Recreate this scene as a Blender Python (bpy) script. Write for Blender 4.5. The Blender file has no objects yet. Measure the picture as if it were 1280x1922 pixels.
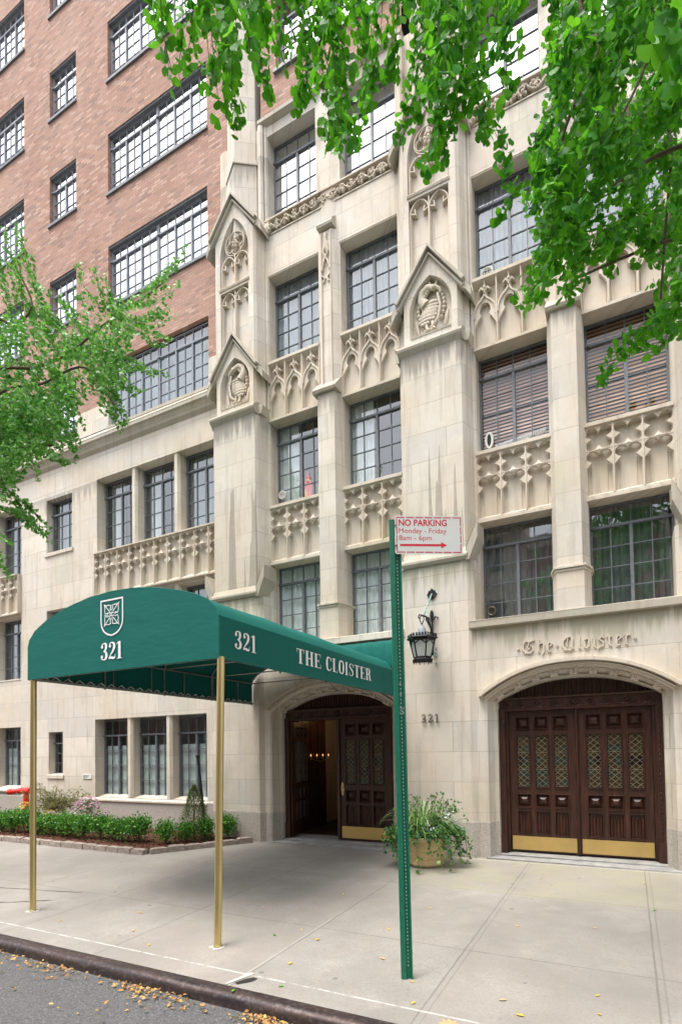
import bpy, math, random
import numpy as np
from mathutils import Vector, Matrix, noise
from mathutils.geometry import tessellate_polygon
R = math.radians
PI = math.pi
random.seed(7)
rng = np.random.default_rng(7)
sc = bpy.context.scene
COL = sc.collection
# ------------------------------------------------------------------ camera
cam = bpy.data.cameras.new('camera')
co = bpy.data.objects.new('camera', cam); COL.objects.link(co)
cam.sensor_fit = 'VERTICAL'; cam.sensor_height = 36.0; cam.sensor_width = 24.0
cam.lens = 1040.0/1922.0*36.0
cam.shift_y = (1378-961)/1922.0
cam.clip_end = 2000; cam.clip_start = .05
CM = Matrix(((0.88746175, 0.02784069, 0.46003971), (0.46060435, -0.01897662, -0.88740266), (-0.0159759, 0.99943223, -0.02966457)))
co.matrix_world = Matrix.Translation((0, 0, 1.7)) @ CM.to_4x4()
sc.camera = co
# ------------------------------------------------------------------ sky, sun, exposure
SUN_EL, SUN_ROT = 70, 205
w = bpy.data.worlds.new('World'); sc.world = w; w.use_nodes = True
nt = w.node_tree
bg = nt.nodes['Background']
sky = nt.nodes.new('ShaderNodeTexSky'); sky.sky_type = 'NISHITA'; sky.sun_disc = False
sky.sun_elevation = R(SUN_EL); sky.sun_rotation = R(SUN_ROT)
sky.air_density = 1.0; sky.dust_density = 4.0; sky.ozone_density = 1.0
hs = nt.nodes.new('ShaderNodeHueSaturation'); hs.inputs['Saturation'].default_value = .3
nt.links.new(sky.outputs[0], hs.inputs['Color']); nt.links.new(hs.outputs[0], bg.inputs[0])
bg.inputs[1].default_value = .15
sl = bpy.data.lights.new('sun', 'SUN'); sl.energy = 1.2; sl.angle = R(28); sl.color = (1, .95, .87)
so = bpy.data.objects.new('sun', sl); COL.objects.link(so)
# direction to the sun (sky convention: rotation 0 = +Y, growing clockwise seen from above)
sd = Vector((math.sin(R(SUN_ROT))*math.cos(R(SUN_EL)), math.cos(R(SUN_ROT))*math.cos(R(SUN_EL)), math.sin(R(SUN_EL))))
so.rotation_euler = sd.to_track_quat('Z', 'Y').to_euler()
so.location = (0, -5, 30)
sc.view_settings.view_transform = 'Standard'; sc.view_settings.look = 'None'
sc.view_settings.gamma = 1; sc.view_settings.exposure = 1.42
sc.view_settings.use_curve_mapping = False
sc.cycles.max_bounces = 8; sc.cycles.transparent_max_bounces = 16
sc.cycles.use_denoising = True

# ------------------------------------------------------------------ mesh helpers
WLOC = {}
class MB:
    def __init__(s): s.v = []; s.f = []
    def add(s, vs, fs):
        o = len(s.v); s.v += [tuple(p) for p in vs]; s.f += [tuple(i+o for i in f) for f in fs]
    def box(s, x0, x1, y0, y1, z0, z1):
        s.add([(x0,y0,z0),(x1,y0,z0),(x1,y1,z0),(x0,y1,z0),(x0,y0,z1),(x1,y0,z1),(x1,y1,z1),(x0,y1,z1)],
              [(0,3,2,1),(4,5,6,7),(0,1,5,4),(1,2,6,5),(2,3,7,6),(3,0,4,7)])
    def bar(s, a, b, wd, ht, up=(0,0,1)):
        a = Vector(a); b = Vector(b); d = (b-a).normalized(); u = Vector(up)
        sd_ = d.cross(u).normalized(); u = sd_.cross(d)
        vs = [p + sd_*i*wd/2 + u*j*ht/2 for p in (a, b) for i, j in ((-1,-1),(1,-1),(1,1),(-1,1))]
        s.add(vs, [(0,1,2,3),(7,6,5,4),(0,4,5,1),(1,5,6,2),(2,6,7,3),(3,7,4,0)])
    def tube(s, path, r, n=8, cap=True, rs=None):
        P = [Vector(p) for p in path]; m = len(P)
        if m < 2: return
        t0 = (P[1]-P[0]).normalized()
        a = Vector((0,0,1)) if abs(t0.z) < .9 else Vector((1,0,0))
        u = t0.cross(a).normalized()
        vs = []
        for i, p in enumerate(P):
            t = (P[min(i+1,m-1)]-P[max(i-1,0)])
            t = t.normalized() if t.length > 1e-9 else t0
            u = (u - t*u.dot(t)); u = u.normalized() if u.length > 1e-6 else t.orthogonal().normalized()
            v_ = t.cross(u); rr = rs[i] if rs else r
            for k in range(n):
                an = 2*PI*k/n; vs.append(p + (u*math.cos(an)+v_*math.sin(an))*rr)
        fs = [(i*n+k, i*n+(k+1)%n, (i+1)*n+(k+1)%n, (i+1)*n+k) for i in range(m-1) for k in range(n)]
        if cap: fs += [tuple(range(n-1,-1,-1)), tuple((m-1)*n+k for k in range(n))]
        s.add(vs, fs)
    def lathe(s, prof, c=(0,0,0), n=24, cap=True, sq=None):
        vs = []
        for r, z in prof:
            for k in range(n):
                an = 2*PI*(k+.5)/n; vs.append((c[0]+r*math.cos(an), c[1]+r*math.sin(an), c[2]+z))
        m = len(prof)
        fs = [(i*n+k, i*n+(k+1)%n, (i+1)*n+(k+1)%n, (i+1)*n+k) for i in range(m-1) for k in range(n)]
        if cap: fs += [tuple(range(n-1,-1,-1)), tuple((m-1)*n+k for k in range(n))]
        s.add(vs, fs)
    def prism_y(s, poly, y0, y1):       # poly in (x,z), extruded along y
        n = len(poly)
        tr = tessellate_polygon([[Vector((x, z, 0)) for x, z in poly]])
        s.add([(x,y0,z) for x,z in poly]+[(x,y1,z) for x,z in poly],
              [tuple(t) for t in tr]+[tuple(i+n for i in t[::-1]) for t in tr]+[(i,(i+1)%n,(i+1)%n+n,i+n) for i in range(n)])
    def prism_z(s, poly, z0, z1):       # poly in (x,y)
        n = len(poly)
        s.add([(x,y,z0) for x,y in poly]+[(x,y,z1) for x,y in poly],
              [tuple(range(n-1,-1,-1)), tuple(range(n,2*n))]+[(i,(i+1)%n,(i+1)%n+n,i+n) for i in range(n)])
    def prism_x(s, poly, x0, x1):       # poly in (y,z)
        n = len(poly)
        tr = tessellate_polygon([[Vector((y, z, 0)) for y, z in poly]])
        s.add([(x0,y,z) for y,z in poly]+[(x1,y,z) for y,z in poly],
              [tuple(t) for t in tr]+[tuple(i+n for i in t[::-1]) for t in tr]+[(i,(i+1)%n,(i+1)%n+n,i+n) for i in range(n)])
    def plate(s, outer, holes, yf, yb, splay=0, sides=True, hole_sides=True):
        # stone plate with shaped openings whose edges splay back
        fh = []
        for h in holes:
            cx = sum(p[0] for p in h)/len(h); cz = sum(p[1] for p in h)/len(h)
            fh.append([(cx+(x-cx)*(1+splay), cz+(z-cz)*(1+splay)) for x, z in h])
        loops = [outer]+fh
        tr = tessellate_polygon([[Vector((x, z, 0)) for x, z in l] for l in loops])
        fl = [p for l in loops for p in l]
        s.add([(x, yf, z) for x, z in fl], [tuple(t) for t in tr])
        if sides:
            n = len(outer)
            s.add([(x,yf,z) for x,z in outer]+[(x,yb,z) for x,z in outer], [(i,(i+1)%n,(i+1)%n+n,i+n) for i in range(n)])
        if hole_sides:
            for a, b in zip(fh, holes):
                n = len(a)
                s.add([(x,yf,z) for x,z in a]+[(x,yb,z) for x,z in b], [(i,(i+1)%n,(i+1)%n+n,i+n) for i in range(n)])
    def ribbon(s, path, wd, yf, yb, taper=.45, closed=False):   # raised moulding along an (x,z) path
        n = len(path); V = [Vector(p) for p in path]; L = []
        for i in range(n):
            if closed: d = V[(i+1)%n]-V[i-1]
            else: d = V[min(i+1,n-1)]-V[max(i-1,0)]
            if d.length < 1e-9: d = Vector((1,0))
            d.normalize(); nn = Vector((-d.y, d.x)); p = V[i]
            w_ = wd[i] if isinstance(wd, (list, tuple)) else wd
            L += [(p.x-nn.x*w_/2, yb, p.y-nn.y*w_/2), (p.x-nn.x*w_/2*taper, yf, p.y-nn.y*w_/2*taper),
                  (p.x+nn.x*w_/2*taper, yf, p.y+nn.y*w_/2*taper), (p.x+nn.x*w_/2, yb, p.y+nn.y*w_/2)]
        fs = []
        for i in range(n if closed else n-1):
            a, b = i*4, ((i+1)%n)*4
            fs += [(a,a+1,b+1,b),(a+1,a+2,b+2,b+1),(a+2,a+3,b+3,b+2)]
        if not closed: fs += [(0,3,2,1), tuple((n-1)*4+k for k in (0,1,2,3))]
        s.add(L, fs)
    def wall(s, x0, x1, z0, z1, holes, y, depth):   # flat wall in the XZ plane with rectangular openings and reveals
        xs = sorted({x0, x1} | {h[i] for h in holes for i in (0,1) if x0 < h[i] < x1})
        zs = sorted({z0, z1} | {h[i] for h in holes for i in (2,3) if z0 < h[i] < z1})
        for i in range(len(xs)-1):
            for j in range(len(zs)-1):
                cx = (xs[i]+xs[i+1])/2; cz = (zs[j]+zs[j+1])/2
                if any(h[0] < cx < h[1] and h[2] < cz < h[3] for h in holes): continue
                s.add([(xs[i],y,zs[j]),(xs[i+1],y,zs[j]),(xs[i+1],y,zs[j+1]),(xs[i],y,zs[j+1])], [(0,1,2,3)])
        for h in holes:
            a, b, c, d = h[:4]; sk = h[4] if len(h) > 4 else ''
            yb = y+depth
            s.add([(a,y,c),(b,y,c),(b,y,d),(a,y,d),(a,yb,c),(b,yb,c),(b,yb,d),(a,yb,d)],
                  [q for q, s_ in (((0,1,5,4),'b'),((1,2,6,5),'r'),((2,3,7,6),'t'),((3,0,4,7),'l')) if s_ not in sk])
    def ball(s, c, r, n=8, m=6, ang=0):  # ellipsoid r=(rx,ry,rz), turned by ang in the XZ plane
        vs = []; ca, sa = math.cos(ang), math.sin(ang)
        for j in range(m+1):
            ph = PI*j/m
            for k in range(n):
                th = 2*PI*k/n
                x = r[0]*math.sin(ph)*math.cos(th); y = r[1]*math.sin(ph)*math.sin(th); z = r[2]*math.cos(ph)
                vs.append((c[0]+x*ca-z*sa, c[1]+y, c[2]+x*sa+z*ca))
        s.add(vs, [(j*n+k,j*n+(k+1)%n,(j+1)*n+(k+1)%n,(j+1)*n+k) for j in range(m) for k in range(n)])
    def build(s, name, mat, parent=None, smooth=False, bevel=0, loc=None, sharp=38):
        if parent is not None: W = WLOC[parent]
        elif loc is not None: W = Vector(loc)
        else:
            A = np.array(s.v); W = Vector(((A[:,0].min()+A[:,0].max())/2, (A[:,1].min()+A[:,1].max())/2, A[:,2].min()))
        me = bpy.data.meshes.new(name)
        me.from_pydata([(x-W.x, y-W.y, z-W.z) for x, y, z in s.v], [], s.f)
        me.materials.append(mat)
        if smooth:
            me.polygons.foreach_set('use_smooth', [True]*len(me.polygons))
            me.set_sharp_from_angle(angle=R(sharp))
        me.update()
        o = bpy.data.objects.new(name, me); COL.objects.link(o)
        if parent is not None: o.parent = parent
        else: o.location = W
        WLOC[o] = W
        if bevel:
            b = o.modifiers.new('bevel', 'BEVEL'); b.width = bevel; b.segments = 2; b.limit_method = 'ANGLE'; b.angle_limit = R(40)
        return o

def tag(o, label=None, cat=None, group=None, kind=None):
    if label: o['label'] = label
    if cat: o['category'] = cat
    if group: o['group'] = group
    if kind: o['kind'] = kind
    return o
def empty(name, loc, label=None, cat=None, group=None):
    o = bpy.data.objects.new(name, None); COL.objects.link(o); o.location = loc
    o.empty_display_size = .1; WLOC[o] = Vector(loc)
    return tag(o, label, cat, group)
def copy_tree(o, loc, rz=0, parent=None, scale=None):
    c = o.copy(); COL.objects.link(c)
    if parent is None:
        c.location = loc; c.rotation_euler = (0, 0, rz); WLOC[c] = Vector(loc)
        if scale: c.scale = scale
    else: c.parent = parent; WLOC[c] = WLOC[parent]
    for ch in list(o.children): copy_tree(ch, None, 0, c)
    return c
def scatter(name, bv, bf, pos, rot, scl, mat, parent=None, loc=None):
    bv = np.array(bv, float); n = len(pos); k = len(bv)
    V = np.einsum('nij,kj->nki', rot, bv)*np.asarray(scl)[:,None,None] + np.asarray(pos)[:,None,:]
    W = WLOC[parent] if parent is not None else Vector(loc)
    V = V.reshape(-1,3) - np.array(W)
    fl = [len(f) for f in bf]; flat = np.concatenate([np.array(f) for f in bf])
    idx = (flat[None,:] + (np.arange(n)*k)[:,None]).reshape(-1)
    tot = np.tile(fl, n); st = np.concatenate([[0], np.cumsum(tot)[:-1]])
    me = bpy.data.meshes.new(name)
    me.vertices.add(len(V)); me.vertices.foreach_set('co', V.reshape(-1))
    me.loops.add(len(idx)); me.loops.foreach_set('vertex_index', idx.astype(np.int32))
    me.polygons.add(len(tot)); me.polygons.foreach_set('loop_start', st.astype(np.int32)); me.polygons.foreach_set('loop_total', tot.astype(np.int32))
    me.update(calc_edges=True); me.materials.append(mat)
    o = bpy.data.objects.new(name, me); COL.objects.link(o)
    if parent is not None: o.parent = parent
    else: o.location = W
    WLOC[o] = W
    return o
def frames(ax, nr):   # rotation matrices whose Y column follows ax and Z column is near nr
    ax = ax/np.linalg.norm(ax, axis=1, keepdims=True)
    x = np.cross(ax, nr); x /= np.maximum(np.linalg.norm(x, axis=1, keepdims=True), 1e-6)
    z = np.cross(x, ax)
    return np.stack([x, ax, z], axis=2)

# ------------------------------------------------------------------ materials
def newmat(name):
    m = bpy.data.materials.new(name); m.use_nodes = True
    t = m.node_tree; b = t.nodes['Principled BSDF']
    return m, t, b
class N:
    def __init__(s, t): s.t = t
    def n(s, typ, **k):
        o = s.t.nodes.new(typ)
        for a, v in k.items():
            if a.startswith('i_'):
                key = a[2:]; key = int(key) if key.isdigit() else key.replace('_', ' ')
                o.inputs[key].default_value = v
            else: setattr(o, a, v)
        return o
    def l(s, a, b): s.t.links.new(a, b)
    def noise(s, vec, scale, detail=4, rough=.6):
        o = s.n('ShaderNodeTexNoise'); o.inputs['Scale'].default_value = scale; o.inputs['Detail'].default_value = detail
        o.inputs['Roughness'].default_value = rough; s.l(vec, o.inputs['Vector']); return o.outputs['Fac']
    def ramp(s, fac, stops):
        o = s.n('ShaderNodeValToRGB'); e = o.color_ramp.elements
        while len(e) < len(stops): e.new(.5)
        for el, (p, c) in zip(e, stops): el.position = p; el.color = (c, c, c, 1) if isinstance(c, (int, float)) else (*c, 1)
        s.l(fac, o.inputs[0]); return o.outputs[0]
    def mix(s, fac, a, b, mode='MIX'):
        o = s.n('ShaderNodeMix', data_type='RGBA', blend_type=mode)
        for i, v in ((0, fac), (6, a), (7, b)):
            if isinstance(v, (int, float)): o.inputs[i].default_value = v
            elif isinstance(v, tuple): o.inputs[i].default_value = (*v, 1)
            else: s.l(v, o.inputs[i])
        return o.outputs[2]
    def math(s, op, a, b=None, c=None):
        o = s.n('ShaderNodeMath', operation=op)
        for i, v in enumerate((a, b, c)):
            if v is None: continue
            if isinstance(v, (int, float)): o.inputs[i].default_value = v
            else: s.l(v, o.inputs[i])
        return o.outputs[0]
    def pos(s):
        g = s.n('ShaderNodeNewGeometry'); sp = s.n('ShaderNodeSeparateXYZ'); s.l(g.outputs['Position'], sp.inputs[0])
        return g.outputs['Position'], sp.outputs
    def comb(s, x, y, z=0.0):
        o = s.n('ShaderNodeCombineXYZ')
        for i, v in enumerate((x, y, z)):
            if isinstance(v, (int, float)): o.inputs[i].default_value = v
            else: s.l(v, o.inputs[i])
        return o.outputs[0]
    def bump(s, h, b, strength=.3, dist=.01):
        o = s.n('ShaderNodeBump'); o.inputs['Strength'].default_value = strength; o.inputs['Distance'].default_value = dist
        s.l(h, o.inputs['Height']); s.l(o.outputs[0], b.inputs['Normal']); return o
def facade_uv(n, xyz): return n.comb(n.math('ADD', xyz[0], n.math('MULTIPLY', xyz[1], .97)), xyz[2])
def between_(n, c, a, b): return n.math('MULTIPLY', n.math('GREATER_THAN', c, a), n.math('LESS_THAN', c, b))
def stone_mat(name, base=(.68,.63,.55), tint=.6, block=(.92,.415), joint=True, moss=True, dirt=.5):
    m, t, b = newmat(name); n = N(t); P, xyz = n.pos(); uv = facade_uv(n, xyz)
    br = n.n('ShaderNodeTexBrick'); br.offset = .43; n.l(uv, br.inputs['Vector'])
    br.inputs['Scale'].default_value = 1; br.inputs['Brick Width'].default_value = block[0]; br.inputs['Row Height'].default_value = block[1]
    br.inputs['Mortar Size'].default_value = .0045; br.inputs['Mortar Smooth'].default_value = .3; br.inputs['Bias'].default_value = 0
    a = tuple(c*(1+.12*tint) for c in base); c2 = (base[0]*(1-.30*tint), base[1]*(1-.24*tint), base[2]*(1-.14*tint))
    br.inputs['Color1'].default_value = (*a, 1); br.inputs['Color2'].default_value = (*c2, 1)
    br.inputs['Mortar'].default_value = ((.30, .265, .22, 1) if joint else (*base, 1))
    n1 = n.noise(P, 1.1, 6, .6); n2 = n.noise(P, 22, 5, .7)
    col = n.mix(n.ramp(n1, [(.35, 0), (.7, 1)]), br.outputs['Color'], (base[0]*.86, base[1]*.8, base[2]*.72))
    col = n.mix(n.math('MULTIPLY', n2, .35), col, (base[0]*.72, base[1]*.68, base[2]*.62))
    gp = n.noise(P, 2.6, 6, .65); col = n.mix(n.math('MULTIPLY', n.ramp(gp, [(.50, 0), (.68, 1)]), .30), col, (base[0]*.62, base[1]*.64, base[2]*.68))
    gq = n.noise(P, 5.5, 5, .7); col = n.mix(n.math('MULTIPLY', n.ramp(gq, [(.56, 0), (.70, 1)]), .25), col, (min(base[0]*1.2,.8), min(base[1]*1.22,.78), min(base[2]*1.25,.74)))
    # rain streaks: stains long in z
    st = n.noise(n.comb(n.math('MULTIPLY', n.math('ADD', xyz[0], xyz[1]), 7), n.math('MULTIPLY', xyz[2], .55), 0), 1.4, 4, .6)
    col = n.mix(n.math('MULTIPLY', n.ramp(st, [(.52, 0), (.72, 1)]), dirt), col, (.33, .28, .22))
    g = n.noise(P, .9, 3, .5)
    if moss: col = n.mix(n.math('MULTIPLY', n.ramp(g, [(.56, 0), (.72, 1)]), .35), col, (.40, .40, .27))
    if joint:
        u_ = n.math('ADD', xyz[0], n.math('MULTIPLY', xyz[1], .97))
        fine = n.noise(n.comb(n.math('MULTIPLY', u_, 9), n.math('MULTIPLY', xyz[2], .5), 0), 1.0, 3, .6)
        front = n.math('LESS_THAN', xyz[1], 7.57)
        def below(z1, ln, thr, colr, amt, where):     # soot washed down from a ledge at height z1
            nonlocal col
            d = n.math('DIVIDE', n.math('SUBTRACT', z1, xyz[2]), ln)
            f = n.math('MULTIPLY', n.math('GREATER_THAN', d, 0), n.math('SUBTRACT', 1, n.math('MINIMUM', d, 1)))
            f = n.math('MULTIPLY', n.math('MINIMUM', n.math('MULTIPLY', f, 2), 1), n.ramp(n.math('ADD', fine, n.math('MULTIPLY', f, .28)), [(thr, 0), (thr+.14, 1)]))
            col = n.mix(n.math('MULTIPLY', n.math('MULTIPLY', f, amt), where), col, colr)
        below(7.42, .50, .56, (.20,.185,.16), .75, front)
        below(4.32, .60, .60, (.26,.255,.17), .6, front)
        below(3.36, .45, .58, (.30,.29,.20), .7, between_(n, xyz[1], 7.53, 7.60))
        below(7.40, .45, .60, (.24,.22,.19), .6, n.math('GREATER_THAN', xyz[1], 7.57))
        below(12.05, .5, .56, (.26,.24,.2), .6, 1.0)
        # tall pointed water stains rising over the lower weathering
        sp = n.noise(n.comb(n.math('MULTIPLY', u_, 6.5), .37, .41), 1.0, 2, .6)
        hgt = n.math('MULTIPLY', n.math('SUBTRACT', sp, .50), 13.0)
        f = n.math('MULTIPLY', n.math('GREATER_THAN', hgt, n.math('SUBTRACT', xyz[2], 4.35)), n.math('MULTIPLY', between_(n, xyz[2], 4.35, 6.2), front))
        col = n.mix(n.math('MULTIPLY', f, n.math('MULTIPLY_ADD', n.noise(P, 6, 3, .6), .4, .45)), col, (.27,.235,.19))
        # base of the wall a little darker with splash
        f = n.math('SUBTRACT', 1, n.math('MINIMUM', n.math('MAXIMUM', n.math('SUBTRACT', xyz[2], .7), 0), 1))
        col = n.mix(n.math('MULTIPLY', n.math('MULTIPLY', f, n1), .35), col, (.33,.29,.23))
    n.l(col, b.inputs['Base Color']); b.inputs['Roughness'].default_value = .9
    h = n.math('ADD', n.math('MULTIPLY', n2, .5), n.math('MULTIPLY', br.outputs['Fac'], -1.2 if joint else 0))
    n.bump(h, b, .35, .006)
    return m
def brick_mat(name):
    m, t, b = newmat(name); n = N(t); P, xyz = n.pos()
    wob = n.noise(P, 3, 2, .5)
    u = n.math('ADD', xyz[0], n.math('MULTIPLY', xyz[1], .97))
    uv = n.comb(u, n.math('ADD', xyz[2], n.math('MULTIPLY', wob, .012)))
    br = n.n('ShaderNodeTexBrick'); br.offset = .5; n.l(uv, br.inputs['Vector'])
    br.inputs['Scale'].default_value = 1; br.inputs['Brick Width'].default_value = .172; br.inputs['Row Height'].default_value = .057
    br.inputs['Mortar Size'].default_value = .007; br.inputs['Mortar Smooth'].default_value = .2
    br.inputs['Color1'].default_value = (.475, .265, .185, 1); br.inputs['Color2'].default_value = (.345, .185, .13, 1)
    br.inputs['Mortar'].default_value = (.25, .19, .16, 1)
    # single bricks burnt dark or pale
    cell = n.n('ShaderNodeTexWhiteNoise', noise_dimensions='2D')
    row = n.math('FLOOR', n.math('DIVIDE', xyz[2], .057))
    cu = n.math('FLOOR', n.math('ADD', n.math('DIVIDE', u, .172), n.math('MULTIPLY', n.math('SUBTRACT', 1, n.math('ABSOLUTE', n.math('MODULO', row, 2))), .5)))
    n.l(n.comb(cu, row), cell.inputs['Vector'])
    f = n.math('SUBTRACT', 1, br.outputs['Fac'])
    col = n.mix(n.math('MULTIPLY', n.ramp(cell.outputs['Value'], [(.82, 0), (.9, 1)]), n.math('MULTIPLY', f, .65)), br.outputs['Color'], (.18, .12, .11))
    col = n.mix(n.math('MULTIPLY', n.ramp(cell.outputs['Value'], [(.1, 1), (.18, 0)]), n.math('MULTIPLY', f, .6)), col, (.62, .43, .34))
    big = n.noise(P, .8, 4, .6)
    col = n.mix(n.math('MULTIPLY', n.ramp(big, [(.4, 0), (.75, 1)]), .35), col, (.52, .38, .31))
    fine = n.noise(P, 40, 3, .6)
    col = n.mix(n.math('MULTIPLY', fine, .4), col, (.22, .13, .1))
    n.l(col, b.inputs['Base Color']); b.inputs['Roughness'].default_value = .9
    n.bump(n.math('ADD', n.math('MULTIPLY', br.outputs['Fac'], -1), n.math('MULTIPLY', fine, .5)), b, .6, .008)
    return m
def plain(name, col, rough=.6, metal=0, var=.25, scale=8, bump=.1, spec=.5, dist=.003):
    m, t, b = newmat(name); n = N(t); P, xyz = n.pos()
    f = n.noise(P, scale, 5, .65)
    c = n.mix(n.ramp(f, [(.3, 0), (.72, 1)]), tuple(min(1, x*(1+var*.5)) for x in col), tuple(x*(1-var) for x in col))
    n.l(c, b.inputs['Base Color']); b.inputs['Metallic'].default_value = metal
    b.inputs['Specular IOR Level'].default_value = spec
    r = n.math('MULTIPLY_ADD', f, .2, rough-.1); n.l(r, b.inputs['Roughness'])
    if bump: n.bump(f, b, bump, dist)
    return m
M = {}
M['stone'] = stone_mat('limestone_ashlar')
M['carved'] = stone_mat('carved_limestone', base=(.64,.58,.49), joint=False, tint=.3, dirt=.6)
M['mossy'] = stone_mat('weathered_ledge_stone', base=(.47,.44,.37), joint=False, tint=.3, dirt=.8)
M['brick'] = brick_mat('tapestry_brick')
def granite():
    m, t, b = newmat('pink_grey_granite'); n = N(t); P, xyz = n.pos()
    v = n.n('ShaderNodeTexVoronoi'); v.inputs['Scale'].default_value = 110; n.l(P, v.inputs['Vector'])
    c = n.ramp(v.outputs['Color'], [(.15, (.29,.265,.235)), (.5, (.42,.385,.34)), (.9, (.54,.50,.45))])
    c = n.mix(n.math('MULTIPLY', n.noise(P, 1.5, 4, .6), .4), c, (.30,.25,.22))
    n.l(c, b.inputs['Base Color']); b.inputs['Roughness'].default_value = .7; n.bump(n.noise(P, 60, 3, .6), b, .25, .004)
    return m
M['granite'] = granite()
M['steel'] = plain('painted_steel_sash', (.15,.165,.185), .5, 0, .35, 14)
M['steelblue'] = plain('faded_steel_sash', (.24,.26,.30), .55, 0, .35, 14)
def glass(name, fac, tint=(.9,.95,.95), rough=.02, wave=.15, fmul=1.4):
    m = bpy.data.materials.new(name); m.use_nodes = True; t = m.node_tree; t.nodes.clear(); n = N(t); P, xyz = n.pos()
    out = n.n('ShaderNodeOutputMaterial'); tr = n.n('ShaderNodeBsdfTransparent'); gl = n.n('ShaderNodeBsdfGlossy'); mx = n.n('ShaderNodeMixShader')
    tr.inputs[0].default_value = (*tint, 1); gl.inputs['Roughness'].default_value = rough; gl.inputs['Color'].default_value = (.93, .95, .97, 1)
    ge = n.n('ShaderNodeNewGeometry'); dt = n.n('ShaderNodeVectorMath', operation='DOT_PRODUCT')
    n.l(ge.outputs['Incoming'], dt.inputs[0]); n.l(ge.outputs['Normal'], dt.inputs[1])
    sch = n.math('MULTIPLY_ADD', n.math('POWER', n.math('SUBTRACT', 1, n.math('ABSOLUTE', dt.outputs['Value'])), 5), .92, .08)
    f = n.math('ADD', n.math('MULTIPLY', sch, fmul), fac); n.l(n.math('MINIMUM', f, .97), mx.inputs[0])
    bp = n.n('ShaderNodeBump'); bp.inputs['Strength'].default_value = wave; bp.inputs['Distance'].default_value = .02
    n.l(n.noise(P, 2.6, 2, .5), bp.inputs['Height']); n.l(bp.outputs[0], gl.inputs['Normal'])
    n.l(tr.outputs[0], mx.inputs[1]); n.l(gl.outputs[0], mx.inputs[2]); n.l(mx.outputs[0], out.inputs[0])
    return m
M['glass'] = glass('old_window_glass', .05, wave=.10)
M['glass_low'] = glass('street_level_window_glass', .0, wave=.05, fmul=.8)
M['glass_hi'] = glass('upper_window_glass', .62, wave=.04)
def striped(name, a, b_, pitch, duty=.6, rough=.6):
    m, t, b = newmat(name); n = N(t); P, xyz = n.pos()
    fr = n.math('FRACT', n.math('DIVIDE', xyz[2], pitch))
    c = n.mix(n.ramp(fr, [(duty-.08, 0), (duty+.04, 1)]), a, b_)
    c = n.mix(n.math('MULTIPLY', n.noise(P, 5, 3, .5), .3), c, tuple(x*.6 for x in a))
    n.l(c, b.inputs['Base Color']); b.inputs['Roughness'].default_value = rough
    return m
def curtain_mat(name, a, b_):
    m, t, b = newmat(name); n = N(t); P, xyz = n.pos()
    f = n.noise(n.comb(n.math('MULTIPLY', xyz[0], 9), n.math('MULTIPLY', xyz[2], .8), 0), 1.6, 4, .5)
    n.l(n.mix(f, a, b_), b.inputs['Base Color']); b.inputs['Roughness'].default_value = .9; n.bump(f, b, .5, .03)
    return m
M['curtain'] = curtain_mat('white_curtain_cloth', (.84,.85,.85), (.64,.66,.67))
M['sheer'] = curtain_mat('grey_sheer_cloth', (.42,.46,.48), (.22,.25,.27))
M['bluesheer'] = curtain_mat('bluish_sheer_cloth', (.38,.42,.45), (.19,.23,.26))
M['greysheer'] = curtain_mat('dusky_grey_sheer', (.17,.185,.19), (.075,.085,.09))
M['shade'] = plain('pale_roller_shade', (.46,.50,.49), .8, 0, .15, 2)
M['blindwood'] = plain('tan_slat', (.58,.29,.16), .5, 0, .2, 5)
M['blindpink'] = plain('pinkish_slat', (.60,.33,.26), .5, 0, .2, 5)
M['blinddark'] = plain('dark_slat', (.085,.098,.105), .5, 0, .2, 5)
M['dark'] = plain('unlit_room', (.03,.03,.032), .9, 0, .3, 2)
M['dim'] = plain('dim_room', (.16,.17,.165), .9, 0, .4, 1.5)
def wood_mat():
    m, t, b = newmat('dark_stained_oak'); n = N(t); P, xyz = n.pos()
    f = n.noise(n.comb(n.math('MULTIPLY', xyz[0], 26), xyz[1], n.math('MULTIPLY', xyz[2], 2.2)), 1.5, 6, .6)
    c = n.ramp(f, [(.25, (.012,.005,.003)), (.55, (.045,.015,.008)), (.8, (.105,.034,.016))])
    n.l(c, b.inputs['Base Color']); b.inputs['Roughness'].default_value = .42; n.bump(f, b, .25, .003)
    return m
M['wood'] = wood_mat()
M['brass'] = plain('polished_brass', (.66,.54,.25), .36, 1, .12, 3, .03)
M['brassplate'] = plain('brushed_brass_sheet', (.70,.50,.19), .45, .85, .15, 2, .05)
M['olebrass'] = plain('weathered_bronze', (.20,.17,.12), .5, .7, .4, 20)
M['lead'] = plain('lead_came', (.24,.215,.15), .65, .1, .2, 20)
M['paneamber'] = plain('amber_leaded_glass', (.055,.036,.016), .15, 0, .5, 14, .1)
M['panegrn'] = plain('green_leaded_glass', (.022,.042,.036), .12, 0, .6, 14, .1)
M['paneblack'] = plain('black_leaded_glass', (.008,.008,.010), .12, 0, .3, 14, .1)
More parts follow.
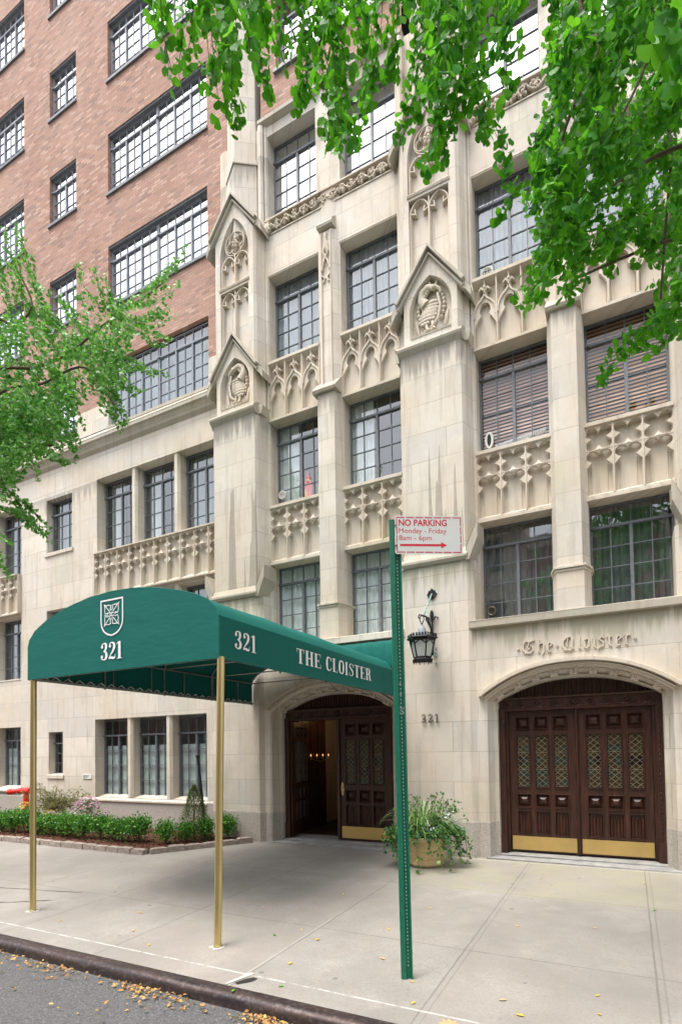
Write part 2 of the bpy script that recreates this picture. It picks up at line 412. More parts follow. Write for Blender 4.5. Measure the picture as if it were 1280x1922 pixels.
def canvas(name, col):
    m, t, b = newmat(name); n = N(t); P, xyz = n.pos()
    f = n.noise(P, 1.3, 4, .55); wv = n.noise(P, 420, 2, .5)
    c = n.mix(f, tuple(x*1.12 for x in col), tuple(x*.85 for x in col))
    c = n.mix(n.math('MULTIPLY', wv, .25), c, tuple(x*.6 for x in col))
    n.l(c, b.inputs['Base Color']); b.inputs['Roughness'].default_value = .75; wr = n.noise(n.comb(n.math('MULTIPLY', xyz[0], 1.2), n.math('MULTIPLY', xyz[1], 1.2), n.math('MULTIPLY', xyz[2], 3.5)), 2.2, 3, .55)
    n.bump(n.math('ADD', n.math('MULTIPLY', wr, 6), wv), b, .35, .003)
    b.inputs['Specular IOR Level'].default_value = .25
    return m
M['canvas'] = canvas('green_awning_canvas', (.003,.122,.100))
M['white'] = plain('white_lettering_paint', (.80,.79,.80), .6, 0, .05, 10)
M['galv'] = plain('galvanised_rod', (.30,.30,.29), .45, .6, .3, 20)
M['black'] = plain('black_wrought_iron', (.018,.019,.023), .45, .3, .4, 20)
M['frost'] = plain('frosted_lantern_glass', (.50,.55,.50), .35, 0, .25, 6)
M['verd'] = plain('verdigris_copper', (.22,.36,.32), .7, .2, .6, 30)
M['signgreen'] = plain('green_painted_post', (.008,.145,.085), .42, .1, .25, 25)
M['signwhite'] = plain('white_sign_sheeting', (.70,.72,.69), .4, 0, .06, 4)
M['signred'] = plain('red_sign_ink', (.62,.02,.04), .45, 0, .1, 30)
M['sticker'] = plain('peeling_sticker_residue', (.62,.64,.60), .8, 0, .5, 60)
M['mortar'] = plain('grey_mortar', (.42,.41,.38), .9, 0, .4, 30)
M['red'] = plain('red_standpipe_paint', (.72,.025,.02), .35, 0, .2, 12)
M['redglow'] = plain('red_yellow_ornament_red', (.90,.03,.02), .4, 0, .2, 20)
M['yellow'] = plain('ornament_yellow', (.80,.50,.06), .4, 0, .2, 20)
M['pot'] = plain('sand_coloured_clay', (.60,.46,.24), .7, 0, .25, 9, .2)
M['soil'] = plain('dark_soil', (.04,.028,.02), .95, 0, .5, 30, .5)
M['silverduct'] = plain('ribbed_silver_duct', (.62,.64,.66), .3, .6, .15, 12)
M['whiteplastic'] = plain('white_plastic', (.68,.68,.64), .45, 0, .1, 8)
def line_mask(n, coord, at, half):   # 1 within half of coord==at
    return n.math('LESS_THAN', n.math('ABSOLUTE', n.math('SUBTRACT', coord, at)), half)
def between(n, c, a, b):
    return n.math('MULTIPLY', n.math('GREATER_THAN', c, a), n.math('LESS_THAN', c, b))
def pavement_mat():
    m, t, b = newmat('grey_concrete_flags'); n = N(t); P, xyz = n.pos()
    wob = n.math('MULTIPLY', n.math('SUBTRACT', n.noise(P, 5, 3, .6), .5), .012)
    x = n.math('ADD', xyz[0], wob); y = n.math('ADD', xyz[1], wob)
    f = n.noise(P, 1.2, 6, .6); f2 = n.noise(P, 55, 4, .75)
    c = n.mix(n.ramp(f, [(.3, 0), (.7, 1)]), (.335,.315,.285), (.20,.188,.172))
    f3 = n.noise(P, 4.5, 6, .7); c = n.mix(n.math('MULTIPLY', n.ramp(f3, [(.42, 0), (.70, 1)]), .45), c, (.23,.205,.175))
    f4 = n.noise(P, 2.2, 5, .6); c = n.mix(n.math('MULTIPLY', n.ramp(f4, [(.55, 0), (.72, 1)]), .4), c, (.41,.39,.355))
    c = n.mix(n.math('MULTIPLY', n.ramp(f2, [(.45, 0), (.66, 1)]), .6), c, (.19,.17,.15))
    # every flag poured a little lighter or darker
    cell = n.n('ShaderNodeTexWhiteNoise', noise_dimensions='2D')
    n.l(n.comb(n.math('FLOOR', n.math('DIVIDE', n.math('ADD', x, 14.18), 1.3)), n.math('FLOOR', n.math('DIVIDE', n.math('ADD', y, .75), 1.68))), cell.inputs['Vector'])
    c = n.mix(n.math('MULTIPLY', cell.outputs['Value'], .42), c, (.25,.225,.195))
    # green growth before the garage threshold
    g = n.math('MULTIPLY', n.math('MULTIPLY', n.math('GREATER_THAN', y, 5.93), n.math('GREATER_THAN', x, -2.5)), n.ramp(n.noise(P, 1.7, 4, .6), [(.35, .0), (.68, .6)]))
    c = n.mix(g, c, (.31,.295,.19))
    # drying stains and gum spots
    v = n.n('ShaderNodeTexVoronoi'); v.inputs['Scale'].default_value = 2.6; n.l(P, v.inputs['Vector'])
    c = n.mix(n.math('MULTIPLY', n.math('LESS_THAN', v.outputs['Distance'], .055), .7), c, (.12,.115,.11))
    v2 = n.n('ShaderNodeTexVoronoi'); v2.inputs['Scale'].default_value = 7; n.l(P, v2.inputs['Vector'])
    c = n.mix(n.math('MULTIPLY', n.math('LESS_THAN', v2.outputs['Distance'], .09), .35), c, (.16,.15,.14))
    L = None
    for a in (-14.18,-12.88,-11.58,-10.28,-8.98,-7.68,-6.42,-5.12,-3.86,-2.48,-1.18,.12,1.42,2.72,4.02):
        q = line_mask(n, x, a, .007); L = q if L is None else n.math('MAXIMUM', L, q)
    for a in (4.32, 5.97):
        L = n.math('MAXIMUM', L, line_mask(n, y, a, .006))
    # tooled double line beside the joints
    for a in (-1.18, .12):
        L = n.math('MAXIMUM', L, n.math('MULTIPLY', line_mask(n, x, a+.045, .006), .6))
    c = n.mix(n.math('MULTIPLY', L, n.math('MULTIPLY_ADD', n.noise(P, 3, 3, .6), .7, .15)), c, (.11,.10,.09))
    wl = n.math('MAXIMUM', line_mask(n, y, 3.27, .009), n.math('MULTIPLY', line_mask(n, y, 7.44, .009), n.math('GREATER_THAN', x, -2.9)))
    wl = n.math('MAXIMUM', wl, n.math('MULTIPLY', n.math('MULTIPLY', line_mask(n, x, -2.50, .007), n.math('LESS_THAN', y, 4.6)), .5))
    wl = n.math('MULTIPLY', wl, n.ramp(n.noise(P, 9, 4, .7), [(.38, .15), (.5, 1)]))
    c = n.mix(n.math('MULTIPLY', wl, .62), c, (.52,.51,.48))
    n.l(c, b.inputs['Base Color']); b.inputs['Roughness'].default_value = .85
    n.bump(n.math('SUBTRACT', f2, n.math('MULTIPLY', L, 1.5)), b, .35, .004)
    return m
def asphalt_mat():
    m, t, b = newmat('worn_asphalt'); n = N(t); P, xyz = n.pos()
    v = n.n('ShaderNodeTexVoronoi'); v.inputs['Scale'].default_value = 130; n.l(P, v.inputs['Vector'])
    c = n.ramp(v.outputs['Color'], [(.2, (.055,.056,.058)), (.75, (.12,.12,.12)), (.97, (.24,.235,.22))])
    c = n.mix(n.math('MULTIPLY', n.noise(P, 1.3, 5, .6), .5), c, (.10,.098,.10))
    n.l(c, b.inputs['Base Color']); b.inputs['Roughness'].default_value = .9; n.bump(v.outputs['Distance'], b, .7, .006)
    return m
def kerb_mat():
    m, t, b = newmat('steel_faced_kerb'); n = N(t); P, xyz = n.pos()
    f = n.noise(n.comb(n.math('MULTIPLY', xyz[0], 1.2), n.math('MULTIPLY', xyz[1], 9), n.math('MULTIPLY', xyz[2], 9)), 2.2, 5, .65)
    c = n.mix(n.ramp(f, [(.35, 0), (.7, 1)]), (.04,.033,.036), (.085,.055,.048))
    c = n.mix(n.math('MULTIPLY', n.ramp(n.noise(P, 30, 4, .7), [(.5, 0), (.7, 1)]), .4), c, (.25,.22,.20))
    n.l(c, b.inputs['Base Color']); b.inputs['Metallic'].default_value = .55; n.l(n.math('MULTIPLY_ADD', f, .3, .30), b.inputs['Roughness'])
    n.bump(f, b, .2, .004)
    return m
def leaf_mat(name, a, b_, c_, rough=.5, trans=.35, patch=1.5):
    m, t, b = newmat(name); n = N(t); P, xyz = n.pos()
    g = n.n('ShaderNodeNewGeometry'); ri = g.outputs['Random Per Island']
    c = n.ramp(ri, [(.0, a), (.55, b_), (.93, c_)])
    n.l(c, b.inputs['Base Color']); b.inputs['Roughness'].default_value = rough; b.inputs['Specular IOR Level'].default_value = .45
    out = t.nodes['Material Output']; tl = n.n('ShaderNodeBsdfTranslucent'); mx = n.n('ShaderNodeMixShader'); mx.inputs[0].default_value = trans
    c2 = n.mix(.5, c, (.20,.48,.03)); n.l(c2, tl.inputs[0]); n.l(b.outputs[0], mx.inputs[1]); n.l(tl.outputs[0], mx.inputs[2]); n.l(mx.outputs[0], out.inputs[0])
    return m
M['pavement'] = pavement_mat(); M['asphalt'] = asphalt_mat(); M['kerb'] = kerb_mat()
M['ginkgo'] = leaf_mat('ginkgo_leaf', (.010,.16,.003), (.034,.32,.004), (.15,.52,.015), .5, .52)
M['ginkgofar'] = leaf_mat('ginkgo_leaf_glossy', (.04,.18,.035), (.10,.34,.05), (.28,.54,.17), .36, .46)  # paler greens also carry the leaves' whitish highlights in their colour
M['box'] = leaf_mat('boxwood_leaf', (.014,.08,.012), (.04,.19,.02), (.17,.40,.05), .35, .25)
M['maple'] = leaf_mat('thin_maple_leaf', (.16,.085,.05), (.20,.17,.08), (.28,.24,.13), .6, .3)
M['mumleaf'] = leaf_mat('mum_leaf', (.05,.11,.03), (.09,.17,.05), (.15,.22,.07), .6, .2)
M['pink'] = leaf_mat('pink_petal', (.50,.12,.34), (.62,.24,.48), (.72,.40,.58), .6, .3)
M['yelflower'] = leaf_mat('yellow_petal', (.75,.45,.04), (.80,.58,.07), (.75,.25,.05), .6, .3)
M['spruce'] = leaf_mat('dwarf_spruce_needle', (.05,.085,.025), (.09,.13,.04), (.18,.14,.06), .6, .2)
M['grass'] = leaf_mat('variegated_grass_blade', (.12,.24,.07), (.25,.38,.14), (.45,.52,.28), .5, .3)
M['ivy'] = leaf_mat('trailing_vine_leaf', (.02,.085,.03), (.05,.16,.06), (.22,.40,.10), .4, .3)
M['silver'] = leaf_mat('silver_foliage', (.40,.46,.42), (.5,.56,.52), (.6,.66,.62), .6, .2)
M['fallen'] = leaf_mat('fallen_leaf', (.30,.14,.06), (.50,.27,.10), (.66,.42,.14), .7, .2)
M['bark'] = plain('grey_brown_bark', (.13,.095,.065), .9, 0, .5, 16, .8, .3, .02)
M['mulch'] = plain('red_brown_bark_mulch', (.12,.05,.03), .95, 0, .7, 38, 1, .3, .02)
M['edging'] = plain('rough_granite_sett', (.30,.25,.215), .85, 0, .45, 26, .7, .4, .012)
M['housebrick'] = plain('reddish_brick_front', (.30,.15,.11), .9, 0, .25, 2)

# ================================================================== THE GROUND
GZ = lambda y: .03*y           # the pavement falls towards the kerb
def sheet(name, pts, mat, kind='structure', loc=(0,0,0)):
    mb = MB(); mb.add(pts, [tuple(range(len(pts)))]); o = mb.build(name, mat, loc=loc); o['kind'] = kind; return o
sheet('ground', [(-400,-400,-.20),(400,-400,-.20),(400,400,-.20),(-400,400,-.20)], M['asphalt'])
mb = MB()
nx = 60
for i in range(nx):
    xa = -80+i*2.6; mb.add([(xa,-7,.0),(xa+2.6,-7,.0),(xa+2.6,-2,.05),(xa,-2,.05),(xa+2.6,2.96,.0),(xa,2.96,.0)], [(0,1,2,3),(3,2,4,5)])
tag(mb.build('road', M['asphalt'], loc=(0,0,0)), kind='structure')
mb = MB()
mb.add([(-80,3.06,GZ(3.06)),(80,3.06,GZ(3.06)),(80,9.6,GZ(9.6)),(-80,9.6,GZ(9.6))], [(0,1,2,3)])
tag(mb.build('pavement', M['pavement'], loc=(0,0,0)), kind='structure')
def flatpoly(name, pts, mat, dz):
    m_ = MB(); m_.add([(x, y, GZ(y)+dz) for x, y in pts], [tuple(range(len(pts)))]); tag(m_.build(name, mat, loc=(0,0,0)), kind='structure')
# broken joint beside the kerb, and cracks with old mortar at the left
flatpoly('pavement_gap', [(-2.48,3.12),(-2.45,3.10),(-2.38,3.18),(-2.37,3.235),(-2.41,3.24),(-2.45,3.19)], plain('black_gap', (.02,.018,.016), .95), .004)
flatpoly('joint_mortar', [(-2.535,3.08),(-2.515,3.075),(-2.46,3.22),(-2.44,3.29),(-2.475,3.30),(-2.50,3.21)], plain('pale_mortar', (.52,.50,.46), .9, 0, .4, 30), .005)
cr = random.Random(5)
def crack(a, b, w_, n_=14):
    L_ = []; Rr = []
    for i in range(n_+1):
        t = i/n_; x = a[0]+(b[0]-a[0])*t+cr.gauss(0,.005); y = a[1]+(b[1]-a[1])*t+cr.gauss(0,.005); ww = w_*cr.uniform(.3,1)*(1 if 0 < i < n_ else .2)
        L_.append((x, y+ww/2)); Rr.append((x, y-ww/2))
    flatpoly('pavement_crack', L_+Rr[::-1], M_CRACK, .004)
M_CRACK = plain('crack_shadow', (.12,.105,.09), .95)
crack((-6.9,4.02), (-5.55,4.28), .022); crack((-6.2,3.6), (-5.62,3.95), .03)
mb = MB()   # steel nosing: vertical face, rolled top
prof = [(2.955,-.12),(2.955,.045),(2.962,.068),(2.978,.084),(3.0,.092),(3.065,.0945),(3.065,-.12)]
mb.prism_x(prof, -80, 80)
tag(mb.build('kerb', M['kerb'], loc=(0,0,0), smooth=True), kind='structure')
mb = MB(); mb.box(-80,80,-7.2,-7.0,-.1,.14); mb.add([(-80,-11,.2),(80,-11,.2),(80,-7.1,.135),(-80,-7.1,.135)],[(0,1,2,3)])
tag(mb.build('far_pavement', M['pavement'], loc=(0,0,0)), kind='structure')

# the row of houses over the road (seen mirrored in the windows)
def far_house(x0, x1, h, mat, label):
    o = empty('opposite_house', ((x0+x1)/2, -11, .2), label, 'building', 'houses across the street')
    mb = MB(); holes = []
    nxw = int((x1-x0)/2.2)
    for i in range(nxw):
        for j in range(int(h/3)):
            a = x0+.7+i*(x1-x0-.6)/nxw; holes.append((a, a+1.1, 1.2+j*3, 2.9+j*3))
    # front faces -y side of this house looks to +y
    xs = sorted({x0, x1} | {v for q in holes for v in q[:2]}); zs = sorted({.1, h} | {v for q in holes for v in q[2:]})
    for i in range(len(xs)-1):
        for j in range(len(zs)-1):
            cx = (xs[i]+xs[i+1])/2; cz = (zs[j]+zs[j+1])/2
            if any(q[0] < cx < q[1] and q[2] < cz < q[3] for q in holes): continue
            mb.box(xs[i], xs[i+1], -11.3, -11, zs[j], zs[j+1])
    mb.box(x0, x1, -20, -11.3, .1, h)
    mb.build('wall', mat, o)
    g = MB()
    for q in holes: g.box(q[0]+.02, q[1]-.02, -11.28, -11.2, q[2]+.02, q[3]-.02)
    g.build('window', M['dim'], o)
    c = MB(); c.box(x0, x1, -11.31, -10.7, h, h+.5); c.build('cornice', M['stone'], o)
far_house(-34, -16, 10, M['housebrick'], 'brick house across the street, mirrored only in the windows at the left end')
far_house(-16, -4, 12.5, M['stone'], 'pale stone house across the street, mirrored in the middle windows')
far_house(-4, 9, 11, M['housebrick'], 'brick house across the street, mirrored in the windows at the right')
far_house(9, 30, 13, M['stone'], 'tall pale house across the street beyond the right end')
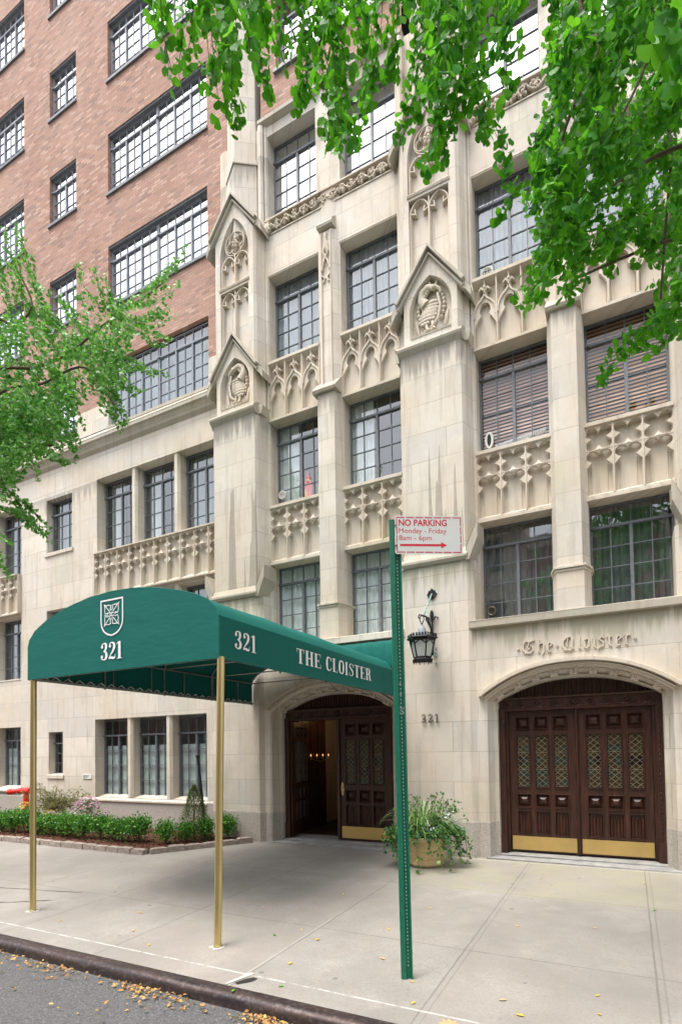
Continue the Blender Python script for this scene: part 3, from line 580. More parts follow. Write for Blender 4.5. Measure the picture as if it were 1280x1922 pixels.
R_TWIGS=[[[-190,190,549],[-197,198,531],[-200,208,523]],[[-201,195,564],[-221,216,576]],[[-186,200,553],[-195,211,544],[-206,220,547]],[[-148,173,498],[-149,178,477],[-150,184,449]],[[-172,220,575],[-176,228,544],[-181,235,521]],[[-164,222,566],[-158,223,530],[-152,224,505]],[[-158,197,535],[-157,198,508],[-156,199,483]],[[-169,196,537],[-177,207,536]],[[-134,180,496],[-132,180,478],[-131,181,461]],[[-136,196,519],[-142,208,520],[-149,219,525]],[[-153,240,588],[-151,240,560],[-147,241,544]],[[-147,245,588],[-143,247,557],[-141,247,535],[-144,244,515]],[[-131,242,573],[-131,242,541],[-131,241,514],[-127,242,499],[-127,242,481]],[[-110,213,521],[-115,225,510],[-120,237,505]],[[-111,226,538],[-111,226,510],[-110,228,484],[-109,228,456]],[[-120,272,600],[-127,278,575],[-125,289,557],[-135,294,550]],[[-108,233,542],[-113,246,543],[-114,262,536]],[[-100,253,563],[-105,261,547],[-113,267,532]],[[-87,238,535],[-93,251,522],[-101,262,526]],[[-88,269,575],[-91,279,559],[-98,287,542],[-108,293,526]],[[-87,283,595],[-88,285,555],[-92,285,527]],[[-71,257,550],[-74,255,515],[-74,255,482],[-79,252,455]],[[-64,246,532],[-64,243,500],[-67,239,473]],[[-63,257,542],[-67,261,512],[-67,267,497],[-75,269,474]],[[-54,242,517],[-57,251,504],[-61,259,492]],[[-54,264,545],[-58,264,513],[-56,267,495],[-53,270,475]],[[-52,296,585],[-55,301,559],[-62,303,545]],[[-73,253,544],[-77,257,524],[-77,262,508]],[[-66,282,565],[-67,278,532],[-66,275,500]],[[-24,326,486],[-26,322,479],[-31,316,473]],[[46,490,669],[42,491,662],[42,494,655]],[[-5,322,524],[-10,322,521],[-13,322,518]],[[-8,411,599],[-10,409,591],[-11,408,582]],[[32,459,701],[36,457,684],[37,454,667]],[[-17,360,609],[-20,362,604],[-28,362,598]],[[45,445,594],[44,444,583],[45,444,571]],[[-30,402,682],[-30,405,678],[-30,409,673]],[[-30,395,522],[-32,392,512],[-35,389,502]],[[41,455,555],[33,453,550],[26,452,544]],[[-28,345,491],[-26,350,485],[-27,354,478]],[[48,502,631],[43,500,621],[34,495,612]],[[10,475,568],[2,474,560],[-6,472,551]],[[-23,392,536],[-26,387,521],[-25,384,506]],[[-20,383,520],[-22,382,512],[-21,382,504]],[[-29,411,559],[-36,406,549],[-40,403,539]],[[-34,343,543],[-35,344,538],[-33,346,533]],[[-29,352,512],[-27,355,502],[-27,357,491]],[[-27,414,682],[-28,416,673],[-32,415,663]],[[-29,418,611],[-34,420,609],[-37,424,607]],[[37,445,561],[39,444,552],[41,444,542]],[[40,389,531],[38,387,523],[36,385,515]],[[-6,341,554],[-7,338,539],[-5,335,524]],[[51,472,661],[48,474,653],[44,475,644]],[[-34,363,535],[-38,359,527],[-41,356,518]],[[-39,361,554],[-39,365,545],[-36,370,536]],[[-20,364,520],[-20,364,509],[-22,361,497]],[[30,427,681],[28,430,672],[29,434,663]],[[40,443,674],[37,438,659],[35,433,645]],[[36,390,611],[32,383,596],[28,376,582]],[[-5,367,478],[-13,365,471],[-19,363,464]],[[3,391,550],[1,388,537],[0,385,525]],[[19,458,695],[9,450,682],[3,443,669]],[[0,353,572],[-2,348,555],[-6,341,540]],[[19,459,731],[19,455,718],[22,453,705]],[[46,470,561],[37,463,549],[29,456,537]],[[-27,320,474],[-29,320,469],[-33,320,464]],[[27,476,640],[24,470,624],[22,465,608]],[[-17,416,520],[-19,415,513],[-21,413,507]],[[-13,352,608],[-17,354,608],[-21,356,608]],[[-12,419,707],[-17,419,697],[-24,417,687]],[[-27,389,610],[-31,383,598],[-36,377,586]],[[-10,418,622],[-15,420,622],[-20,423,622]],[[-24,419,643],[-30,416,639],[-33,415,634]],[[-20,319,487],[-22,323,486],[-26,326,486]],[[-8,399,568],[-7,398,557],[-10,395,546]],[[-18,347,449],[-24,347,447],[-27,348,444]],[[-2,320,533],[-3,317,525],[-2,315,517]],[[-25,391,663],[-29,393,660],[-34,395,657]],[[23,403,516],[23,402,504],[21,401,492]],[[22,389,487],[22,388,481],[19,386,474]],[[44,515,564],[40,512,556],[37,510,548]],[[-23,423,527],[-25,418,510],[-29,412,493]],[[55,508,774],[51,503,758],[48,499,743]],[[-4,356,551],[-10,358,548],[-15,361,545]],[[-11,393,672],[-14,389,663],[-20,382,654]],[[27,484,679],[24,478,659],[23,472,639]],[[-10,350,499],[-14,346,491],[-15,343,483]],[[-28,420,601],[-32,423,595],[-38,424,588]],[[10,446,557],[5,445,545],[-1,442,534]],[[45,486,684],[37,487,681],[28,487,677]],[[36,463,554],[34,463,541],[36,464,528]],[[36,426,632],[31,422,618],[30,421,603]],[[1,383,570],[2,382,562],[0,380,554]],[[32,449,533],[30,446,522],[25,441,511]],[[21,502,781],[21,506,773],[24,512,766]],[[4,413,671],[5,416,661],[3,418,652]],[[-22,315,498],[-22,315,489],[-22,316,481]],[[-24,383,649],[-29,386,646],[-33,389,642]],[[41,412,653],[39,412,642],[41,412,630]],[[-27,339,466],[-32,339,457],[-36,339,449]],[[-31,353,455],[-38,352,451],[-43,351,446]],[[23,360,615],[18,358,605],[15,356,596]],[[-28,419,590],[-32,417,584],[-36,415,578]],[[40,431,525],[34,428,518],[26,423,511]],[[49,444,650],[44,443,644],[40,443,638]],[[-15,411,689],[-15,407,673],[-12,403,658]],[[1,427,680],[1,423,668],[5,422,656]],[[-20,397,627],[-26,395,616],[-29,394,606]],[[46,473,554],[41,469,548],[36,466,541]],[[-15,378,528],[-22,375,519],[-28,372,509]],[[15,356,587],[15,355,578],[14,354,568]],[[-12,371,514],[-21,365,506],[-27,361,498]],[[-30,415,584],[-25,416,570],[-24,414,557]],[[35,387,575],[35,387,566],[37,388,556]],[[-2,324,546],[-8,317,536],[-12,311,527]],[[50,486,685],[50,490,680],[51,495,674]],[[3,390,576],[-1,388,567],[-8,384,558]],[[41,481,708],[35,473,697],[29,464,685]],[[38,380,607],[36,379,600],[37,379,594]],[[15,372,621],[16,371,608],[16,368,596]],[[17,391,540],[10,393,538],[6,396,536]],[[-26,378,653],[-29,373,639],[-28,369,626]],[[-16,419,541],[-19,415,529],[-19,413,517]],[[-13,389,549],[-16,391,540],[-19,394,531]],[[31,382,579],[34,382,567],[35,381,556]],[[-24,354,499],[-30,347,487],[-34,340,474]],[[-7,313,556],[-11,309,548],[-15,305,539]],[[26,510,771],[18,505,761],[10,501,752]],[[-33,325,495],[-38,327,488],[-42,330,482]],[[-28,400,543],[-33,394,528],[-39,388,514]],[[-15,368,551],[-18,370,542],[-20,372,533]],[[-34,315,502],[-36,316,494],[-37,318,487]],[[16,380,623],[6,375,613],[0,372,604]],[[-34,405,560],[-35,402,547],[-40,397,535]],[[13,380,534],[14,376,519],[14,371,504]],[[34,463,676],[28,458,662],[24,454,648]],[[-37,390,513],[-39,391,506],[-40,393,499]],[[34,481,721],[27,477,716],[23,474,710]],[[21,491,604],[21,486,587],[20,481,570]],[[-16,327,538],[-19,330,534],[-24,332,530]],[[10,356,573],[7,358,569],[4,360,565]],[[25,471,640],[27,468,625],[28,466,609]],[[-26,324,552],[-26,328,547],[-26,332,541]],[[-20,418,692],[-20,416,683],[-23,413,674]],[[35,373,607],[31,374,607],[26,375,606]],[[-18,342,527],[-22,335,514],[-29,328,501]],[[-5,323,544],[-6,322,534],[-8,320,524]],[[12,450,705],[6,449,699],[-3,446,693]],[[-15,362,545],[-19,362,541],[-21,363,537]],[[48,516,712],[42,512,702],[40,510,693]],[[27,371,556],[27,369,545],[29,368,534]],[[-39,359,469],[-42,359,462],[-47,357,454]],[[-18,360,496],[-22,357,487],[-25,355,478]],[[31,390,580],[29,392,573],[28,395,566]],[[4,419,632],[-5,413,623],[-12,408,614]],[[12,485,635],[8,483,621],[8,483,606]],[[-31,346,497],[-29,352,496],[-30,356,494]],[[40,436,600],[39,435,591],[37,434,583]],[[-13,404,552],[-12,403,541],[-10,403,529]],[[2,375,612],[-7,371,605],[-14,368,597]],[[37,376,456],[34,370,447],[32,367,438]],[[41,386,567],[38,387,565],[32,387,563]],[[-4,318,506],[-9,315,498],[-12,313,491]],[[44,463,603],[44,461,588],[44,461,574]],[[-30,337,487],[-31,332,472],[-28,328,457]],[[-1,342,561],[-4,342,558],[-6,343,556]],[[-1,424,642],[-10,422,634],[-15,420,625]],[[1,423,535],[-3,416,525],[-7,410,516]],[[16,403,592],[18,405,583],[18,407,575]],[[-15,363,510],[-21,357,500],[-27,351,490]],[[36,441,598],[32,441,592],[31,443,585]],[[15,450,609],[16,451,597],[21,454,584]],[[8,446,647],[8,450,642],[6,454,637]],[[11,451,549],[5,443,535],[-2,435,522]],[[22,475,700],[22,480,693],[22,485,687]],[[-20,392,548],[-24,386,533],[-31,378,517]],[[17,382,500],[19,384,491],[20,386,481]],[[21,470,609],[25,472,597],[24,472,585]],[[-15,425,553],[-24,421,546],[-30,418,539]],[[37,404,597],[38,405,590],[39,406,583]],[[34,422,571],[27,415,560],[25,410,549]],[[-26,359,591],[-28,358,583],[-28,359,576]],[[25,442,691],[27,441,679],[25,439,667]],[[37,366,604],[33,369,601],[30,373,597]],[[-29,319,504],[-26,322,495],[-25,323,485]],[[-23,419,586],[-27,414,575],[-32,410,565]],[[27,513,735],[23,511,728],[18,509,721]],[[6,358,480],[0,354,474],[-4,351,467]],[[-2,420,635],[-9,419,630],[-19,416,624]],[[-8,418,664],[-7,422,658],[-5,426,652]],[[30,414,563],[34,420,559],[35,424,555]],[[41,473,550],[39,474,545],[34,473,540]],[[-26,346,593],[-28,344,585],[-29,342,577]],[[34,372,496],[37,370,482],[37,366,468]],[[15,388,515],[10,381,501],[8,376,488]],[[48,492,669],[42,486,656],[37,480,643]],[[-36,380,535],[-39,384,530],[-42,387,525]],[[-18,344,590],[-19,339,578],[-18,334,566]],[[-29,385,577],[-28,391,572],[-25,398,566]],[[38,497,605],[29,494,596],[22,492,587]],[[5,363,529],[-1,361,522],[-4,361,514]],[[45,429,567],[43,429,559],[39,428,551]],[[-1,355,601],[-2,358,599],[-1,362,596]],[[17,356,569],[13,358,565],[8,358,560]],[[-20,373,526],[-24,375,524],[-29,377,522]],[[0,348,511],[-3,346,501],[-7,343,492]],[[-31,400,531],[-35,397,519],[-37,394,507]],[[43,501,775],[43,505,768],[47,511,760]],[[-30,343,486],[-27,340,473],[-24,338,461]],[[11,381,634],[6,378,626],[-3,374,617]],[[37,509,595],[37,506,583],[37,503,570]],[[0,320,551],[-2,318,543],[-1,317,536]],[[-40,377,561],[-42,377,555],[-43,377,550]],[[31,461,516],[33,465,511],[33,467,506]],[[-23,358,619],[-24,357,606],[-23,356,594]],[[48,523,668],[48,520,655],[52,519,643]],[[16,447,629],[9,441,616],[4,436,603]],[[-6,344,525],[-5,341,515],[-3,337,504]],[[-17,397,672],[-23,398,668],[-28,399,664]],[[38,445,476],[41,446,468],[41,446,460]],[[-7,417,643],[-11,415,631],[-16,411,619]],[[-20,361,563],[-26,364,562],[-34,364,561]],[[23,452,611],[20,453,599],[18,454,587]],[[4,421,673],[4,424,663],[1,425,654]],[[-41,404,607],[-46,405,601],[-49,407,596]],[[6,469,743],[3,465,731],[3,463,719]],[[-26,376,561],[-25,375,550],[-22,375,540]],[[-9,388,635],[-14,390,634],[-22,391,633]],[[0,337,523],[-2,336,515],[-4,335,506]],[[-14,353,543],[-12,355,534],[-11,357,526]],[[41,443,672],[35,437,659],[29,431,646]],[[8,374,614],[6,379,612],[8,385,609]],[[44,525,615],[46,528,608],[44,530,602]],[[-17,318,464],[-21,321,458],[-23,325,452]],[[15,428,599],[12,430,593],[6,431,588]],[[28,458,645],[18,453,635],[9,448,625]],[[-20,331,570],[-20,331,560],[-23,330,550]],[[-31,365,533],[-34,365,527],[-41,365,521]],[[8,398,584],[8,396,574],[9,395,563]],[[-9,324,565],[-12,323,560],[-13,324,556]],[[40,423,522],[41,423,513],[40,422,504]],[[-23,307,549],[-22,306,540],[-19,305,531]],[[12,362,527],[11,364,523],[7,364,518]],[[24,487,632],[14,479,618],[7,472,604]],[[-32,352,557],[-35,347,544],[-41,340,531]],[[-12,338,507],[-17,336,499],[-26,333,492]],[[18,409,534],[14,408,527],[7,405,519]],[[49,472,572],[46,471,562],[42,469,552]],[[36,481,515],[35,481,502],[36,482,488]],[[42,431,636],[41,427,620],[44,426,604]],[[3,377,490],[2,380,485],[0,382,479]],[[20,422,557],[15,415,547],[14,410,538]],[[47,508,589],[47,508,576],[46,507,563]],[[42,421,643],[42,419,629],[39,415,614]],[[19,506,637],[22,505,627],[22,503,617]],[[17,427,676],[11,419,661],[7,413,646]],[[-15,322,545],[-20,325,545],[-21,329,546]],[[-16,313,558],[-17,307,544],[-19,301,531]],[[-28,341,600],[-27,346,599],[-27,351,597]],[[3,373,602],[0,377,600],[-5,380,598]],[[10,457,609],[3,450,598],[-2,445,586]],[[-27,418,597],[-30,415,589],[-33,412,582]],[[-18,378,504],[-22,378,497],[-25,379,490]],[[-19,331,462],[-20,331,455],[-21,331,448]],[[-3,380,497],[-4,380,491],[-5,380,485]],[[-13,396,679],[-15,397,672],[-20,398,665]],[[13,487,688],[6,484,678],[-1,481,668]],[[-17,380,494],[-19,376,481],[-22,372,467]],[[-11,337,592],[-14,336,586],[-18,335,580]],[[45,488,709],[43,484,695],[41,480,681]],[[-27,404,563],[-27,404,548],[-30,402,534]],[[-41,367,507],[-39,373,501],[-38,378,494]],[[40,373,549],[36,370,544],[32,367,538]],[[-25,316,502],[-25,321,498],[-22,327,495]],[[-40,408,580],[-38,405,567],[-36,402,555]],[[-26,352,483],[-32,348,475],[-35,346,466]],[[27,426,600],[26,429,596],[26,432,591]],[[3,488,577],[0,486,569],[-4,483,561]],[[-17,312,568],[-21,314,567],[-23,318,566]],[[40,394,450],[19,388,427],[4,384,418],[-10,382,402]],[[40,406,439],[25,405,429],[18,406,426]],[[43,429,468],[30,429,458],[11,425,448]],[[39,382,461],[31,391,431]],[[-41,306,479],[-49,308,473],[-56,310,469]],[[-29,325,445],[-38,326,434],[-46,328,428]],[[8,123,316],[11,130,318],[13,137,319]],[[-54,288,499],[-51,295,492],[-50,302,480]]]
R_LIMBS=[[[260,340,300],[262,345,460],[200,310,560],[-1,355,649],[-60,293,604],[-118,241,572],[-158,198,543],[-184,174,528]],[[262,345,460],[230,380,500],[47,406,551],[10,388,530],[-20,373,507],[-45,361,474]],[[262,345,440],[240,390,440],[45,407,492],[9,389,480],[-19,375,467]],[[200,310,560],[31,427,703],[23,424,637],[-8,411,572]],[[200,310,560],[2,357,633],[-5,355,583],[-23,347,539],[-36,343,482]],[[262,345,460],[230,370,470],[48,426,646],[36,423,561],[27,421,468]],[[200,310,560],[8,382,661],[3,382,601],[2,383,554]]]
L_TWIGS=[[[-750,455,906],[-735,456,851],[-713,461,794],[-694,465,730]],[[-667,419,806],[-677,431,771],[-678,447,755]],[[-586,470,791],[-575,470,752],[-547,479,713]],[[-698,417,811],[-682,418,749],[-665,418,702]],[[-565,470,707],[-540,482,729],[-509,496,748],[-494,503,767],[-483,507,786]],[[-586,532,787],[-554,534,780],[-527,534,780]],[[-579,508,752],[-549,516,736],[-525,520,712],[-507,522,705]],[[-600,526,766],[-584,548,775],[-572,567,792]],[[-579,545,809],[-560,555,832],[-547,562,847]],[[-571,476,762],[-565,487,753],[-552,501,748]],[[-580,467,689],[-557,488,668],[-529,513,659]],[[-591,484,691],[-571,508,678],[-561,526,686]],[[-609,474,690],[-591,492,653],[-581,507,598]],[[-619,490,683],[-598,493,642],[-583,493,609]],[[-612,492,711],[-589,503,674],[-566,513,647]],[[-635,448,662],[-620,459,615],[-617,464,562]],[[-694,458,580],[-681,472,572],[-667,486,566]],[[-716,429,512],[-695,444,506],[-667,464,469]],[[-704,422,486],[-681,435,481],[-664,445,458]],[[-707,424,522],[-701,437,508],[-691,452,498]],[[-711,419,438],[-688,418,420]],[[-697,411,524],[-679,414,527],[-661,416,544]],[[-746,437,443],[-719,433,419]],[[-726,436,550],[-728,435,543],[-730,434,531]],[[-751,507,706],[-747,509,702],[-742,511,694]],[[-706,465,650],[-700,469,649],[-693,472,644]],[[-649,514,760],[-641,518,750],[-634,522,735]],[[-659,414,572],[-661,413,564],[-664,412,552]],[[-794,487,685],[-782,493,677],[-771,500,665]],[[-715,481,718],[-717,481,704],[-719,480,687]],[[-669,425,715],[-659,430,710],[-650,435,702]],[[-610,430,706],[-615,428,694],[-619,426,679]],[[-840,479,765],[-842,478,760],[-844,477,751]],[[-629,406,555],[-633,404,551],[-637,403,543]],[[-747,430,621],[-749,429,614],[-751,428,603]],[[-620,518,715],[-623,516,706],[-626,515,692]],[[-697,508,720],[-691,512,709],[-685,515,694]],[[-645,462,673],[-648,461,663],[-651,460,648]],[[-753,482,780],[-754,483,766],[-754,483,748]],[[-672,400,593],[-673,400,582],[-674,400,567]],[[-692,455,771],[-682,461,765],[-671,467,754]],[[-752,454,644],[-751,454,638],[-751,454,628]],[[-697,467,708],[-685,473,706],[-674,480,699]],[[-636,425,592],[-643,422,582],[-651,418,568]],[[-628,517,707],[-621,522,698],[-613,526,684]],[[-585,443,677],[-590,441,667],[-595,439,653]],[[-615,447,690],[-611,450,683],[-606,453,673]],[[-647,394,676],[-649,393,672],[-652,392,663]],[[-831,477,613],[-834,476,602],[-837,475,587]],[[-696,417,599],[-689,420,592],[-682,424,581]],[[-778,474,657],[-774,477,651],[-769,479,640]],[[-776,443,613],[-774,445,599],[-772,447,581]],[[-725,537,733],[-728,536,722],[-731,535,707]],[[-716,540,749],[-723,537,738],[-730,534,723]],[[-625,561,770],[-630,558,762],[-636,556,750]],[[-711,439,695],[-715,437,689],[-720,435,679]],[[-681,459,625],[-674,463,623],[-667,467,617]],[[-698,399,540],[-695,400,530],[-692,402,517]],[[-667,567,817],[-661,570,808],[-655,574,793]],[[-679,393,637],[-675,395,634],[-670,398,627]],[[-786,492,652],[-784,493,643],[-782,495,629]],[[-646,412,590],[-642,415,584],[-638,417,573]],[[-704,438,720],[-694,443,713],[-685,448,703]],[[-708,536,781],[-700,540,779],[-691,545,773]],[[-701,428,548],[-704,426,543],[-708,425,533]],[[-759,473,724],[-754,476,716],[-749,479,702]],[[-587,436,712],[-578,441,706],[-569,445,696]],[[-705,466,783],[-701,468,778],[-697,471,768]],[[-523,464,690],[-524,464,681],[-524,464,667]],[[-666,571,740],[-668,570,730],[-669,570,715]],[[-666,440,592],[-654,447,590],[-642,453,584]],[[-675,462,727],[-678,461,723],[-682,459,715]],[[-686,411,706],[-689,410,700],[-692,409,690]],[[-633,428,561],[-635,428,552],[-637,427,539]],[[-660,460,593],[-662,459,585],[-665,458,574]],[[-753,430,555],[-748,433,548],[-744,436,537]],[[-631,435,590],[-624,439,589],[-618,442,584]],[[-776,486,649],[-779,485,642],[-782,483,631]],[[-701,471,630],[-701,471,626],[-701,471,617]],[[-687,501,707],[-692,498,701],[-697,496,690]],[[-727,496,807],[-722,499,801],[-716,503,790]],[[-671,474,768],[-666,477,760],[-660,480,747]],[[-667,402,696],[-669,402,691],[-671,401,681]],[[-539,456,627],[-542,455,624],[-545,453,617]],[[-740,533,712],[-741,533,703],[-742,533,690]],[[-554,460,684],[-556,459,679],[-559,459,671]],[[-656,457,618],[-660,455,613],[-663,454,603]],[[-695,525,779],[-696,524,768],[-698,524,754]],[[-708,452,583],[-712,450,578],[-716,448,569]],[[-676,436,639],[-671,439,634],[-667,441,625]],[[-639,427,667],[-636,429,659],[-633,431,646]],[[-749,464,776],[-746,466,771],[-744,467,762]],[[-605,507,732],[-593,514,728],[-581,520,719]],[[-761,456,773],[-767,453,763],[-773,450,749]],[[-786,478,778],[-777,483,774],[-769,487,766]],[[-614,465,719],[-607,469,718],[-600,473,712]],[[-697,487,628],[-704,483,616],[-711,480,600]],[[-596,484,744],[-596,484,739],[-596,485,729]],[[-614,498,676],[-601,505,672],[-588,512,664]],[[-699,509,685],[-695,511,681],[-691,513,673]],[[-626,425,673],[-629,424,668],[-631,423,659]],[[-818,504,627],[-808,510,622],[-799,515,613]],[[-671,480,756],[-677,478,744],[-682,476,728]],[[-752,489,652],[-746,492,650],[-740,496,643]],[[-795,482,602],[-794,483,592],[-793,484,577]],[[-673,516,769],[-672,518,761],[-670,519,748]],[[-562,450,649],[-557,452,646],[-551,455,639]],[[-838,492,681],[-830,496,670],[-822,501,655]],[[-557,462,637],[-559,461,624],[-562,461,608]],[[-778,484,669],[-771,488,662],[-764,492,651]],[[-723,429,632],[-726,428,622],[-729,427,607]],[[-639,478,716],[-639,478,711],[-640,478,702]],[[-681,462,628],[-675,465,627],[-669,469,622]],[[-651,471,729],[-639,477,726],[-627,484,719]],[[-706,529,769],[-699,533,760],[-693,537,745]],[[-700,556,757],[-701,556,751],[-701,556,740]],[[-638,403,616],[-643,401,605],[-647,399,591]],[[-715,410,549],[-709,413,540],[-703,416,527]],[[-611,436,668],[-598,443,665],[-586,449,659]],[[-647,408,682],[-642,410,680],[-638,413,675]],[[-833,497,619],[-827,500,615],[-822,503,606]],[[-609,437,736],[-600,442,729],[-591,447,717]],[[-554,457,672],[-556,456,664],[-559,454,653]],[[-632,407,542],[-636,405,533],[-640,403,520]],[[-733,519,699],[-736,517,694],[-739,516,685]],[[-670,532,766],[-674,530,761],[-677,529,751]],[[-568,506,697],[-565,508,692],[-562,510,683]],[[-653,490,677],[-654,490,667],[-655,490,653]],[[-697,493,691],[-696,493,682],[-696,494,669]],[[-810,455,638],[-807,457,631],[-804,459,618]],[[-611,510,732],[-604,514,722],[-597,518,707]],[[-585,467,670],[-579,470,669],[-572,474,663]],[[-652,446,615],[-656,444,607],[-661,442,596]],[[-650,476,763],[-644,479,763],[-638,483,759]],[[-731,531,845],[-728,533,839],[-725,534,829]],[[-623,465,715],[-628,463,704],[-632,461,689]],[[-698,435,583],[-695,437,571],[-693,439,555]],[[-653,562,762],[-655,562,748],[-657,561,729]],[[-680,398,601],[-676,401,596],[-671,403,587]],[[-566,467,684],[-560,471,677],[-553,474,667]],[[-619,416,558],[-610,421,554],[-601,426,547]],[[-653,454,685],[-649,457,673],[-645,460,657]],[[-755,462,698],[-760,460,692],[-765,458,681]],[[-646,551,793],[-646,551,785],[-646,551,772]],[[-748,457,754],[-748,457,740],[-748,458,721]],[[-742,527,649],[-737,530,647],[-732,533,640]],[[-655,541,740],[-658,540,728],[-660,539,712]],[[-733,463,720],[-727,467,711],[-721,471,697]],[[-643,413,617],[-638,416,612],[-634,419,602]],[[-707,466,784],[-707,466,778],[-708,467,768]],[[-769,516,822],[-762,520,811],[-756,524,795]],[[-760,442,694],[-748,448,691],[-736,455,684]],[[-552,446,679],[-553,446,669],[-554,446,655]],[[-678,464,627],[-674,466,617],[-671,468,602]],[[-642,422,594],[-644,422,584],[-646,421,570]],[[-799,477,637],[-793,480,635],[-787,484,630]],[[-724,474,649],[-715,478,646],[-706,483,638]],[[-650,447,595],[-654,446,587],[-658,444,575]],[[-751,457,674],[-746,460,671],[-741,463,664]],[[-780,472,636],[-787,469,625],[-795,466,610]],[[-783,482,654],[-776,485,644],[-770,489,630]],[[-651,428,600],[-644,431,591],[-638,435,578]],[[-776,517,663],[-778,516,655],[-781,516,641]],[[-773,451,563],[-775,450,559],[-778,449,551]],[[-651,441,613],[-651,442,607],[-650,442,598]],[[-813,482,615],[-811,484,605],[-810,485,591]],[[-638,412,620],[-631,416,612],[-623,420,601]],[[-734,413,604],[-734,413,595],[-734,414,582]],[[-722,453,571],[-726,451,566],[-730,449,557]],[[-651,472,671],[-650,473,660],[-649,474,646]],[[-630,406,597],[-628,407,593],[-626,408,586]],[[-773,475,619],[-769,478,612],[-765,480,600]],[[-610,427,608],[-611,427,603],[-611,428,595]],[[-581,430,611],[-581,430,606],[-581,431,596]],[[-694,461,605],[-684,466,598],[-674,472,587]],[[-840,485,746],[-834,488,735],[-828,492,719]],[[-728,450,652],[-725,451,644],[-722,453,632]],[[-670,387,599],[-671,386,586],[-673,386,571]],[[-699,399,592],[-702,398,586],[-704,397,575]],[[-693,409,603],[-698,407,593],[-703,404,579]],[[-670,404,646],[-672,403,643],[-675,401,636]],[[-763,453,583],[-766,452,576],[-770,450,563]],[[-661,417,551],[-662,416,547],[-663,416,538]],[[-727,447,681],[-718,452,679],[-709,457,673]],[[-654,429,640],[-654,429,632],[-654,430,620]],[[-784,448,677],[-777,452,675],[-769,456,669]],[[-760,513,693],[-750,519,682],[-741,524,667]],[[-753,473,579],[-754,473,573],[-755,473,562]],[[-657,417,599],[-661,416,589],[-665,414,575]],[[-718,489,613],[-712,493,608],[-705,496,599]],[[-728,489,669],[-718,494,668],[-709,500,663]],[[-637,436,612],[-629,440,610],[-620,445,605]],[[-718,466,634],[-718,466,629],[-719,466,619]],[[-789,470,616],[-791,470,612],[-792,469,603]],[[-625,410,587],[-623,411,580],[-623,411,568]],[[-731,470,626],[-733,470,615],[-735,469,599]],[[-725,459,638],[-728,458,627],[-732,457,612]],[[-658,447,616],[-662,445,604],[-665,444,587]],[[-720,428,610],[-718,430,602],[-715,431,589]],[[-630,433,604],[-628,434,599],[-626,435,590]],[[-703,524,702],[-704,524,693],[-704,524,679]],[[-703,449,649],[-702,450,636],[-701,451,618]],[[-740,472,682],[-737,474,673],[-735,476,660]],[[-790,507,739],[-790,507,731],[-791,507,718]],[[-666,394,580],[-661,397,572],[-657,399,560]],[[-751,467,656],[-741,473,648],[-731,478,635]],[[-665,434,620],[-660,437,615],[-655,440,606]],[[-760,520,687],[-757,522,675],[-754,524,657]],[[-742,488,643],[-748,485,633],[-755,482,618]],[[-695,501,640],[-696,501,632],[-698,500,620]],[[-655,421,580],[-646,426,572],[-638,431,561]],[[-726,472,707],[-721,475,704],[-716,477,696]],[[-767,463,648],[-767,462,643],[-769,462,633]],[[-688,415,576],[-689,414,569],[-690,414,558]],[[-655,469,677],[-650,472,673],[-645,475,665]],[[-676,464,602],[-668,468,591],[-660,473,576]],[[-664,455,621],[-661,457,613],[-658,458,601]],[[-688,399,595],[-687,400,583],[-685,401,567]],[[-790,456,678],[-786,458,671],[-782,460,659]],[[-676,482,638],[-671,485,629],[-667,488,616]],[[-808,485,725],[-806,486,718],[-804,488,706]],[[-650,406,607],[-648,408,599],[-647,409,588]],[[-727,451,579],[-723,454,567],[-720,456,552]],[[-800,479,675],[-788,485,670],[-777,491,661]],[[-736,470,667],[-729,474,658],[-722,478,644]],[[-676,474,649],[-669,478,639],[-663,482,624]],[[-648,481,669],[-650,481,658],[-652,480,644]],[[-759,487,689],[-750,492,684],[-742,496,674]],[[-687,469,632],[-690,467,626],[-693,466,615]],[[-744,503,646],[-747,502,639],[-751,501,627]],[[-831,476,643],[-824,481,631],[-817,485,614]],[[-839,478,707],[-829,483,700],[-818,489,688]],[[-785,447,630],[-786,447,616],[-787,447,598]],[[-797,492,637],[-793,494,624],[-789,496,608]],[[-758,435,573],[-754,438,567],[-750,440,557]],[[-750,450,588],[-750,451,579],[-750,452,566]],[[-716,413,576],[-716,413,568],[-716,413,557]],[[-754,434,601],[-745,439,595],[-737,444,585]],[[-779,517,730],[-784,515,723],[-789,513,711]],[[-744,421,544],[-738,424,542],[-732,427,537]],[[-698,396,559],[-694,398,557],[-690,401,552]],[[-675,406,575],[-668,410,569],[-661,413,559]],[[-661,397,539],[-666,395,528],[-671,393,513]],[[-713,488,691],[-709,491,677],[-704,494,659]],[[-713,414,576],[-716,412,572],[-719,411,564]],[[-752,523,716],[-743,528,709],[-735,533,697]],[[-721,466,687],[-723,465,679],[-726,464,667]],[[-759,505,669],[-747,512,667],[-734,518,660]],[[-681,458,614],[-675,461,610],[-670,465,601]],[[-676,479,641],[-671,482,630],[-666,485,614]],[[-766,511,631],[-772,509,621],[-778,506,606]],[[-669,418,580],[-675,416,570],[-681,413,556]],[[-692,392,591],[-685,396,584],[-678,400,573]]]
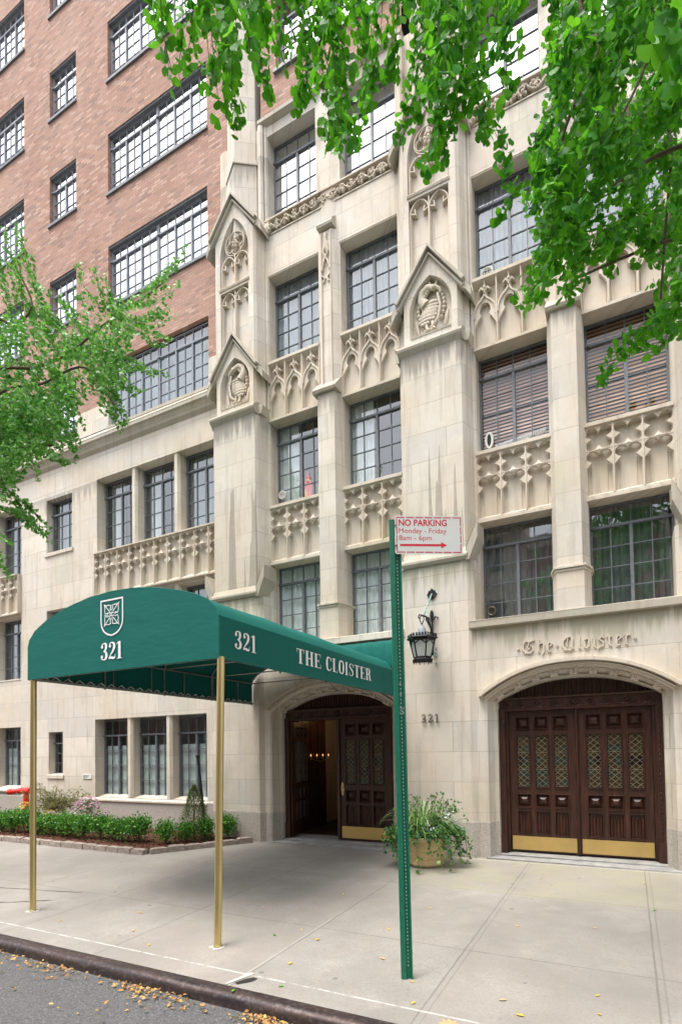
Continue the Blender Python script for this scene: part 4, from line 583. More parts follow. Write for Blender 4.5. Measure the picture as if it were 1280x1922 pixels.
L_LIMBS=[[[-820,390,20],[-825,392,300],[-840,400,520],[-850,395,800]],[[-840,400,480],[-747,419,659],[-677,454,681],[-640,473,698],[-608,489,727],[-579,503,751],[-547,519,773],[-520,532,797]],[[-825,392,400],[-753,430,568],[-699,447,576],[-653,460,573]],[[-840,400,560],[-738,421,731],[-701,440,737],[-681,450,765],[-699,439,814]],[[-840,400,460],[-725,420,626],[-663,452,653],[-613,477,673],[-580,495,624]],[[-825,392,330],[-744,425,513],[-701,448,506],[-677,461,477]]]
# ================================================================== THE BUILDING
BLD = empty('apartment_building', (-4, 7.6, .22), 'limestone and brick apartment building with carved gothic trim and arched doorways behind the canopy', 'building')
CB = [-4.12, -.605, 2.91]      # centres of the bays
CP = [-5.87, -2.36, 1.15]      # centres of the buttresses
YG = 8.0                        # window plane of the bays
def win(x0, x1, z0, z1, y, cols=4, rows=4, split=True, transom=True, glassm='glass', back='sheer', frame='steel', name='window', gap=.10, bars=.012, tr_h=None, latch=False):
    mb = MB(); f = .024; d = .045
    mb.box(x0, x0+f, y, y+d, z0, z1); mb.box(x1-f, x1, y, y+d, z0, z1)
    mb.box(x0+f, x1-f, y+.001, y+d-.001, z0, z0+f); mb.box(x0+f, x1-f, y+.001, y+d-.001, z1-f, z1)
    zt = z1-f
    if transom:
        th = tr_h or (z1-z0)/(rows+1.05)
        zt = z1-th-f*.5
        mb.box(x0+f, x1-f, y-.012, y+d-.002, zt-.014, zt+.018)
        mb.box(x0-.02, x0+.05, y-.03, y, zt-.012, zt+.012)   # hinge arms
    nhalf = cols//2 if split else cols
    xs = []
    if split:
        xm = (x0+x1)/2; mb.box(xm-.020, xm+.020, y-.006, y+d+.003, z0+f, zt-.018)
        segs = [(x0+f, xm-.020), (xm+.020, x1-f)]
    else: segs = [(x0+f, x1-f)]
    for a, b in segs:
        k = cols//len(segs)
        for i in range(1, k):
            xx = a+(b-a)*i/k; mb.box(xx-bars/2, xx+bars/2, y+.008, y+d-.008, z0+f, zt-.018)
    if transom:
        for i in range(1, cols):
            xx = x0+f+(x1-x0-2*f)*i/cols; mb.box(xx-bars/2, xx+bars/2, y+.009, y+d-.009, zt+.022, z1-f)
    for j in range(1, rows):
        zz = z0+f+(zt-z0-f)*j/rows
        for a, b in segs: mb.box(a, b, y+.010, y+d-.010, zz-bars/2, zz+bars/2)
    o = mb.build(name, M[frame], BLD)
    g = MB(); g.add([(x0+f*.5,y+.024,z0+f*.5),(x1-f*.5,y+.024,z0+f*.5),(x1-f*.5,y+.024,z1-f*.5),(x0+f*.5,y+.024,z1-f*.5)], [(0,1,2,3)])
    g.build('pane', M[glassm], o)
    yb = y+d+gap
    if back in ('blindwood', 'blindpink', 'blinddark'):
        s = MB(); z = z0+.03; k = 0; pit = .039 if back == 'blinddark' else .050
        while z < z1-.05:
            s.add([(x0+.02,yb-.008,z),(x1-.02,yb-.008,z),(x1-.02,yb+.007,z+.036),(x0+.02,yb+.007,z+.036)], [(0,1,2,3)])
            z += pit
        s.build('venetian_blind', M[back], o)
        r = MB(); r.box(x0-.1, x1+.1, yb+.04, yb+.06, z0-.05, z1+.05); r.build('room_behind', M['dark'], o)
    elif back in ('curtain', 'sheer', 'bluesheer', 'greysheer'):
        s = MB(); n_ = 40; pts = []
        for i in range(n_+1):
            xx = x0-.03+(x1-x0+.06)*i/n_; yy = yb+.018*math.sin(i*1.9+x0*7)+.012*math.sin(i*.7+z0)
            pts += [(xx, yy, z0-.02), (xx, yy*1.0+.004*math.sin(i), z1+.02)]
        s.add(pts, [(2*i,2*i+2,2*i+3,2*i+1) for i in range(n_)])
        s.build('curtain', M[back], o, smooth=True)
    elif back == 'cafe':      # lower two thirds covered with pale shades, room above
        s = MB(); zc = z0+(z1-z0)*.66
        for a, b in segs: s.box(a+.005, b-.005, yb-.104, yb-.096, z0+.02, zc)
        s.build('shade', M['shade'], o)
        v = MB(); zz = zc
        while zz < z1: v.add([(x0+.06+(x1-x0)*.35,yb+.10,zz),(x1-.03,yb+.10,zz),(x1-.03,yb+.13,zz+.022),(x0+.06+(x1-x0)*.35,yb+.13,zz+.022)], [(0,1,2,3)]); zz += .036
        v.build('venetian_blind', M['shade'], o)
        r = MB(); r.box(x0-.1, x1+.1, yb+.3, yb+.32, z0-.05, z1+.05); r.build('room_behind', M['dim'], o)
    elif back == 'side':      # curtain only at the left of the window
        s = MB(); n_ = 14; pts = []
        for i in range(n_+1):
            xx = x0+.0+(x1-x0)*.42*i/n_; yy = yb+.02*math.sin(i*1.7)
            pts += [(xx, yy, z0-.02), (xx, yy, z1+.02)]
        s.add(pts, [(2*i,2*i+2,2*i+3,2*i+1) for i in range(n_)]); s.build('curtain', M['curtain'], o, smooth=True)
        r = MB(); r.box(x0-.1, x1+.1, yb+.5, yb+.52, z0-.05, z1+.05); r.build('room_behind', M['dim'], o)
    else:
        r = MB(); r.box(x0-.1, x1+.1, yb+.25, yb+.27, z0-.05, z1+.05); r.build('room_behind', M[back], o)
    return o

# ---------------- left stone wing -------------------------------------------------
WX0 = -30.0
tripB = (-9.67, -6.45, 5.85, 7.42); tripA = (-9.67, -6.45, 3.42, 4.88); tripG = (-9.74, -6.78, .82, 2.42)
holesL = [tripB, tripA, tripG, (-11.29,-10.44,6.14,7.33), (-11.29,-10.44,3.62,4.87), (-11.22,-10.75,1.27,2.20),
          (-15.4,-12.18,5.85,7.42), (-15.4,-12.18,3.45,4.88), (-15.3,-12.2,.95,2.35)]
mb = MB(); mb.wall(WX0, -6.2, .83, 8.05, [h for h in holesL if h[2] > .9]+[(-9.74,-6.78,.83,2.42)], 7.8, .235)
# infills behind the tracery spandrels are recessed
mb.build('left_wing_wall', M['stone'], BLD)
mb = MB(); mb.box(WX0, -5.3, 7.765, 8.3, -.1, .79); mb.prism_x([(7.765,.79),(7.80,.83),(8.3,.83),(8.3,.79)], WX0, -5.3)
mb.build('granite_base', M['granite'], BLD)
def spandrel_T1(x0, x1, z0, z1, n, yf=7.775, yb=7.862, name='traceried_spandrel'):
    # row of recessed panels, each headed by two tiers of cusped quatrefoils
    mb = MB(); w_ = (x1-x0)/n; hh = (z1-z0)
    zt = z1-.035; h1 = hh*.335; zm = zt-h1; h2 = hh*.30
    mb.add([(x0,yb,z0),(x1,yb,z0),(x1,yb,z1),(x0,yb,z1)], [(0,1,2,3)])
    def lobe(cx, cz, rx, rz, a0, a1, k=7): return [(cx+rx*math.cos(a0+(a1-a0)*i/k), cz+rz*math.sin(a0+(a1-a0)*i/k)) for i in range(k+1)]
    for i in range(n):
        a = w_/2-.008; cx = x0+w_*(i+.5); b = h1/2-.006; cz = zm+h1/2
        def quarter(sx, sz):
            p = lobe(.52*a, .52*b, .46*a, .44*b, R(-72), R(162))
            p = [(.52*a, .0)]+p+[(0, .50*b)]
            return [(cx+sx*x, cz+sz*z) for x, z in p]
        q1 = quarter(1, 1); q2 = quarter(-1, 1)[::-1]; q3 = quarter(-1, -1); q4 = quarter(1, -1)[::-1]
        hole = q1[:-1]+q2[:-1]+q3[:-1]+q4[:-1]
        mb.plate([(cx-w_/2, zm), (cx+w_/2, zm), (cx+w_/2, zt), (cx-w_/2, zt)], [hole], yf, yb-.03, .04, sides=False)
        # lower half-tier hanging beneath the middle bar
        cz = zm-h2*.5; b = h2*.5
        up = [(cx+x, cz+z) for x, z in ([(a*1.0, -.62*b), (.52*a, -.05*b)]+lobe(.50*a, .50*b, .46*a, .46*b, R(-60), R(165))+[(0, .50*b)])]
        lf = [(2*cx-x, z) for x, z in up[::-1]][1:]
        outer = [(cx-w_/2, zm-.001), (cx-w_/2, up[0][1]-.03)]+[(x, z) for x, z in lf[::-1]][0:0]
        poly = [(cx+w_/2, zm-.001), (cx-w_/2, zm-.001), (cx-w_/2, lf[-1][1]-.02)]+lf[::-1]+up[::-1][1:]+[(cx+w_/2, up[0][1]-.02)]
        mb.prism_y(poly, yf+.004, yb-.04)
        # small four-point boss in the middle of the bar
        mb.add([(cx-.045,yf-.006,zm),(cx,yf-.006,zm-.05),(cx+.045,yf-.006,zm),(cx,yf-.006,zm+.05),(cx,yf-.026,zm),
                (cx-.045,yf+.02,zm),(cx,yf+.02,zm-.05),(cx+.045,yf+.02,zm),(cx,yf+.02,zm+.05)],
               [(0,1,4),(1,2,4),(2,3,4),(3,0,4),(0,5,6,1),(1,6,7,2),(2,7,8,3),(3,8,5,0)])
    for i in range(n+1):
        xx = x0+w_*i
        mb.ribbon([(xx, z0), (xx, zt)], .055, yf-.012, yb, .25)
        if i < n:
            for sx in (-.27, .27):
                mb.ribbon([(xx+w_*(.5+sx), z0), (xx+w_*(.5+sx), zm-h2*.6)], .022, yb-.012, yb, .3)
    mb.prism_x([(yf-.03, z1), (yf-.03, z1-.025), (yb, z1-.06), (yb, z1)], x0, x1)       # drip at the top
    mb.prism_x([(yf-.005, z0-.03), (yf-.005, z0), (yb, z0+.05), (yb, z0-.03)], x0, x1)     # sloping foot
    return mb.build(name, M['carved'], BLD)
def spandrel_T2(x0, x1, z0, z1, n, yf=7.775, yb=7.862):
    # panels headed by cusped ogee arches with leafy finials
    mb = MB(); w_ = (x1-x0)/n; zt = z1-.03
    mb.add([(x0,yb,z0),(x1,yb,z0),(x1,yb,z1),(x0,yb,z1)], [(0,1,2,3)])
    zs = z0+(z1-z0)*.47; za = z0+(z1-z0)*.76
    for i in range(n):
        cx = x0+w_*(i+.5); a = w_/2-.01
        for s_ in (-1, 1):
            p = [(cx+s_*a*1.0, zs-.03), (cx+s_*a*.97, zs+(za-zs)*.18), (cx+s_*a*.84, zs+(za-zs)*.42), (cx+s_*a*.60, zs+(za-zs)*.62), (cx+s_*a*.30, zs+(za-zs)*.76), (cx+s_*a*.10, zs+(za-zs)*.90), (cx, za+.02)]
            mb.ribbon(p, .068, yf+.004*s_, yb-.005, .28)
            # cusps inside the arch
            rz = za-zs; inner = [(0, zs+.62*rz), (.18*a, zs+.60*rz), (.36*a, zs+.50*rz), (.47*a, zs+.34*rz), (.50*a, zs+.18*rz), (.36*a, zs+.02*rz), (.46*a, zs-.09*rz), (.60*a, zs-.16*rz), (.72*a, zs-.30*rz), (.86*a, zs-.42*rz), (1.0*a, zs-.62*rz)]
            outl = [(1.0*a, zs-.03), (.97*a, zs+.18*rz), (.84*a, zs+.42*rz), (.60*a, zs+.62*rz), (.30*a, zs+.76*rz), (0, zs+.95*rz)]
            mb.prism_y([(cx+s_*x, z) for x, z in (inner+outl)][::s_], yf+.022, yb-.004)
            # leaves of the finial
            zc = za+(zt-za)*.45
            mb.ribbon([(cx+s_*.008, zc-.03), (cx+s_*.045, zc+.012), (cx+s_*.075, zc-.03)], [.045,.06,.03], yf+.006*s_, yb-.01, .5)
        mb.ribbon([(cx, za-.03), (cx, zt)], [.085,.05], yf-.004, yb, .22)
        mb.ball((cx, yf+.02, za+(zt-za)*.5), (.03,.04,.035), 8, 5)
    for i in range(n+1):
        xx = x0+w_*i; mb.ribbon([(xx, z0), (xx, zt)], .05, yf-.012, yb, .3)
        if i < n: mb.ribbon([(xx+w_*.10, z0), (xx+w_*.10, zs-.05)], .018, yb-.012, yb, .3); mb.ribbon([(xx+w_*.9, z0), (xx+w_*.9, zs-.05)], .018, yb-.012, yb, .3)
    mb.prism_x([(yf-.03, z1), (yf-.03, z1-.022), (yb, z1-.09), (yb, z1)], x0, x1)
    mb.prism_x([(yf-.005, z0-.03), (yf-.005, z0), (yb, z0+.05), (yb, z0-.03)], x0, x1)
    return mb.build('ogee_spandrel', M['carved'], BLD)
# openings in the wall for the spandrels of the wing are filled by the panels themselves, standing 2 cm proud
for a, b in ((-9.66, -6.3), (-15.4, -12.2)):
    spandrel_T1(a, b, 4.96, 5.84, 10, yf=7.725, yb=7.797)
for x0, x1, z0, z1 in (tripB, (-15.4,-12.18,5.85,7.42), tripA, (-15.4,-12.18,3.45,4.88), tripG, (-15.3,-12.2,.95,2.35)):
    W3 = (x1-x0); low = z0 < 2
    mw = .155; ww = (W3-2*mw)/3
    for k in range(3):
        a = x0+k*(ww+mw)
        if x1 < -12 and k == 0: bk = 'dim'
        if low: gm, bk = 'glass_low', 'cafe'
        else: gm, bk = 'glass', 'side' if k != 2 else 'sheer'
        win(a+.01, a+ww-.01, z0+.02, z1-.015, 8.02, 4, 4 if not low else 4, True, True, gm, bk, gap=.12)
    for k in range(2):
        a = x0+(k+1)*ww+k*mw; m_ = MB()
        m_.prism_z([(a,8.05),(a,7.86),(a+.04,7.815),(a+mw-.04,7.815),(a+mw,7.86),(a+mw,8.05)], z0, z1)
        m_.build('stone_mullion', M['stone'], BLD)
    s_ = MB()   # sloping sill
    s_.prism_x([(7.79, z0-.005), (7.79, z0-.03), (8.05, z0-.03), (8.05, z0+.06)], x0+.002, x1-.002); s_.build('sill', M['stone'], BLD)
    if low:
        s_ = MB(); s_.prism_x([(7.74, z0-.03), (7.74, z0-.06), (7.80, z0-.10), (7.80, z0-.0)], x0-.03, x1+.03); s_.build('sill_moulding', M['stone'], BLD)
for z0, z1 in ((6.14, 7.33), (3.62, 4.87)):
    win(-11.27, -10.46, z0+.03, z1-.01, 7.94, 3, 3, False, True, 'glass', 'sheer')
win(-11.2, -10.77, 1.29, 2.19, 7.94, 2, 3, False, True, 'glass_low', 'shade')
for (a, b, z) in ((-11.33,-10.40,6.14), (-11.33,-10.40,3.62), (-11.26,-10.71,1.27)):
    s_ = MB(); s_.prism_x([(7.77, z), (7.77, z-.07), (7.80, z-.09), (7.95, z-.02), (7.95, z+.03)], a, b); s_.build('sill', M['stone'], BLD)

# ---------------- belt course and brick above -------------------------------------
mb = MB()
mb.prism_x([(7.86,8.46),(7.70,8.26),(7.64,8.22),(7.64,8.15),(7.68,8.13),(7.72,8.07),(7.735,8.03),(7.80,7.97),(7.95,7.97),(7.95,8.46)], WX0, -6.2)
mb.build('belt_course', M['mossy'], BLD, bevel=.006)
big = [(-9.36,-6.70,z,z+1.31) for z in (10.99, 13.42, 15.88, 18.32)]+[(-14.84,-12.18,z,z+1.31) for z in (10.99, 13.42, 15.88, 18.32)]
small = [(-11.25,-10.36,z,z+1.15) for z in (11.16, 13.60, 16.05, 18.5)]
f1 = [(-9.36,-6.70,8.46,9.82), (-14.84,-12.18,8.46,9.82), (-11.25,-10.36,8.70,9.86)]
mb = MB(); mb.wall(WX0, -5.6, 9.0, 21, big+small+[(a,b,9.0,d,'b') for a,b,c,d in f1], 7.85, .09); 
mb.box(WX0, 4.5, 7.9, 8.3, 21, 21.3)
mb.build('brick_wall', M['brick'], BLD)
mb = MB(); mb.wall(WX0, -6.2, 8.46, 9.0, [(a,b,c,9.0,'t') for a,b,c,d in f1], 7.842, .098); mb.build('stone_plinth', M['stone'], BLD)
for i, (x0, x1, z0, z1) in enumerate(big+f1[:2]):
    hi = z0 > 9
    gm = 'glass_hi' if hi else 'glass'; bk = 'curtain' if hi else 'sheer'
    xm = (x0+x1)/2
    # two triple lights side by side: build as two windows of 6 columns
    for a, b in ((x0+.01, xm-.006), (xm+.006, x1-.01)):
        mb = MB()
        o = win(a, b, z0+.02, z1-.03, 7.93, 6, 4, False, True, gm, bk, frame='steelblue', gap=.08)
        for k in (1, 2):
            xx = a+.03+(b-a-.06)*k/3; mb.box(xx-.016, xx+.016, 7.922, 7.978, z0+.05, z1-.31)
        mb.build('sash_mullion', M['steelblue'], o)
    s_ = MB(); s_.box(x0-.03, x1+.03, 7.81, 7.93, z0-.045, z0+.012); s_.build('sill', M['steel'] if hi else M['mossy'], BLD)
    if hi:
        s_ = MB(); s_.box(x0, x1, 7.87, 7.95, z1-.035, z1-.002); s_.build('lintel_angle', M['steel'], BLD)
for x0, x1, z0, z1 in small+f1[2:]:
    win(x0+.01, x1-.01, z0+.02, z1-.03, 7.93, 4, 3, True, True, 'glass_hi', 'curtain', frame='steelblue', gap=.08)
    s_ = MB(); s_.box(x0-.03, x1+.03, 7.81, 7.93, z0-.045, z0+.012); s_.build('sill', M['steel'], BLD)
    s_ = MB(); s_.box(x0, x1, 7.87, 7.95, z1-.035, z1-.002); s_.build('lintel_angle', M['steel'], BLD)

# ---------------- bays ------------------------------------------------------------
def arch(hw, zs, r, k=28, p=2.25): return [(hw*(-1+2*i/k), zs+r*(1-abs(-1+2*i/k)**p)) for i in range(k+1)]
FL = .235
for bi, cb in enumerate(CB):
    xl, xr = cb-1.22, cb+1.22
    # portal storey: wall with arched opening
    jam = [(1.12, 7.56), (1.085, 7.575), (1.07, 7.62), (1.03, 7.70), (1.00, 7.73), (.985, 7.73), (.975, 7.90)]
    A = arch(1.12, 2.36, .40)
    mb = MB()
    face = [(cb-1.34, .70), (cb-1.12, .70)]+[(cb+x, z) for x, z in A]+[(cb+1.12, .70), (cb+1.34, .70), (cb+1.34, 3.36), (cb-1.34, 3.36)]
    mb.plate(face, [], 7.56, 7.7, sides=False)
    rows = []
    for hw, y in jam:
        f = (hw-.975)/.145; a = arch(hw, 2.335+.025*f, .27+.13*f)
        rows.append([(cb-hw, y, .70)]+[(cb+x, y, z) for x, z in a]+[(cb+hw, y, .70)])
    vs = [p for r_ in rows for p in r_]; n_ = len(rows[0])
    mb.add(vs, [(i*n_+j, i*n_+j+1, (i+1)*n_+j+1, (i+1)*n_+j) for i in range(len(rows)-1) for j in range(n_-1)])
    mb.build('portal_surround', M['stone'], BLD)
    for s_ in (-1, 1):
        g = MB(); pl = [(cb+s_*1.34, 7.548)]+[(cb+s_*(hw-.004), y-.012) for hw, y in jam]+[(cb+s_*1.34, 7.90)]
        if s_ > 0: pl = pl[::-1]
        g.prism_z(pl, .0, .70)
        g.build('granite_jamb', M['granite'], BLD)
    # hood mould over the arch
    h = MB(); hp = [(cb+x, z) for x, z in arch(1.155, 2.42, .385)]
    hp = [(cb-1.155, 2.40)]+hp+[(cb+1.155, 2.40)]
    h.ribbon(hp, .075, 7.46, 7.565, .55)
    hp2 = [(cb+x, z) for x, z in arch(1.105, 2.385, .375)]; h.ribbon(hp2, .03, 7.50, 7.565, .5)
    h.build('hood_mould', M['carved'], BLD)
    # rosettes along the hollow of the arch
    ro = MB()
    hw, zs, r_ = 1.035, 2.348, .325
    for k in range(9):
        t = -0.90+1.8*k/8; x = cb+hw*t; z = zs+r_*(1-abs(t)**2.25); sl_ = -r_*2.25*abs(t)**1.25*(1 if t > 0 else -1)/hw
        ang = math.atan(sl_)
        ca, sa = math.cos(ang), math.sin(ang)
        def T(u, v, y): return (x+u*ca-v*sa, y, z+u*sa+v*ca)
        e = .045
        ro.add([T(-e,-e,7.625),T(e,-e,7.655),T(e,e,7.60),T(-e,e,7.60),T(-e,-e,7.74),T(e,-e,7.74),T(e,e,7.70),T(-e,e,7.70)],
               [(0,1,2,3),(0,4,5,1),(1,5,6,2),(2,6,7,3),(3,7,4,0)])
        for q in range(4):
            an = ang+q*PI/2+PI/4; ro.ball((x+.022*math.cos(an), 7.612, z+.022*math.sin(an)), (.018,.02,.014), 6, 4, an)
        ro.ball((x, 7.60, z), (.010,.014,.010), 6, 4)
    for off in (1.0, 1.065):
        f = (off-.975)/.145
        ro.ribbon([(cb+x, z) for x, z in arch(off, 2.335+.025*f, .27+.13*f)], .016, 7.60 if off > 1.05 else 7.69, 7.74, .5)
    ro.build('arch_rosettes', M['carved'], BLD)
    # sill band over the portal and sloping offset
    s_ = MB(); s_.prism_x([(7.488,3.34),(7.488,3.435),(7.51,3.445),(7.80,3.47),(8.06,3.50),(8.06,3.34)], cb-1.285, cb+1.285)
    s_.build('sill_band', M['mossy'] if bi else M['stone'], BLD, bevel=.006)
    # windows of the four storeys
    lv = [(3.47, 4.87), (5.93, 7.34), (8.42, 9.90), (10.95, 12.42)]
    for k, (z0, z1) in enumerate(lv):
        for q, (a, b) in enumerate(((cb-1.19, cb-.22), (cb+.22, cb+1.19))):
            gm = 'glass' if k < 3 else 'glass_hi'
            if bi == 0: bk = ['curtain', 'side', 'bluesheer', 'curtain'][k]
            else: bk = ['greysheer', 'blindpink' if q == 0 else 'blindwood', 'bluesheer', 'curtain'][k]
            if k == 0: gm = 'glass_low' if bi == 0 else 'glass'
            if k == 1 and bi: gm = 'glass_low'
            if bi == 2: bk = 'sheer'
            win(a+.008, b-.008, z0+.012, z1-.004, YG, 4, 4, True, True, gm, bk, gap=.03)
    # tracery panels between the storeys
    for a, b in ((cb-1.20, cb-.20), (cb+.20, cb+1.20)):
        spandrel_T1(a, b, 4.93, 5.86, 3); spandrel_T2(a, b, 7.39, 8.36, 3)
        for z0 in (4.868, 7.34):     # lintel lips over the windows
            m_ = MB(); m_.prism_x([(7.755, z0+.0), (7.755, z0+.032), (7.80, z0+.05), (8.06, z0+.05), (8.06, z0)], a, b); m_.build('lintel_lip', M['carved'], BLD)
        for z0 in (5.862, 8.362):
            m_ = MB(); m_.prism_x([(7.748, z0), (7.748, z0+.023), (8.06, z0+.095), (8.06, z0)], a, b); m_.build('window_ledge', M['carved'], BLD)
    # plain stone storey band with vine frieze
    m_ = MB(); m_.wall(cb-1.22, cb+1.22, 9.92, 10.62, [], 7.78, .1)
    m_.box(cb-1.22, cb+1.22, 7.79, 8.06, 9.90, 9.92)
    m_.prism_x([(7.78, 9.92), (7.80, 9.90), (7.8,9.93)], cb-1.22, cb+1.22)
    m_.box(cb-1.22, cb+1.22, 7.85, 8.06, 10.62, 10.95); m_.build('storey_band', M['stone'], BLD)
    m_ = MB(); X0, X1 = cb-1.24, cb+1.24; zc = 10.745
    m_.prism_x([(7.735, 10.865), (7.735, 10.89), (8.05, 10.97), (8.05, 10.865)], X0, X1)
    m_.box(X0, X1, 7.765, 7.86, 10.625, 10.645)
    st = [(X0+.02+(X1-X0-.04)*i/120, zc+.062*math.sin(i*2*PI/120*7)) for i in range(121)]
    m_.ribbon(st, .028, 7.745, 7.85, .5)
    rr = random.Random(bi+3)
    for k in range(14):
        x = X0+(X1-X0)*(k+.5)/14; up = 1 if (k % 2) else -1
        sp = [(x+(.075-.009*i)*math.cos(i*.75*up+k), zc-up*.012+(.06-.0065*i)*math.sin(i*.75*up+k)) for i in range(8)]
        m_.ribbon(sp, [.03-.002*i for i in range(8)], 7.738, 7.85, .5)
        for q in range(11):
            an = rr.uniform(0, 2*PI); m_.ball((x+rr.uniform(.03,.085)*math.cos(an), 7.765, zc+rr.uniform(.04,.08)*math.sin(an)), (.030, .035, .016), 6, 4, an+rr.uniform(-1, 1))
        m_.ball((x, 7.765, zc), (.03,.035,.03), 8, 5)
    for xx in (X0+.07, X1-.07):
        m_.ball((xx, 7.74, zc-.02), (.085,.05,.10), 10, 7)
        for q in range(9):
            an = q*2*PI/9; m_.ball((xx+.075*math.cos(an), 7.72, zc-.02+.085*math.sin(an)), (.026,.03,.016), 6, 4, an)
    m_.build('vine_frieze', M['carved'], BLD)
    # jambs of the top storey, lintel, hood mould
    m_ = MB(); m_.wall(cb-1.24, cb+1.24, 10.95, 12.62, [(cb-1.19,cb-.22,10.95,12.42),(cb+.22,cb+1.19,10.95,12.42)], 7.79, .235)
    m_.build('top_storey_surround', M['stone'], BLD)
    m_ = MB()
    m_.prism_x([(7.78,12.60),(7.70,12.64),(7.70,12.70),(7.79,12.76),(7.85,12.76),(7.85,12.60)], cb-1.33, cb+1.33)
    for s2 in (-1, 1): m_.box(cb+s2*1.29-.04, cb+s2*1.29+.04, 7.72, 7.80, 12.40, 12.60)
    m_.build('label_mould', M['mossy'], BLD)
    # brick above
    hw5 = [(cb-.99,cb-.06,13.50,14.80), (cb+.16,cb+1.06,13.50,14.80), (cb-.99,cb-.06,15.95,17.25), (cb+.16,cb+1.06,15.95,17.25)]
    m_ = MB(); m_.wall(cb-1.32, cb+1.32, 12.76, 21, hw5, 7.80, .16); m_.build('brick_bay', M['brick'], BLD)
    for a, b, z0, z1 in hw5:
        win(a+.01, b-.01, z0+.02, z1-.02, 7.93, 4, 4, True, True, 'glass_hi', 'curtain', frame='steelblue', gap=.06)
        s_ = MB(); s_.box(a-.03, b+.03, 7.75, 7.93, z0-.05, z0+.012); s_.build('sill', M['steel'], BLD)
    # central pier: splayed pilaster with moulding, cap, and a slimmer traceried shaft
    m_ = MB()
    def pil(hw, yf, z0, z1, ys=7.80, sp=.10): m_.prism_z([(cb-hw-sp,8.06),(cb-hw-sp,ys),(cb-hw,yf),(cb+hw,yf),(cb+hw+sp,ys),(cb+hw+sp,8.06)], z0, z1)
    pil(.165, 7.60, 3.44, 3.96, sp=.065); pil(.15, 7.605, 3.96, 7.42, sp=.075)
    for q, e in enumerate((.012, .028)): pil(.165+e, 7.60-e*1.2, 3.955+q*.035, 3.985+q*.035, sp=.065)
    pil(.105, 7.70, 7.42, 10.12, sp=.10)
    pil(.085, 7.76, 10.12, 12.62, sp=.12)
    m_.build('central_pier', M['stone'], BLD, bevel=.004)
    m_ = MB()
    m_.prism_x([(7.56,7.40),(7.545,7.44),(7.56,7.47),(7.74,7.66),(7.8,7.66),(7.8,7.40)], cb-.21, cb+.21)
    m_.build('pier_cap', M['mossy'], BLD, bevel=.005); m_ = MB()
    m_.prism_x([(7.64,10.16),(7.63,10.20),(7.65,10.24),(7.80,10.40),(7.8,10.16)], cb-.14, cb+.14)
    m_.build('pier_cap', M['mossy'], BLD, bevel=.005)
    m_ = MB()   # little blind tracery on the shaft
    for s2 in (-1, 1):
        m_.ribbon([(cb+s2*.085, 7.6), (cb+s2*.085, 10.10)], .025, 7.672, 7.702, .5)
        m_.ribbon([(cb+s2*.075, 9.45), (cb+s2*.03, 9.60), (cb-s2*.045, 9.76), (cb+s2*.0, 9.97), (cb+s2*.01, 10.06)], .03, 7.66+.002*s2, 7.702, .5)
        m_.ribbon([(cb+s2*.075, 9.38), (cb+s2*.02, 9.33), (cb+s2*.05, 9.26)], .03, 7.668, 7.702, .5)
    m_.ball((cb, 7.69, 9.86), (.045,.03,.10), 8, 6); m_.build('pier_tracery', M['carved'], BLD)
    # mouldings on the sides of the bay
    for s2 in (-1, 1):
        m_ = MB(); x = cb+s2*1.215
        m_.prism_z([(x-.03,8.06),(x-.03,7.80),(x-.012,7.765),(x+.012,7.765),(x+.03,7.80),(x+.03,8.06)], 3.46, 12.6)
        x = cb+s2*1.29
        m_.prism_z([(x-.05,8.06),(x-.05,7.73),(x-.02,7.70),(x+.02,7.70),(x+.05,7.73),(x+.05,8.06)], 3.46, 12.6)
        m_.build('bay_jamb_moulding', M['stone'], BLD)
# stone flank at the right end and dark core behind everything
mb = MB(); mb.box(4.2, 8, 7.8, 8.2, .1, 12.6); mb.build('right_wing_wall', M['stone'], BLD)
mb = MB(); mb.box(4.2, 8, 7.85, 8.2, 12.6, 21); mb.build('right_brick_wall', M['brick'], BLD)
mb = MB(); mb.box(WX0, 8, 8.9, 9.1, 2.9, 20.9); mb.box(WX0, -6.0, 8.85, 9.1, -.1, 2.95); mb.box(-2.4, 8, 8.6, 9.1, -.1, 2.9); mb.build('core_wall', M['dark'], BLD)
mb = MB(); mb.box(WX0-.3, 8.3, 7.7, 16, 21.3, 21.6); mb.build('roof', M['dark'], BLD)
# ---------------- buttresses ------------------------------------------------------
def trefoil_pair(mb, x0, x1, z0, zt, yf, yb):
    xm = (x0+x1)/2
    for a, b in ((x0, xm), (xm, x1)):
        c = (a+b)/2; h = (b-a)/2
        arc = [(c-h, z0)]+[(c+h*.98*math.cos(t), zt-.20+.16*math.sin(t)+.03*(1-abs(math.cos(t)))) for t in [PI-PI*i/10 for i in range(11)]]+[(c+h, z0)]
        mb.ribbon(arc, .045, yf, yb, .35)
        for s_ in (-1, 1):
            mb.ribbon([(c+s_*h*.98, zt-.17), (c+s_*h*.45, zt-.20), (c+s_*h*.5, zt-.12)], [.04,.07,.04], yf+.008+.002*s_, yb, .4)
    mb.ribbon([(xm, z0), (xm, zt-.02)], .05, yf-.004, yb, .35)
def pointed(cx, z0, hw, zs, za, k=9, flip=False):
    L = [(cx-hw, z0), (cx-hw, zs)]; c_ = hw*.9; Rd = hw+c_; am = math.acos(c_/Rd); hh = Rd*math.sin(am)
    for i in range(1, k): t = am*i/k; L.append((cx+c_-Rd*math.cos(t), zs+(za-zs)*Rd*math.sin(t)/hh))
    L.append((cx, za)); Rr = [(2*cx-x, z) for x, z in L[:-1][::-1]]
    return L+Rr
